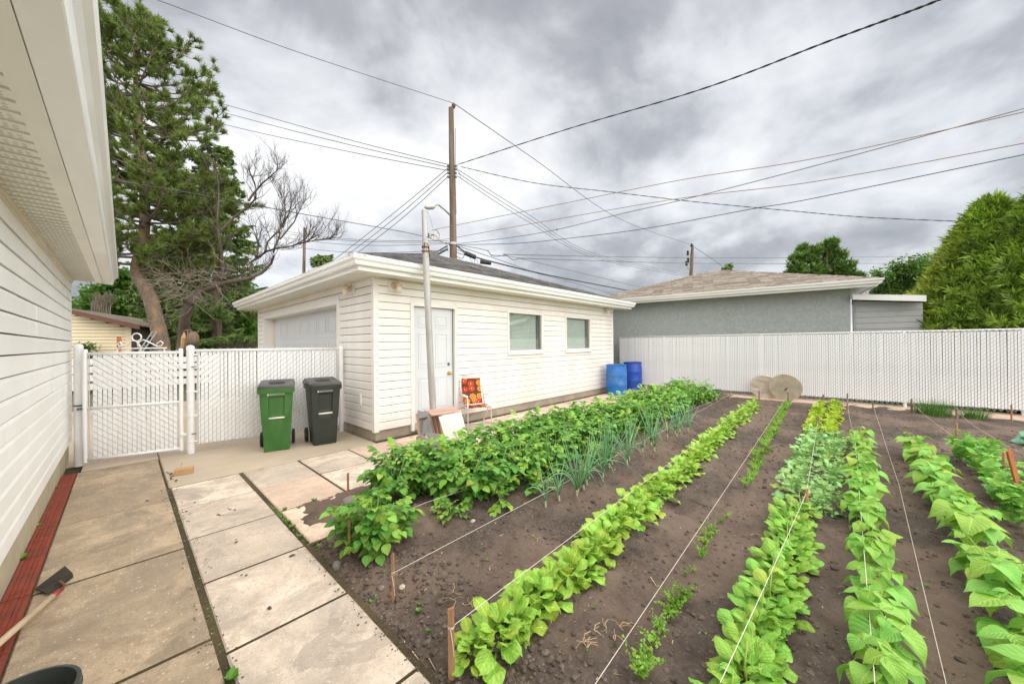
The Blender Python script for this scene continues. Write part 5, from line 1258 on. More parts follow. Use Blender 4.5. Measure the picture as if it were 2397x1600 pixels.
# carrots
def carrot_tmpl(seed):
    rr = random.Random(seed); V, F_ = [], []
    for k in range(9):
        az = rr.uniform(0, 6.28); Ln = rr.uniform(.10, .17); dv = dirv(az, 0)
        for q in range(3, 12):
            t_ = q/11; c = dv*(Ln*.55*t_*t_)+Vector((0, 0, Ln*t_*(1-.25*t_)))
            for s_ in range(3):
                d_ = Vector((rr.uniform(-1, 1), rr.uniform(-1, 1), rr.uniform(-.2, .9))).normalized()*.028*(1.15-t_*.7); sd_ = d_.orthogonal().normalized()*.0035
                n_ = len(V); V += [tuple(c-sd_), tuple(c+d_*.6+sd_*1.6), tuple(c+d_), tuple(c+d_*.5-sd_*1.6)]; F_.append((n_, n_+1, n_+2, n_+3))
        e = dv*(Ln*.14)+Vector((0, 0, Ln*.5)); sdv = Vector((-dv.y, dv.x, 0))*.0015; n_ = len(V); V += [tuple(-sdv), tuple(sdv), tuple(e+sdv), tuple(e-sdv)]; F_.append((n_, n_+1, n_+2, n_+3))
    V = np.array(V); return uv_mesh('carrot_plant', V, np.array(F_), np.full((len(V), 2), .3), M['l_carrot'])
cme = [carrot_tmpl(k) for k in range(5)]
car = []
x = 4.35
while x < 10.9: car.append((x, .78+.045*(x-4.3)+rp.uniform(-.05, .05), rp.uniform(.75, 1.1)*(1 if x > 4.7 else .8))); x += .115
far0 = len(car)
for px, py, s_ in ((1700, 1208, .5), (1688, 1222, .55), (1672, 1246, .7), (1660, 1262, .8), (1649, 1285, .85), (1643, 1305, .7), (1622, 1335, .35), (1605, 1342, .4), (1603, 1400, 1.0), (1594, 1412, .9), (1580, 1425, .95), (1570, 1448, 1.05), (1540, 1478, .6), (1552, 1490, .5), (1530, 1515, .8), (1508, 1520, .4), (1512, 1560, .7), (1500, 1585, 1.1)):
    q = G(px, py); car.append((q[0], q[1], s_))
for i, (x, y, s_) in enumerate(car):
    o_ = bpy.data.objects.new('carrot_plant', cme[i % 5]); COL.objects.link(o_); o_.location = (x, y, hsoil(x, y)); o_.rotation_euler = (0, 0, rp.uniform(0, 6)); o_.scale = (s_,)*3
    j = i-far0
    tag(o_, f'{ordn(i)} feathery carrot plant of the dense stretch, from its near end' if i < far0 else f'{ordn(j)} sparse carrot seedling, from the far end, by the bare string', 'carrot plant', 'carrot row')
# lettuce
i = 0; x = 7.55
while x < 10.9:
    for yy in (.22, .46):
        plant('lettuce_plant', f'yellow green curly lettuce, {ordn(i//2)} from the near end, {"left" if yy > .3 else "right"} of the pair', 'lettuce', 'curly lettuce block', x, yy+.03*rp.uniform(-1, 1), rp.uniform(0, 6), rp.uniform(.95, 1.1), rosette('lettuce', 16, .07, .15, 1.3, 1.0, .03), [], None, False); i += 1
    x += .30
# frilly greens (mizuna-like)
i = 0; x = 4.08
while x < 7.4:
    near = x < 7.5
    for yy in ((.24,) if x < 4.2 else (.15, .40)):
        plant('frilly_greens', f'blue green jagged leaf plant, {ordn(i)} counted from the stake backwards', 'leafy plant', 'jagged leafy greens', x+rp.uniform(-.04, .04), yy+.03*rp.uniform(-1, 1), rp.uniform(0, 6), rp.uniform(.85, 1.1), rosette('kale', 24, .14, .05, 1.2, 1.0, .06), [], None, near); i += 1
    x += .26
# spinach
i = 0; x = 1.62
while x < 4.0:
    lv = rosette('spinach', 34, .17, -.05, 1.25, 1.08, .10); st = [([(0, 0, 0), (.01, 0, .12), (.0, .01, .25)], [.007, .005, .002])]
    yy = .33+rp.uniform(-.035, .035)
    plant('spinach_plant', f'{ordn(i)} spinach plant from the near end of the spinach row', 'spinach plant', 'spinach row', x, yy, rp.uniform(0, 6), rp.uniform(.82, 1.0), lv, st, M['stem_y'])
    x += .16; i += 1
# beans
def bean_spec(H_=.25, n=6):
    lv = []; st = [([(0, 0, 0), (0, .005, H_*.5), (0, 0, H_)], [.004, .0035, .0025])]
    for k in range(n):
        f = (k+1)/n; az = k*2.5+rp.uniform(-.4, .4); p0_ = Vector((0, 0, H_*(.35+.65*f))); pl = rp.uniform(.025, .085); e = p0_+dirv(az, rp.uniform(.1, .55))*pl
        st.append(([p0_, p0_.lerp(e, .5)+Vector((0, 0, .01)), e], [.0022, .002, .0018])); sz = rp.uniform(.70, 1.15)*(1 if k < n-1 else .5)
        for da, oo in ((0, .0), (1.75, 0), (-1.75, 0)):
            lv.append(('bean', rp.randrange(5), mtx(e+dirv(az+da, 0)*.006, dirv(az+da, rp.uniform(-.55, .10)), s_=sz*(1.05 if da == 0 else .92), roll=rp.uniform(-.35, .35))))
    return lv, st
def bean_row(y0, xs_, nm, tag2, s0=1.0):
    for i, x in enumerate(xs_):
        lv, st = bean_spec(rp.uniform(.17, .28), 8 if x < 5.5 else 7)
        plant('bean_plant', f'{ordn(i)} bean plant from the near end of the {nm}', 'bean plant', tag2, x, y0+rp.uniform(-.03, .03), rp.uniform(0, 6), s0*rp.uniform(.80, .98), lv, st, M['stem_y'])
bean_row(-.10, [2.05, 2.30, 2.58, 2.86, 3.15, 3.42, 3.85, 4.15, 4.42, 4.70, 4.98, 5.25, 5.52, 5.8, 6.1, 6.4, 6.75, 7.1], 'left bean row beside the spinach', 'left bean row', 1.08)
bean_row(-.60, [2.05, 2.25, 2.45, 2.68, 2.92, 3.15, 3.38, 3.62, 3.86, 4.1, 4.36, 4.62, 4.9, 5.2, 5.5, 5.8, 6.15, 6.5, 6.8], 'right bean row', 'right bean row', 1.34)
# peas
def pea_spec():
    lv = []; st = []
    for s2 in range(4):
        az = rp.uniform(0, 6.28); H_ = rp.uniform(.22, .36); pts = [Vector((0, 0, 0)), dirv(az, 0)*.05+Vector((0, 0, H_*.5)), dirv(az, 0)*.09+Vector((0, 0, H_))]; st.append((pts, [.003, .0025, .0018]))
        for k in range(6):
            f = .2+.8*k/5; p_ = pts[0].lerp(pts[2], f); lv.append(('pea', rp.randrange(4), mtx(p_, dirv(rp.uniform(0, 6.28), rp.uniform(-.1, .9)), s_=rp.uniform(.85, 1.35), roll=rp.uniform(-.6, .6))))
    return lv, st
i = 0; x = 4.35
while x < 7.4:
    lv, st = pea_spec(); plant('pea_plant', f'{ordn(i)} pea plant from the near end of the left pea row', 'pea plant', 'left pea row', x, -1.02+rp.uniform(-.05, .05), rp.uniform(0, 6), rp.uniform(.9, 1.15), lv, st, M['stem'], True); x += .22; i += 1
i = 0; x = 5.2
while x < 7.0:
    lv, st = pea_spec(); plant('pea_plant', f'{ordn(i)} pea plant from the near end of the rightmost pea row', 'pea plant', 'right pea row', x, -1.50+rp.uniform(-.05, .05), rp.uniform(0, 6), rp.uniform(.9, 1.1), lv, st, M['stem'], True); x += .24; i += 1
for k, (x, y) in enumerate(((8.75, -1.98), (9.3, -2.15))):
    plant('cabbage_plant', ('blue green cabbage plant at the right edge, nearer one', 'blue green cabbage plant at the right edge, farther one')[k], 'cabbage', 'cabbages', x, y, k, 1.1, rosette('cabbage', 14, .08, .05, 1.1, 1.0, .04), [], None, True)
# chives and grass clumps
def grass_clump(label, x, y, n, Ln, rad, z=0, m_='l_grass', cat='chives'):
    b_ = B()
    for k in range(n):
        r_ = rad*math.sqrt(rp.random()); a = rp.uniform(0, 6.28); blade_faces(b_, (r_*math.cos(a), r_*math.sin(a)*1.2, 0), a+rp.uniform(-.6, .6), Ln*rp.uniform(.6, 1.1), .008, bend=rp.uniform(.1, .8), segs=3)
    V = np.array(b_.v); o_ = bpy.data.objects.new('chive_clump', uv_mesh('chive_clump', V, np.array(b_.f), np.full((len(V), 2), .3), M[m_], False)); COL.objects.link(o_); o_.location = (x, y, z); tag(o_, label, cat, 'grassy chive clumps by the fence'); return o_
grass_clump('large tufted chive clump at the foot of the fence', 10.95, -1.22, 420, .36, .22)
grass_clump('smaller chive clump at the foot of the fence, further right', 11.05, -1.75, 220, .26, .16)
# hose bundle by fence
b = B(); 
for k in range(3):
    c = G(2060+k*12, 945); b.tube([(c[0]+.16*math.cos(a)*.5, c[1]+.28*math.sin(a), .03+.012*k) for a in np.linspace(0, 6.28, 20)], .011, 6, False)
tag(b.part('hose', M['teal_hose']), 'dark green hose coil lying at the foot of the fence', 'hose')
# small seedlings and dry uprooted weeds
dry = B()
for px, py in ((1370, 1500), (1440, 1485), (1450, 1465), (1375, 1515), (1255, 1260), (1250, 1455), (1060, 1385), (1062, 1402), (1420, 1470), (1390, 1472), (1100, 1412), (1770, 1250), (2130, 1090), (2080, 1350)):
    c = Vector(G(px, py, .01))
    for k in range(5):
        a = rp.uniform(0, 6.28); l = rp.uniform(.03, .08); dry.tube([c, c+dirv(a, .3)*l*.5, c+dirv(a+rp.uniform(-.6, .6), .1)*l], .0016, 4)
tag(dry.part('dry_roots', M['straw']), 'dry pulled weeds and root bits lying on the soil', kind='stuff')
wb = B()
for px, py in ((1095, 1455), (1130, 1290), (900, 1340), (868, 1400), (880, 1388), (1000, 1372), (985, 1415), (1250, 1262), (1310, 1300), (1140, 1310), (1460, 1235), (1375, 1520), (1440, 1500), (2145, 1380), (2170, 1370), (1650, 1480), (1150, 1560), (1145, 1570), (1140, 1552), (1815, 1585), (1640, 1100), (1390, 1420)):
    c = G(px, py); weedtuft(c[0], c[1], hsoil(c[0], c[1]), 8, rp.uniform(.03, .05))
tag(wb.part('seedling_weeds', M['l_weed']), 'tiny green weed seedlings on the bare soil', kind='stuff')
# ================================================================= TREES
rt = random.Random(21)
def needle_tmpl(n, Ln, wd, cone, seed):
    rr = random.Random(seed); V = []; F_ = []
    for k in range(n):
        a = rr.uniform(0, 6.28); c = rr.uniform(-.15, cone); d = Vector((math.cos(a)*math.sin(c*1.57), math.cos(c*1.57), math.sin(a)*math.sin(c*1.57))); s_ = d.orthogonal().normalized()*wd
        s_ = Matrix.Rotation(rr.uniform(0, 3), 3, d)@s_; p = Vector((0, rr.uniform(-.3, .35)*Ln, 0)); e = p+d*Ln*rr.uniform(.7, 1.1); n_ = len(V); V += [tuple(p-s_), tuple(p+s_), tuple(e)]; F_.append((n_, n_+1, n_+2))
    return np.array(V), np.array(F_)
def mats_np(lst): return np.array([[list(r_) for r_ in m_] for m_ in lst])
def foliage(name, tmpls, Ms, mat, parent):
    Vs, Fs = [], []; n = 0
    for k, (tv, tf) in enumerate(tmpls):
        sub = Ms[k::len(tmpls)]
        if not len(sub): continue
        V, F_ = scatter(tv, tf, mats_np(sub)); Vs.append(V); Fs.append(F_+n); n += len(V)
    return link(name, np_mesh(name, np.concatenate(Vs), np.concatenate(Fs), mat), parent)
def wobble(p0, p1, n, amp, r_=rt):
    P = []
    for i in range(n+1):
        t_ = i/n; q = p0.lerp(p1, t_); a = amp*math.sin(math.pi*t_) if i < n else 0
        P.append(q+Vector((r_.uniform(-a, a), r_.uniform(-a, a), r_.uniform(-a, a)*.6)))
    return P
# --- tall pine with the crooked bare trunk
D = 13.0
pine = thing('pine_tree', 'tall pine with crooked peeling trunk left of the garage', 'tree', tuple(at(378, 830, D)[:2])+(0,))
tr = [(384, 830), (378, 800), (366, 750), (354, 704), (338, 670), (322, 645), (321, 622), (326, 600), (336, 560), (340, 510), (337, 408), (330, 330), (320, 255), (316, 128), (329, 45)]
rad = [.26, .235, .22, .215, .21, .20, .18, .17, .16, .15, .13, .11, .085, .055, .02]
pts = [at2(x, y, D) for x, y in tr]; pts[0].z = -.1
b = B(); b.tube(pts, rad, 12); b.part('trunk', M['bark'], pine, True)
def trunk_at(z):
    for a, c in zip(pts[:-1], pts[1:]):
        if a.z <= z <= c.z: return a.lerp(c, (z-a.z)/(c.z-a.z))
    return pts[-1].copy()
br = B(); tufts = []
ztop = pts[-1].z
def prad(z):       # crown radius by height
    f = (z-4.1)/(ztop-4.1)
    return np.interp(f, [0, .08, .2, .35, .5, .62, .75, .88, 1], [1.8, 2.7, 2.9, 3.0, 2.9, 2.55, 2.35, 1.15, .25])
z = 4.3
while z < ztop-.1:
    for q in range(4):
        c = trunk_at(z); az = rt.uniform(0, 6.283); Rr = prad(z)*rt.uniform(.70, 1.08); rise = .15+.45*max(0, (z-6)/(ztop-6)); P = []
        for i in range(6):
            t_ = i/5; P.append(c+dirv(az, 0)*Rr*t_+Vector((rt.uniform(-.06, .06), rt.uniform(-.06, .06), Rr*(rise*t_*t_+.05*t_)-.25*Rr*t_*(1-t_))))
        br.tube(P, [.05*(1-.8*i/5)*(1.2-.5*(z/ztop)) for i in range(6)], 5, False)
        ntw = int((5+Rr*4.2)*(1.5 if z < 8 else 1))
        for k in range(ntw):
            t_ = rt.uniform(.12, 1.0)**.8; i0 = min(4, int(t_*5)); p = P[i0].lerp(P[i0+1], t_*5-i0); a2 = az+rt.choice([-1, 1])*rt.uniform(.3, 1.2); l = rt.uniform(.25, .65)*(1.1-.4*t_)
            e = p+dirv(a2, rt.uniform(.1, .9))*l
            br.tube([p, p.lerp(e, .5)-Vector((0, 0, .03)), e], [.014, .010, .007], 4, False)
            for s2 in range(rt.randint(2, 4)):
                pp = p.lerp(e, rt.uniform(.55, 1.0)); dd_ = (e-p).normalized()+Vector((rt.uniform(-.5, .5), rt.uniform(-.5, .5), rt.uniform(.1, .9))); tufts.append(mtx(pp, dd_, s_=rt.uniform(.7, 1.15)))
    z += rt.uniform(.16, .26)
br.part('branches', M['bark_dead'], pine)
foliage('needles', [needle_tmpl(30, .24, .015, .85, k) for k in range(4)], tufts, M['needle_pine'], pine)
# --- dead tree with bare limbs
D = 11.8
dead = thing('dead_tree', 'dead bare tree with long crooked limbs over the garage', 'tree', tuple(at(428, 830, D)[:2])+(0,))
lb = B(); tw = B(); tp_ = B()
def limb(px, r0, r1, d=D, side=12, tl=1.0, sub=True):
    P = [at2(x, y, d+.25*math.sin(i*1.3)) for i, (x, y) in enumerate(px)]; Q = [P[0]]
    for a, c in zip(P[:-1], P[1:]): Q += [a.lerp(c, .5)+Vector((rt.uniform(-.03, .03),)*3), c]
    n = len(Q); lb.tube(Q, [r0+(r1-r0)*i/(n-1) for i in range(n)], 8, False)
    if sub:
        for k in range(side):
            t_ = rt.uniform(.2, 1); i0 = min(n-2, int(t_*(n-1))); p = Q[i0].lerp(Q[i0+1], rt.random()); d_ = (Q[i0+1]-Q[i0]).normalized()
            twig(p, (d_+Vector((rt.uniform(-.8, .8), rt.uniform(-.8, .8), rt.uniform(-.2, 1.0)))).normalized(), rt.uniform(.4, .95)*tl, .013*max(.6, tl), 3)
    return Q
def twig(p, d, l, r_, lev, target=None, up=.12):
    t2 = target or tw; n = 4; P = [p]; q = p.copy(); dd_ = d.copy()
    for i in range(n):
        dd_ = (dd_+Vector((rt.uniform(-.28, .28), rt.uniform(-.28, .28), rt.uniform(-.2, .28)+up*.5))).normalized(); q = q+dd_*(l/n); P.append(q.copy())
    t2.tube(P, [r_*(1-.55*i/n) for i in range(n+1)], 4 if lev > 1 else 3, False)
    if lev > 0:
        for i in range(1, n+1):
            if rt.random() < .8: twig(P[i], (dd_+Vector((rt.uniform(-.9, .9), rt.uniform(-.9, .9), rt.uniform(-.4, .9)))).normalized(), l*rt.uniform(.45, .7), r_*.55, lev-1, t2, up)
T0 = limb([(424, 835), (427, 812), (430, 770), (433, 740), (444, 711)], .17, .13, sub=False); T0[0].z = -.1
limb([(442, 716), (464, 686), (500, 672), (534, 660), (579, 652), (613, 638), (635, 616), (641, 600)], .095, .03, side=13)
limb([(526, 655), (522, 625), (520, 604), (512, 548), (509, 506), (512, 436), (503, 394)], .055, .012, side=13)
limb([(585, 645), (588, 613), (624, 588), (650, 580), (680, 576), (739, 562), (776, 560)], .045, .009, side=13, tl=1.0)
limb([(622, 588), (626, 566), (658, 534), (669, 498), (664, 470), (658, 450)], .032, .008, side=16, tl=.9)
limb([(517, 540), (551, 506), (582, 484), (599, 464), (597, 430), (590, 408)], .042, .008, side=11)
limb([(582, 470), (600, 445), (613, 430), (635, 412), (650, 398), (650, 385)], .035, .008, side=14, tl=.8)
limb([(600, 600), (606, 570), (597, 545)], .05, .012, side=7)
for (x0, y0, x1, y1) in ((655, 560, 712, 470), (650, 545, 690, 455), (690, 574, 735, 530), (740, 562, 790, 545), (640, 590, 660, 500)):
    limb([(x0, y0), ((x0+x1)/2+4, (y0+y1)/2+6), (x1, y1)], .028, .008, side=10, tl=.7)
for k in range(46):    # drooping tangle of pale dead twigs round the trunk
    p = at2(rt.uniform(405, 470), rt.uniform(640, 725), D+rt.uniform(-.5, .3)); twig(p, Vector((rt.uniform(-1, 1), rt.uniform(-1, 1), rt.uniform(-.6, .6))).normalized(), rt.uniform(.5, .95), .011, 2, tp_, -.15)
for k in range(16):
    p = at2(rt.uniform(470, 560), rt.uniform(620, 690), D+rt.uniform(-.4, .3)); twig(p, Vector((rt.uniform(-1, 1), rt.uniform(-1, 1), rt.uniform(-.5, .5))).normalized(), rt.uniform(.5, .9), .011, 2, tp_, -.1)
M['bark_grey'] = pmat('bark_grey', (.095, .07, .052), .9, .3, 7, .7, 30, stretch=(1, 1, .4), tint=(.14, .115, .09), tfac=.6)
M['twig_brown'] = pmat('twig_brown', (.07, .055, .045), .9, .2, 6)
lb.part('trunk', M['bark_grey'], dead, True); tw.part('twigs', M['twig_brown'], dead); tp_.part('pale_twigs', M['twig_dead'], dead)
b = B(); b.tube([at2(427, 812, D-.28), at2(430, 790, D-.3), at2(431, 778, D-.26)], [.05, .07, .015], 7); b.part('torn_wood', M['brick'], dead)
b = B(); b.lathe(at2(452, 790, D-.1), [(.12, -.28), (.16, -.1), (.15, .08), (.08, .2)], 10); o = b.part('burl', M['bark'], dead, True)
b = B(); b.tube([at2(428, 776, D-.40), at2(438, 772, D-.45), at2(447, 772, D-.42), at2(449, 778, D-.40)], .012, 6); b.tube([at2(440, 774, D-.44), at2(437, 800, D-.42), at2(434, 812, D-.4)], .012, 6); b.part('rope', M['cable_tan'], dead)
# --- conifers with drooping boughs
def spray_tmpl(n, Ln, wd, seed, droop=.5):
    """bough piece along +Y with short hanging needles"""
    rr = random.Random(seed); V = []; F_ = []
    for k in range(n):
        y = rr.uniform(0, Ln); s_ = rr.choice([-1, 1]); l = rr.uniform(.5, 1.1)*Ln*.42; d = Vector((s_*rr.uniform(.2, 1), rr.uniform(.0, .8), -rr.uniform(0, droop*1.6))).normalized(); p = Vector((0, y, 0)); w_ = d.cross(Vector((rr.uniform(-1, 1), rr.uniform(-1, 1), rr.uniform(-1, 1)))).normalized()*wd
        n_ = len(V); V += [tuple(p-w_), tuple(p+w_), tuple(p+d*l)]; F_.append((n_, n_+1, n_+2))
    return np.array(V), np.array(F_)
def conifer(name, label, px, d, ybase_px, ytop_px, rbase_px, mat, nb=90, group=None, trunk_r=.16, droop=.35, zlow=1.0, up=0.0, tsc=1.0, cat='tree'):
    foot = at(px, 800, d); z1 = at(px, ytop_px, d)[2]; Rb = rbase_px*d/FPX
    t_ = thing(name, label, cat, (foot[0], foot[1], 0), group); c0 = Vector((foot[0], foot[1], 0))
    b_ = B(); b_.tube([c0-Vector((0, 0, .1)), c0+Vector((.05, 0, z1*.5)), c0+Vector((0, 0, z1))], [trunk_r, trunk_r*.6, .02], 8); b_.part('trunk', M['bark'], t_, True)
    Ms = []; bb = B()
    for k in range(nb):
        f = (k+rt.random())/nb; z = zlow+(z1-zlow)*f**.85; Rr = Rb*(1-((z-zlow)/(z1-zlow)))**.8*rt.uniform(.7, 1.08)+.12; az = rt.uniform(0, 6.283); P = []
        for i in range(5):
            t2 = i/4; P.append(c0+Vector((0, 0, z))+dirv(az, 0)*Rr*t2+Vector((0, 0, Rr*(-droop*t2+(droop*.8+up)*t2*t2))))
        bb.tube(P, [.03, .025, .018, .012, .006], 4, False)
        ns = max(3, int(Rr*7))
        for i in range(ns):
            t2 = .15+.85*(i+rt.random())/ns; i0 = min(3, int(t2*4)); p = P[i0].lerp(P[i0+1], t2*4-i0); d_ = (P[i0+1]-P[i0]).normalized()
            Ms.append(mtx(p, d_, s_=tsc*rt.uniform(.8, 1.2)*(1.15-.3*t2)))
            for s2 in (-1, 1):
                if rt.random() < .75: Ms.append(mtx(p, dirv(az+s2*rt.uniform(.5, 1.1), rt.uniform(-.5, .0)), s_=tsc*rt.uniform(.8, 1.2)*(1.15-.3*t2)))
    bb.part('branches', M['bark_dead'], t_)
    foliage('crown', [spray_tmpl(40, .42, .018*(1+.02*d), k, .7) for k in range(3)], Ms, mat, t_)
    return t_
conifer('spruce_tree', 'dark spruce with drooping boughs standing behind the dead tree', 505, 16.5, 800, 335, 120, M['needle_spruce'], 120, None, .25, .38, .8, .1, 1.25)
conifer('spruce_tree', 'broad dark green spruce low behind the crooked pine trunk', 410, 19, 800, 540, 120, M['needle_spruce'], 95, None, .2, .3, .5, .1, 1.5)
conifer('spruce_tree', 'small blue spruce top peeking over the garage roof, left tip', 745, 34, 800, 596, 26, M['needle_spruce'], 80, 'spruce tips over the garage roof', .15, .2, 2.5, .1, 1.3)
conifer('spruce_tree', 'small blue spruce top peeking over the garage roof, right tip', 764, 34, 800, 595, 30, M['needle_spruce'], 80, 'spruce tips over the garage roof', .15, .2, 2.5, .1, 1.3)
conifer('spruce_tree', 'narrow far spruce just left of the garage eave', 594, 30, 800, 715, 16, M['needle_spruce'], 60, None, .12, .2, 1, .1, 1.3)
conifer('spruce_tree', 'tiny spruce tip behind the grey garage roof', 1702, 38, 800, 617, 22, M['needle_spruce'], 50, None, .12, .2, 4, .1, 1.2)
# --- broadleaf trees
def leafc_tmpl(n, sp, l, seed):
    rr = random.Random(seed); V = []; F_ = []
    for k in range(n):
        p = Vector((rr.gauss(0, sp), rr.gauss(0, sp), rr.gauss(0, sp*.7))); d = Vector((rr.uniform(-1, 1), rr.uniform(-1, 1), rr.uniform(-.7, .4))).normalized(); w_ = d.cross(Vector((rr.uniform(-1, 1), rr.uniform(-1, 1), 2))).normalized()*l*.32
        n_ = len(V); V += [tuple(p), tuple(p+d*l*.5+w_), tuple(p+d*l), tuple(p+d*l*.5-w_)]; F_.append((n_, n_+1, n_+2, n_+3))
    return np.array(V), np.array(F_)
def broadleaf(name, label, blobs, d, mat, n=420, group=None, leaf=.16, base=None, cat='tree'):
    """blobs: (px, py, rpx)"""
    bx = base or blobs[0][0]; foot = at(bx, 800, d); c0 = Vector((foot[0], foot[1], -.1)); t_ = thing(name, label, cat, (c0.x, c0.y, 0), group)
    bb = B(); Ms = []; tot = sum(r_*r_ for _, _, r_ in blobs)
    fork = c0+Vector((0, 0, max(1.2, at(bx, max(q[1] for q in blobs)+10, d)[2]*.8)))
    bb.tube([c0, c0.lerp(fork, .5)+Vector((.05, .05, 0)), fork], [.2, .16, .12], 8)
    for (x, y, r_) in blobs:
        c = at2(x, y, d+rt.uniform(-.8, .8)); Rr = r_*d/FPX; bb.tube(wobble(fork, c, 4, .15), [.09, .07, .05, .035, .02], 5, False)
        for k in range(int(n*r_*r_/tot)):
            v = Vector((rt.gauss(0, 1), rt.gauss(0, 1), rt.gauss(0, 1))).normalized()*Rr*(rt.uniform(.25, 1.06)**.6); v.z *= .85
            if mnoise.noise((c+v)*(1.3/max(.6, Rr*.5)))< -.12: continue
            Ms.append(mtx(c+v, (rt.uniform(-1, 1), rt.uniform(-1, 1), rt.uniform(-1, 1)), s_=rt.uniform(.7, 1.3)))
            if rt.random() < .06: bb.tube([c, c+v*.5+Vector((0, 0, .05)), c+v], [.02, .012, .005], 3, False)
    bb.part('trunk', M['bark_dead'], t_, True)
    foliage('crown', [leafc_tmpl(16, leaf*1.1, leaf, k) for k in range(3)], Ms, mat, t_); return t_
broadleaf('leafy_tree', 'bright green leafy tree behind the crooked pine trunk', [(265, 700, 38), (300, 745, 34), (245, 730, 28), (318, 690, 34), (290, 660, 30), (330, 760, 26)], 21, M['leaf_tree'], 1500, None, .22, 290)
broadleaf('leafy_tree', 'low round green tree above the brown roof edge at far left', [(185, 728, 26), (215, 742, 22), (160, 740, 26)], 25, M['leaf_tree'], 420, None, .22)
broadleaf('leafy_tree', 'bright green leafy tree between dead tree and garage eave', [(545, 680, 38), (520, 725, 40), (575, 720, 26), (500, 760, 34), (560, 765, 30), (470, 740, 34)], 23, M['leaf_tree'], 1700, None, .22, 540)
broadleaf('leafy_tree', 'dark leafy mass low behind the dead tree trunk', [(400, 745, 40), (455, 770, 34), (375, 700, 34), (480, 700, 36)], 20, M['leaf_dark'], 900, None, .2, 420)
broadleaf('leafy_tree', 'light green leafy tree in the gap left of the garage', [(580, 780, 24), (595, 750, 18), (560, 795, 24), (600, 800, 20)], 28, M['leaf_tree'], 420, None, .25, 580)
broadleaf('leafy_tree', 'loose pale green tree between the pines and the cedar', [(2095, 668, 34), (2070, 690, 26), (2130, 640, 38), (2165, 660, 30), (2140, 690, 34), (2062, 645, 18), (2105, 625, 16), (2170, 620, 26)], 24, M['leaf_tree'], 1100, None, .17, 2120)
broadleaf('shrub', 'small green shrub beside the cream garage wall', [(203, 815, 10), (198, 845, 12), (207, 835, 10)], 12.3, M['leaf_tree'], 90, None, .09, 202, 'shrub')
b = B(); 
for k in range(120):
    p = at2(238+rt.uniform(-20, 20), 755, 17); b.tube([p, p+Vector((rt.uniform(-.1, .1), rt.uniform(-.1, .1), .75)), p+Vector((rt.uniform(-.25, .25), rt.uniform(-.25, .25), rt.uniform(1.1, 1.5)))], [.02, .015, .006], 3, False)
o = b.part('bare_shrub', M['twig_dead']); tag(o, 'grey pruned bare shrub above the brown roof edge', 'shrub')
# --- far pines with round crowns
def round_pine(label, blobs, d, group):
    foot = at(blobs[0][0], 800, d); c0 = Vector((foot[0], foot[1], -.1)); t_ = thing('pine_tree', label, 'tree', (c0.x, c0.y, 0), group)
    tp = at2(blobs[0][0], blobs[0][1], d); b_ = B(); b_.tube([c0, c0.lerp(tp, .5), tp], [.3, .2, .05], 8); Ms = []
    for (x, y, r_) in blobs:
        c = at2(x, y, d+rt.uniform(-.6, .6)); Rr = r_*d/FPX; base = Vector((c0.x, c0.y, c.z-Rr*.5)); b_.tube(wobble(base, c, 3, .2), [.10, .07, .05, .02], 5, False)
        for k in range(int(34+Rr*Rr*30)):
            v = Vector((rt.gauss(0, 1), rt.gauss(0, 1), rt.gauss(0, .8))).normalized()*Rr*rt.uniform(.5, 1.05); v.z *= .8
            Ms.append(mtx(c+v, v*.6+Vector((rt.uniform(-.3, .3), rt.uniform(-.3, .3), .8*Rr)), s_=rt.uniform(1.3, 2.1)))
    b_.part('trunk', M['bark'], t_, True); foliage('crown', [needle_tmpl(22, .25, .028, .8, k) for k in range(3)], Ms, M['pine_far'], t_)
round_pine('left narrower of two round pines above the grey garage', [(1882, 585, 14), (1872, 605, 18), (1895, 612, 20), (1862, 630, 20), (1890, 636, 24), (1856, 645, 16), (1905, 590, 12)], 34, 'pines above the grey garage')
round_pine('right broader of two round pines above the grey garage', [(1936, 580, 18), (1925, 600, 22), (1955, 598, 20), (1975, 622, 22), (1940, 625, 26), (1965, 640, 24), (1985, 645, 16), (1920, 640, 18), (1948, 570, 12), (2010, 648, 10)], 35, 'pines above the grey garage')
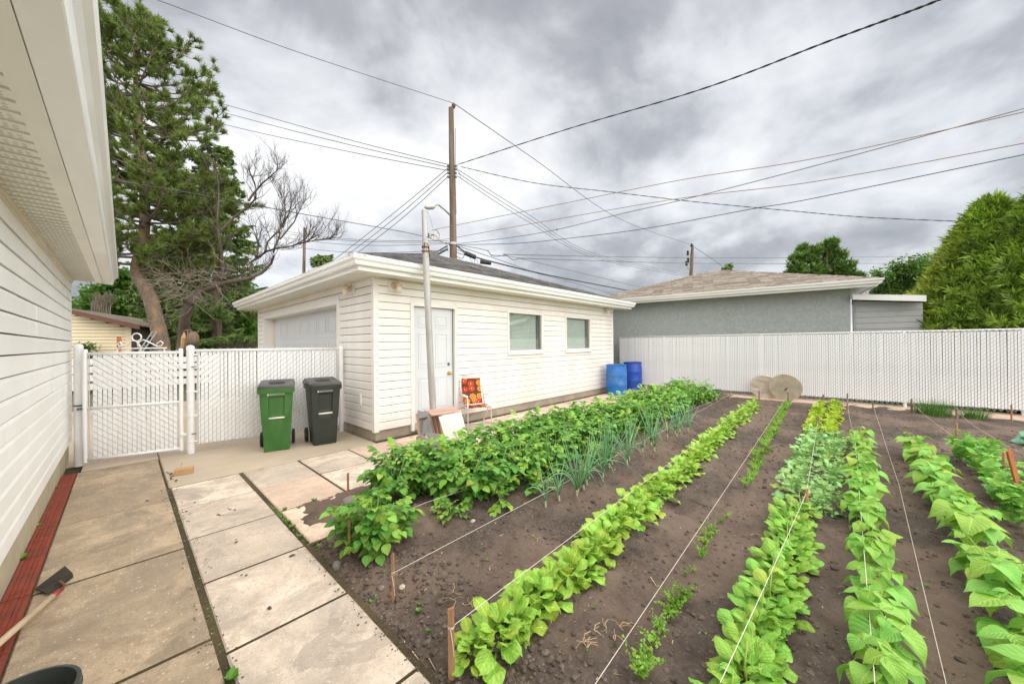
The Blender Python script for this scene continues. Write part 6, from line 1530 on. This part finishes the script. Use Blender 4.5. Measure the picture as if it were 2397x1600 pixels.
# --- big cedar shrubs at the right
def cedar(label, px, ytop, d, Rb, seed, n=5200):
    foot = at(px, 800, d); z1 = at(px, ytop, d)[2]; c0 = Vector((foot[0], foot[1], 0)); t_ = thing('cedar_shrub', label, 'shrub', (c0.x, c0.y, 0), 'big cedar shrubs behind the fence')
    b_ = B(); b_.tube([c0-Vector((0, 0, .1)), c0+Vector((0, 0, z1*.9))], [.16, .02], 8)
    rr = random.Random(seed); Ms = []
    for k in range(40):
        a = rr.uniform(0, 6.28); z = rr.uniform(.3, z1*.8); e = c0+dirv(a, 0)*Rb*.7*(1-(z/z1)**1.7)+Vector((0, 0, z+.6)); b_.tube([c0+Vector((0, 0, z)), e], [.03, .008], 4, False)
    b_.part('trunk', M['bark'], t_)
    for k in range(n):
        z = z1*rr.random()**.9*1.0; f = z/z1; prof = Rb*(1-f**1.55)**.82*(.86+.14*min(1, f*5)); a = rr.uniform(0, 6.283)
        lump = 1+.22*mnoise.noise((math.cos(a)*2.2+seed, math.sin(a)*2.2, z*1.1))+.24*mnoise.noise((math.cos(a)*5+seed, math.sin(a)*5, z*3))
        q = prof*lump*rr.uniform(.80, 1.02) if rr.random() < .8 else prof*rr.uniform(.6, 1.12); p = c0+dirv(a, 0)*q+Vector((0, 0, z))
        el = rr.uniform(-.3, 1.4); Ms.append(mtx(p, dirv(a+rr.uniform(-1.2, 1.2), el), dirv(a, 0), s_=rr.uniform(.75, 1.35), roll=rr.uniform(-.8, .8)))
    def fan(sd):
        r2 = random.Random(sd); V = []; F_ = []
        for k in range(15):
            a = (k-7)*.16+r2.uniform(-.1, .1); l = r2.uniform(.12, .24)*(1-.25*abs(a)); d_ = Vector((math.sin(a), math.cos(a), r2.uniform(-.3, .2))); p = Vector((0, abs(r2.gauss(0, .05)), 0)); w_ = Vector((.013, 0, r2.uniform(-.006, .006))); n_ = len(V)
            V += [tuple(p-w_*.5), tuple(p+d_*l*.6-w_), tuple(p+d_*l), tuple(p+d_*l*.6+w_)]; F_.append((n_, n_+1, n_+2, n_+3))
        return np.array(V), np.array(F_)
    foliage('crown', [fan(seed*10+k) for k in range(4)], Ms, M['cedar'], t_)
cedar('large bushy green cedar shrub rising behind the fence', 2325, 478, 8.6, 1.66, 1, 8500)
cedar('second cedar shrub peak cut off by the right edge', 2465, 440, 7.8, 1.6, 2, 8000)
# ================================================================= NEIGHBOURING BUILDINGS
# grey stucco garage on a turned frame: local X away from us, local Y along its front, to the left
ga = thing('garage', 'grey stucco garage with brown hip roof behind the far fence', 'garage', (13, 0, 0))
c0 = Vector((13.0, -.055, 0)); yd = Vector((12.15, 6.25, 0))-c0; yd.normalize(); xd = Vector((yd.y, -yd.x, 0))
TM = Matrix(((xd.x, yd.x, 0, c0.x), (xd.y, yd.y, 0, c0.y), (0, 0, 1, 0), (0, 0, 0, 1)))
WL = 6.9; WD = 6.4; WZ = 2.87
def TB(b_): b_.v = [tuple(TM@Vector(p)) for p in b_.v]; return b_
b = B(); b.mm((0, 0, -.1), (WD, WL, WZ)); TB(b).part('wall', M['stucco'], ga)
b = B(); b.mm((-.42, -.42, WZ-.0), (WD+.42, WL+.42, WZ+.02)); TB(b).part('soffit', M['trim'], ga)
b = B(); frame_rect(b, -.44, WD+.44, -.44, WL+.44, .02, WZ-.03, WZ+.13); TB(b).part('fascia', M['gutter'], ga)
n0 = len(ga.children)
for (a, c, o_) in (((-.44, WL+.44, 0), (-.44, -.44, 0), (-1, 0, 0)), ((-.44, -.44, 0), (WD+.44, -.44, 0), (0, -1, 0))):
    A2 = TM@Vector(a); C2 = TM@Vector(c); O2 = TM.to_3x3()@Vector(o_); gutter_run(ga, A2, C2, O2, WZ+.03, WZ+.15, M['gutter'], 1 if o_[1] else 0, 0 if o_[1] else 1)
hip_roof(ga, -.47, WD+.47, -.47, WL+.47, WZ+.152, .335, M['roof_brown'], [3, 0], tabw=.31, exp=.142, limit=300, T=TM)
b = B(); b.box((3.4, 3.0, WZ+1.33), (.3, .3, .12)); TB(b).part('roof_vent', M['metal_dark'], ga)
# lean-to shed
sh = thing('shed', 'grey sided lean-to shed with white fascia beside the stucco garage', 'shed', (13.4, -1.2, 0))
sx = 13.15
b = B(); b.prism([(sx, -.11, -.1), (sx, -.11, 2.55), (sx, -1.3, 2.404), (sx, -1.3, -.1)], (2.5, 0, 0)); b.part('wall', M['grey_siding'], sh)
z = 0
while z < 2.6:
    def topz(y): return 2.55+(y+.11)*.123
    if z+.15 < 2.5:
        yl = -1.33 if z+.15 < topz(-1.33) else (-.11-(2.55-(z+.15))/.123*1)
        b = B(); b.prism([(sx-.018, -.15, z), (sx-.004, -.15, z+.148), (sx-.0005, -.15, z+.148), (sx-.0005, -.15, z)], (0, max(yl, -1.33)+.15, 0)); b.part('siding_plank', M['grey_siding'], sh)
    z += .15
b = B(); b.prism([(sx-.30, -.10, 2.56), (sx-.30, -.10, 2.70), (sx-.30, -1.36, 2.545), (sx-.30, -1.36, 2.405)], (.03, 0, 0)); b.part('fascia', M['gutter'], sh)
b = B(); b.prism([(sx-.27, -.10, 2.64), (sx-.27, -.10, 2.71), (sx-.27, -1.36, 2.555), (sx-.27, -1.36, 2.485)], (3.0, 0, 0)); b.part('roof', M['far_roof'], sh)
# cream garage at the left
cg = thing('garage', 'cream sided garage with brown fascia behind the gate post', 'garage', tuple(at(250, 830, 13.5)[:2])+(0,))
A0 = at2(302, 800, 13.2); A1 = at2(140, 800, 12.4); A0.z = 0; A1.z = 0; ud = (A1-A0).normalized(); LW = (A1-A0).length; nn_ = Vector((-ud.y, ud.x, 0))
if nn_.dot(Vector((0, 0, 0))-A0) > 0: nn_ = -nn_
zR = at(302, 762, 13.2)[2]; zL = at(140, 722, 12.4)[2]
def topc(s_): return zR+(zL-zR)*s_/LW
b = B(); P = [A0, A1, A1+Vector((0, 0, zL)), A0+Vector((0, 0, zR))]; b.prism([p+nn_*.03 for p in P], nn_*6); b.part('wall', M['sheathing_shade'], cg)  # dark behind the cream planks, shade under each course put in by colour
z = 0.1
while z < zL-.03:
    s0 = 0 if z+.115 < zR else (z+.115-zR)/(zL-zR)*LW
    if s0 < LW-.1:
        b = B(); e = ud*(LW-s0); p = A0+ud*s0+Vector((0, 0, z)); b.prism([p, p+Vector((0, 0, .106))+nn_*.008, p+Vector((0, 0, .106))+nn_*.028, p+nn_*.028], e); b.part('siding_plank', M['cream_siding'], cg)
    z += .12
b = B(); p = A0-nn_*.012; b.prism([p-ud*.06, p+ud*.09, p+ud*.09+Vector((0, 0, zR)), p-ud*.06+Vector((0, 0, zR))], nn_*.02); b.part('corner_board', M['cream_siding'], cg)
Q = [at2(327, 760, 12.9), at2(326, 771, 12.9), at2(150, 731, 12.1), at2(150, 721, 12.1)]; b = B(); b.prism(Q, nn_*.05); b.part('fascia', M['brown_trim'], cg)
Q2 = [at2(327, 759, 12.95), at2(327, 763, 12.95), at2(150, 724, 12.15), at2(150, 719, 12.15)]; b = B(); b.prism([q+nn_*.051 for q in Q2], nn_*7); b.part('roof', M['roof_brown'], cg)
# far low grey house, dark fence, ladder
fh = thing('house', 'distant low house with pale grey roof behind the tree trunks', 'house', tuple(at(400, 810, 27)[:2])+(0,))
Q = [at2(318, 785, 26), at2(500, 787, 26), at2(470, 752, 29), at2(350, 750, 29)]; b = B(); b.prism(Q, (0, 0, -.12)); b.part('roof', M['far_roof'], fh)
a = at2(325, 786, 26.2); c = at2(495, 788, 26.2); b = B(); b.prism([Vector((a.x, a.y, -.1)), Vector((c.x, c.y, -.1)), c, a], Vector((1.5, 2.5, 0))); b.part('wall', M['foundation'], fh)
fh = thing('house', 'distant pale gabled house right of the dead tree', 'house', tuple(at(525, 810, 32)[:2])+(0,))
Q = [at2(492, 786, 32), at2(560, 796, 32), at2(545, 778, 34), at2(500, 772, 34)]; b = B(); b.prism(Q, (0, 0, -.12)); b.part('roof', M['far_roof'], fh)
a = at2(497, 788, 32.2); c = at2(600, 797, 32.2); b = B(); b.prism([Vector((a.x, a.y, -.1)), Vector((c.x, c.y, -.1)), c, a], Vector((1.5, 2.5, 0))); b.part('wall', M['cream_siding'], fh)
df = thing('board_fence', 'dark weathered board fence behind the tree trunks', 'fence', tuple(at(400, 810, 17)[:2])+(0,))
a = at2(300, 788, 17.0); c = at2(640, 797, 18.5); dvv = Vector((c.x-a.x, c.y-a.y, 0)); n = int(dvv.length/.16)
me = B().mm((-.072, -.01, -.1), (.072, .01, 1.68)).mesh('board', M['bark_dead']); an = math.atan2(dvv.y, dvv.x)
for k in range(n):
    o_ = bpy.data.objects.new('board', me); COL.objects.link(o_); o_.parent = df; o_.matrix_parent_inverse = WM[df].inverted(); p = Vector((a.x, a.y, 0))+dvv*((k+.5)/n); o_.location = p; o_.rotation_euler = (0, 0, an); o_.scale.z = random.uniform(.98, 1.02)
M['ladder'] = pmat('ladder', (.30, .30, .30), .6, .1, 5)
ld = thing('ladder', 'grey ladder leaning by the crooked pine trunk', 'ladder', tuple(at(340, 810, 12.2)[:2])+(0,))
for s_ in (0, 10):
    b = B(); p = at2(357+s_, 776, 12.3); q = at2(318+s_, 832, 11.6); b.tube([p, q, q+(q-p)*.8], .022, 6); b.part('rail', M['ladder'], ld)
for k in range(6):
    t_ = k/5; b = B(); b.tube([at2(357, 776, 12.3).lerp(at2(318, 832, 11.6), t_), at2(367, 776, 12.3).lerp(at2(328, 832, 11.6), t_)], .014, 5); b.part('rung', M['ladder'], ld)
# ================================================================= POLES AND WIRES
def upole(px_list, d, r0, r1, label, extra=None):
    P = [at2(x, y, d) for x, y in px_list]; foot = Vector((P[-1].x, P[-1].y, -.2)); t_ = thing('utility_pole', label, 'pole', (foot.x, foot.y, 0))
    b_ = B(); b_.tube([foot]+P[::-1], [r0]+[r0+(r1-r0)*(i+1)/len(P) for i in range(len(P))], 14); o_ = b_.part('pole', M['pole_wood'], t_); smooth_by_angle(o_); return t_
DP = 15.0
up = upole([(1056, 253), (1058, 400), (1060, 500), (1061, 605)], DP, .165, .105, 'tall brown wooden utility pole rising behind the white garage')
b = B(); b.lathe(at2(1062, 246, DP), [(.02, -.16), (.07, -.08), (.09, -.02), (.07, .05), (.03, .08)], 12); b.part('insulator', M['brown_trim'], up, True)
for y in (386, 393, 402, 411):
    for s_ in (-1, 1):
        b = B(); b.lathe(at2(1058+s_*9, y+3, DP-.05), [(.02, -.05), (.045, -.03), (.045, .03), (.02, .05)], 8); b.part('insulator', M['metal_dark'], up)
b = B(); b.tube([at2(1068, 385, DP), at2(1072, 388, DP-.1), at2(1070, 398, DP-.1), at2(1076, 404, DP-.1), at2(1078, 416, DP-.1), at2(1070, 412, DP)], .010, 5); b.tube([at2(1066, 300, DP-.1), at2(1067, 460, DP-.1), at2(1068, 500, DP-.1)], .012, 5); b.part('riser_cable', M['cable_grey'], up)
b = B(); b.tube([at2(1053, 503, DP-.1), at2(1040, 490, DP-.8), at2(1026, 479, DP-1.5), at2(1015, 479, DP-1.9), at2(1010, 482, DP-2.0)], .035, 8); la = b.part('lamp_arm', M['galv'], up, True)
hd = B(); c = at2(1006, 484, DP-2.15); hd.lathe(c, [(.03, -.22), (.07, -.16), (.10, -.02), (.10, .12), (.06, .22), (.02, .26)], 14, Matrix.Rotation(R(70), 3, 'Y')); o = hd.part('lamp_head', M['galv'], la, True); o.scale = (1, 1, 1)
b = B(); b.lathe(at2(1060, 571, DP), [(.17, -.05), (.175, 0), (.17, .05)], 14); b.part('band', M['galv'], up)
up2 = upole([(1621, 575), (1619, 612), (1617, 655)], 38, .20, .14, 'distant dark utility pole behind the grey garage roof')
b = B(); b.lathe(at2(1619, 575, 38), [(.06, -.1), (.18, 0), (.05, .25)], 8); b.part('insulator', M['cable'], up2)
for (x, y) in ((1610, 592), (1611, 609), (1607, 616)):
    b = B(); b.lathe(at2(x, y, 38), [(.08, -.25), (.14, -.1), (.08, 0), (.14, .12), (.08, .25)], 8); b.part('fuse', M['cable'], up2)
b = B(); b.tube([at2(1610, 612, 38), at2(1611, 628, 38)], .07, 6); b.tube([at2(1613, 615, 38), at2(1614, 628, 38)], .07, 6); b.tube([at2(1608, 628, 38), at2(1620, 628, 38)], .07, 6); b.part('bracket', M['galv'], up2)
upole([(713, 533), (712, 600), (711, 650)], 34, .16, .11, 'bare distant wooden pole left of the garage roof')
def wire(label, pts, r_=.010, m_='cable', twist=0, cat='cable', sagn=10):
    """pts: (px, py, depth), smoothed"""
    P = [at2(x, y, d) for x, y, d in pts]; Q = []
    for i in range(len(P)-1):
        p0_, p1_, p2_, p3_ = P[max(i-1, 0)], P[i], P[i+1], P[min(i+2, len(P)-1)]
        for k in range(sagn):
            t_ = k/sagn; Q.append(.5*((2*p1_)+(p2_-p0_)*t_+(2*p0_-5*p1_+4*p2_-p3_)*t_*t_+(3*p1_-p0_-3*p2_+p3_)*t_**3))
    Q.append(P[-1]); b_ = B()
    if twist:
        n = int(twist); QQ = []
        for i in range(len(Q)-1):
            for k in range(3): QQ.append(Q[i].lerp(Q[i+1], k/3))
        QQ.append(Q[-1]); d_ = (Q[-1]-Q[0]).normalized(); u = d_.cross(Vector((0, 0, 1))).normalized(); v = d_.cross(u)
        for ph in (0, 3.14):
            b_.tube([q+(u*math.cos(i*.9+ph)+v*math.sin(i*.9+ph))*r_*.6 for i, q in enumerate(QQ)], r_*.8, 4)
    else: b_.tube(Q, r_, 5)
    return tag(b_.part('cable', M[m_], smooth=True), label, cat, 'overhead wires')
G_ = 'cable_grey'
wire('topmost thin wire from upper left to the pole top', [(200, -55, 9), (368, 0, 10), (700, 123, 12.3), (1059, 241, DP)], .012, G_)
wire('topmost thin wire from pole top down to the distant pole', [(1064, 243, DP), (1250, 372, 20), (1450, 512, 29), (1619, 573, 38)], .018, G_)
wire('far thin wire continuing right of the distant pole', [(1620, 575, 38), (1680, 615, 46), (1730, 655, 54)], .03, G_)
for i, (a, c, nm) in enumerate((((243, 236), 386, 'upper'), ((261, 262), 392, 'middle'), ((287, 285), 400, 'lower'))):
    wire(f'{nm} of three parallel wires from the pine to the pole', [(300, a[0]-62, 24), (520, a[0]+i*1.5, 21), (800, (a[0]+c)/2+8, 18), (1052, c, DP)], .014, 'cable')
for i, nm in enumerate(('upper', 'middle', 'lower')):
    wire(f'{nm} of three wires slanting down left from the pole', [(1050, 392+i*10, DP), (930, 492+i*14, 17), (800, 594+i*12, 20), (600, 745+i*8, 26)], .014, G_)
    wire(f'{nm} of three wires running down to the distant pole', [(1072, 397+i*8, DP), (1230, 503-6+i*9, 19), (1400, 600-4+i*5, 26), (1615, 640+i*4, 38)], .014, G_)
wire('thick twisted black cable climbing to the upper right', [(1072, 385, DP), (1326, 303, 12), (1633, 212, 8.8), (1939, 97, 6.3), (2199, 0, 4.9), (2400, -95, 4)], .0135, 'cable', 1)
wire('twisted black cable sloping right towards the cedar', [(1078, 390, DP), (1250, 428, 14.5), (1428, 449, 14), (1633, 473, 13.5), (1836, 492, 13), (2020, 508, 12.2), (2270, 519, 11)], .012, 'cable', 1)
wire('upper tan clothesline from the pulley to the right', [(1018, 537, 5.45), (1300, 480, 4.9), (1600, 420, 4.3), (1900, 372, 3.8), (2397, 262, 3.1), (2700, 190, 2.8)], .0042, 'cable_tan')
wire('lower tan clothesline from the pulley to the right', [(1020, 562, 5.45), (1060, 557, 5.4), (1280, 517, 4.9), (1600, 463, 4.3), (1900, 426, 3.8), (2397, 335, 3.1), (2700, 270, 2.8)], .0042, 'cable_tan')
wire('black wire rising right with a small dark clip', [(1066, 571, DP), (1193, 556, 14), (1304, 537, 13), (1460, 499, 12), (1600, 467, 11.2), (1900, 390, 9.5), (2397, 254, 8)], .011, G_)
b = B(); b.lathe(at2(1304, 537, 13), [(.01, -.03), (.035, 0), (.01, .03)], 8); tag(b.part('wire_clip', M['cable'], smooth=True), 'small dark clip on the rising black wire', 'clip')
wire('lowest long black wire rising gently to the right', [(1066, 573, DP), (1213, 569, 14), (1354, 555, 13), (1516, 534, 12), (1760, 489, 10.5), (1900, 465, 9.8), (2397, 362, 8)], .011, 'cable')
wire('black cable from the eave across the pine to the pole', [(262, 422, 7), (450, 453, 8), (714, 502, 10.5), (965, 547, 13.5), (1052, 572, DP)], .011, 'cable')
for i, (y0, y1, y2, nm) in enumerate(((480, 558, 564, 'uppermost'), (492, 562, 568, 'second'), (500, 572, 571, 'third'), (520, 590, 580, 'lowest'))):
    wire(f'{nm} of four thin lines behind the dead tree', [(268, y0, 30), (500, (y0+y1)/2-4, 26), (780, y1-2, 20), (1050, y2+(6 if i == 3 else 0), DP)], .012, G_)
wire('upper of two level wires right of the splice', [(1178, 595, 16), (1400, 600, 22), (1622, 603, 30), (1900, 603, 36), (2184, 599, 42)], .020, G_)
wire('lower of two level wires right of the splice', [(1214, 604, 16), (1400, 610, 22), (1622, 616, 30), (1900, 617, 36), (2184, 616, 42)], .020, G_)
wire('thick black trunk cable down behind the garage roof', [(1066, 573, DP), (1098, 595, 15.2), (1150, 612, 16), (1290, 645, 19), (1475, 681, 24), (1560, 700, 27)], .032, 'cable')
wire('thin wire above the black trunk cable', [(1066, 572, DP), (1136, 585, 15.6), (1150, 596, 15.8), (1170, 598, 16), (1214, 604, 17), (1340, 634, 20), (1500, 672, 25)], .014, G_)
wire('faint thin wire under the splice cases', [(1070, 575, DP), (1180, 612, 17), (1260, 640, 20), (1330, 658, 23), (1440, 690, 27)], .016, G_)
for i, (a, c) in enumerate((((1047, 575), (968, 625)), ((1048, 583), (985, 622)), ((1049, 578), (975, 628)))):
    wire(('left', 'right', 'middle')[i]+' of three short cables fanning down left of the pole', [(*a, DP), ((a[0]+c[0])/2, (a[1]+c[1])/2-1, DP+1.5), (*c, DP+3.5)], .03 if i < 2 else .014, 'cable' if i else G_)
for (x0, y0, x1, y1, lb_) in ((1088, 592, 1114, 602, 'left dark cylindrical splice case hanging by the pole'), (1124, 612, 1150, 615, 'right dark splice case hanging by the pole')):
    b = B(); b.tube([at2(x0, y0, DP), at2(x0+1, y0, DP), at2(x1-1, y1, DP), at2(x1, y1, DP)], [.06, .095, .095, .06], 12); tag(b.part('splice_case', M['cable']), lb_, 'cable box')
wire('looped slack cable beside the pole', [(1066, 583, DP), (1076, 586, DP), (1086, 592, DP), (1084, 603, DP), (1076, 604, DP), (1068, 598, DP), (1067, 590, DP), (1078, 594, DP), (1090, 596, DP)], .013, 'cable')
wire('ragged thin loops hanging under the splice cases', [(1100, 602, DP), (1104, 612, DP), (1110, 616, DP), (1112, 606, DP), (1118, 612, DP), (1120, 622, DP), (1126, 612, DP)], .008, 'cable')
wire('small wavy bracket wire right of the splice cases', [(1142, 585, 15.6), (1150, 598, 15.6), (1163, 600, 15.6), (1176, 598, 15.6), (1186, 597, 15.7), (1194, 604, 15.8), (1204, 608, 16), (1214, 605, 16.2)], .016, G_)
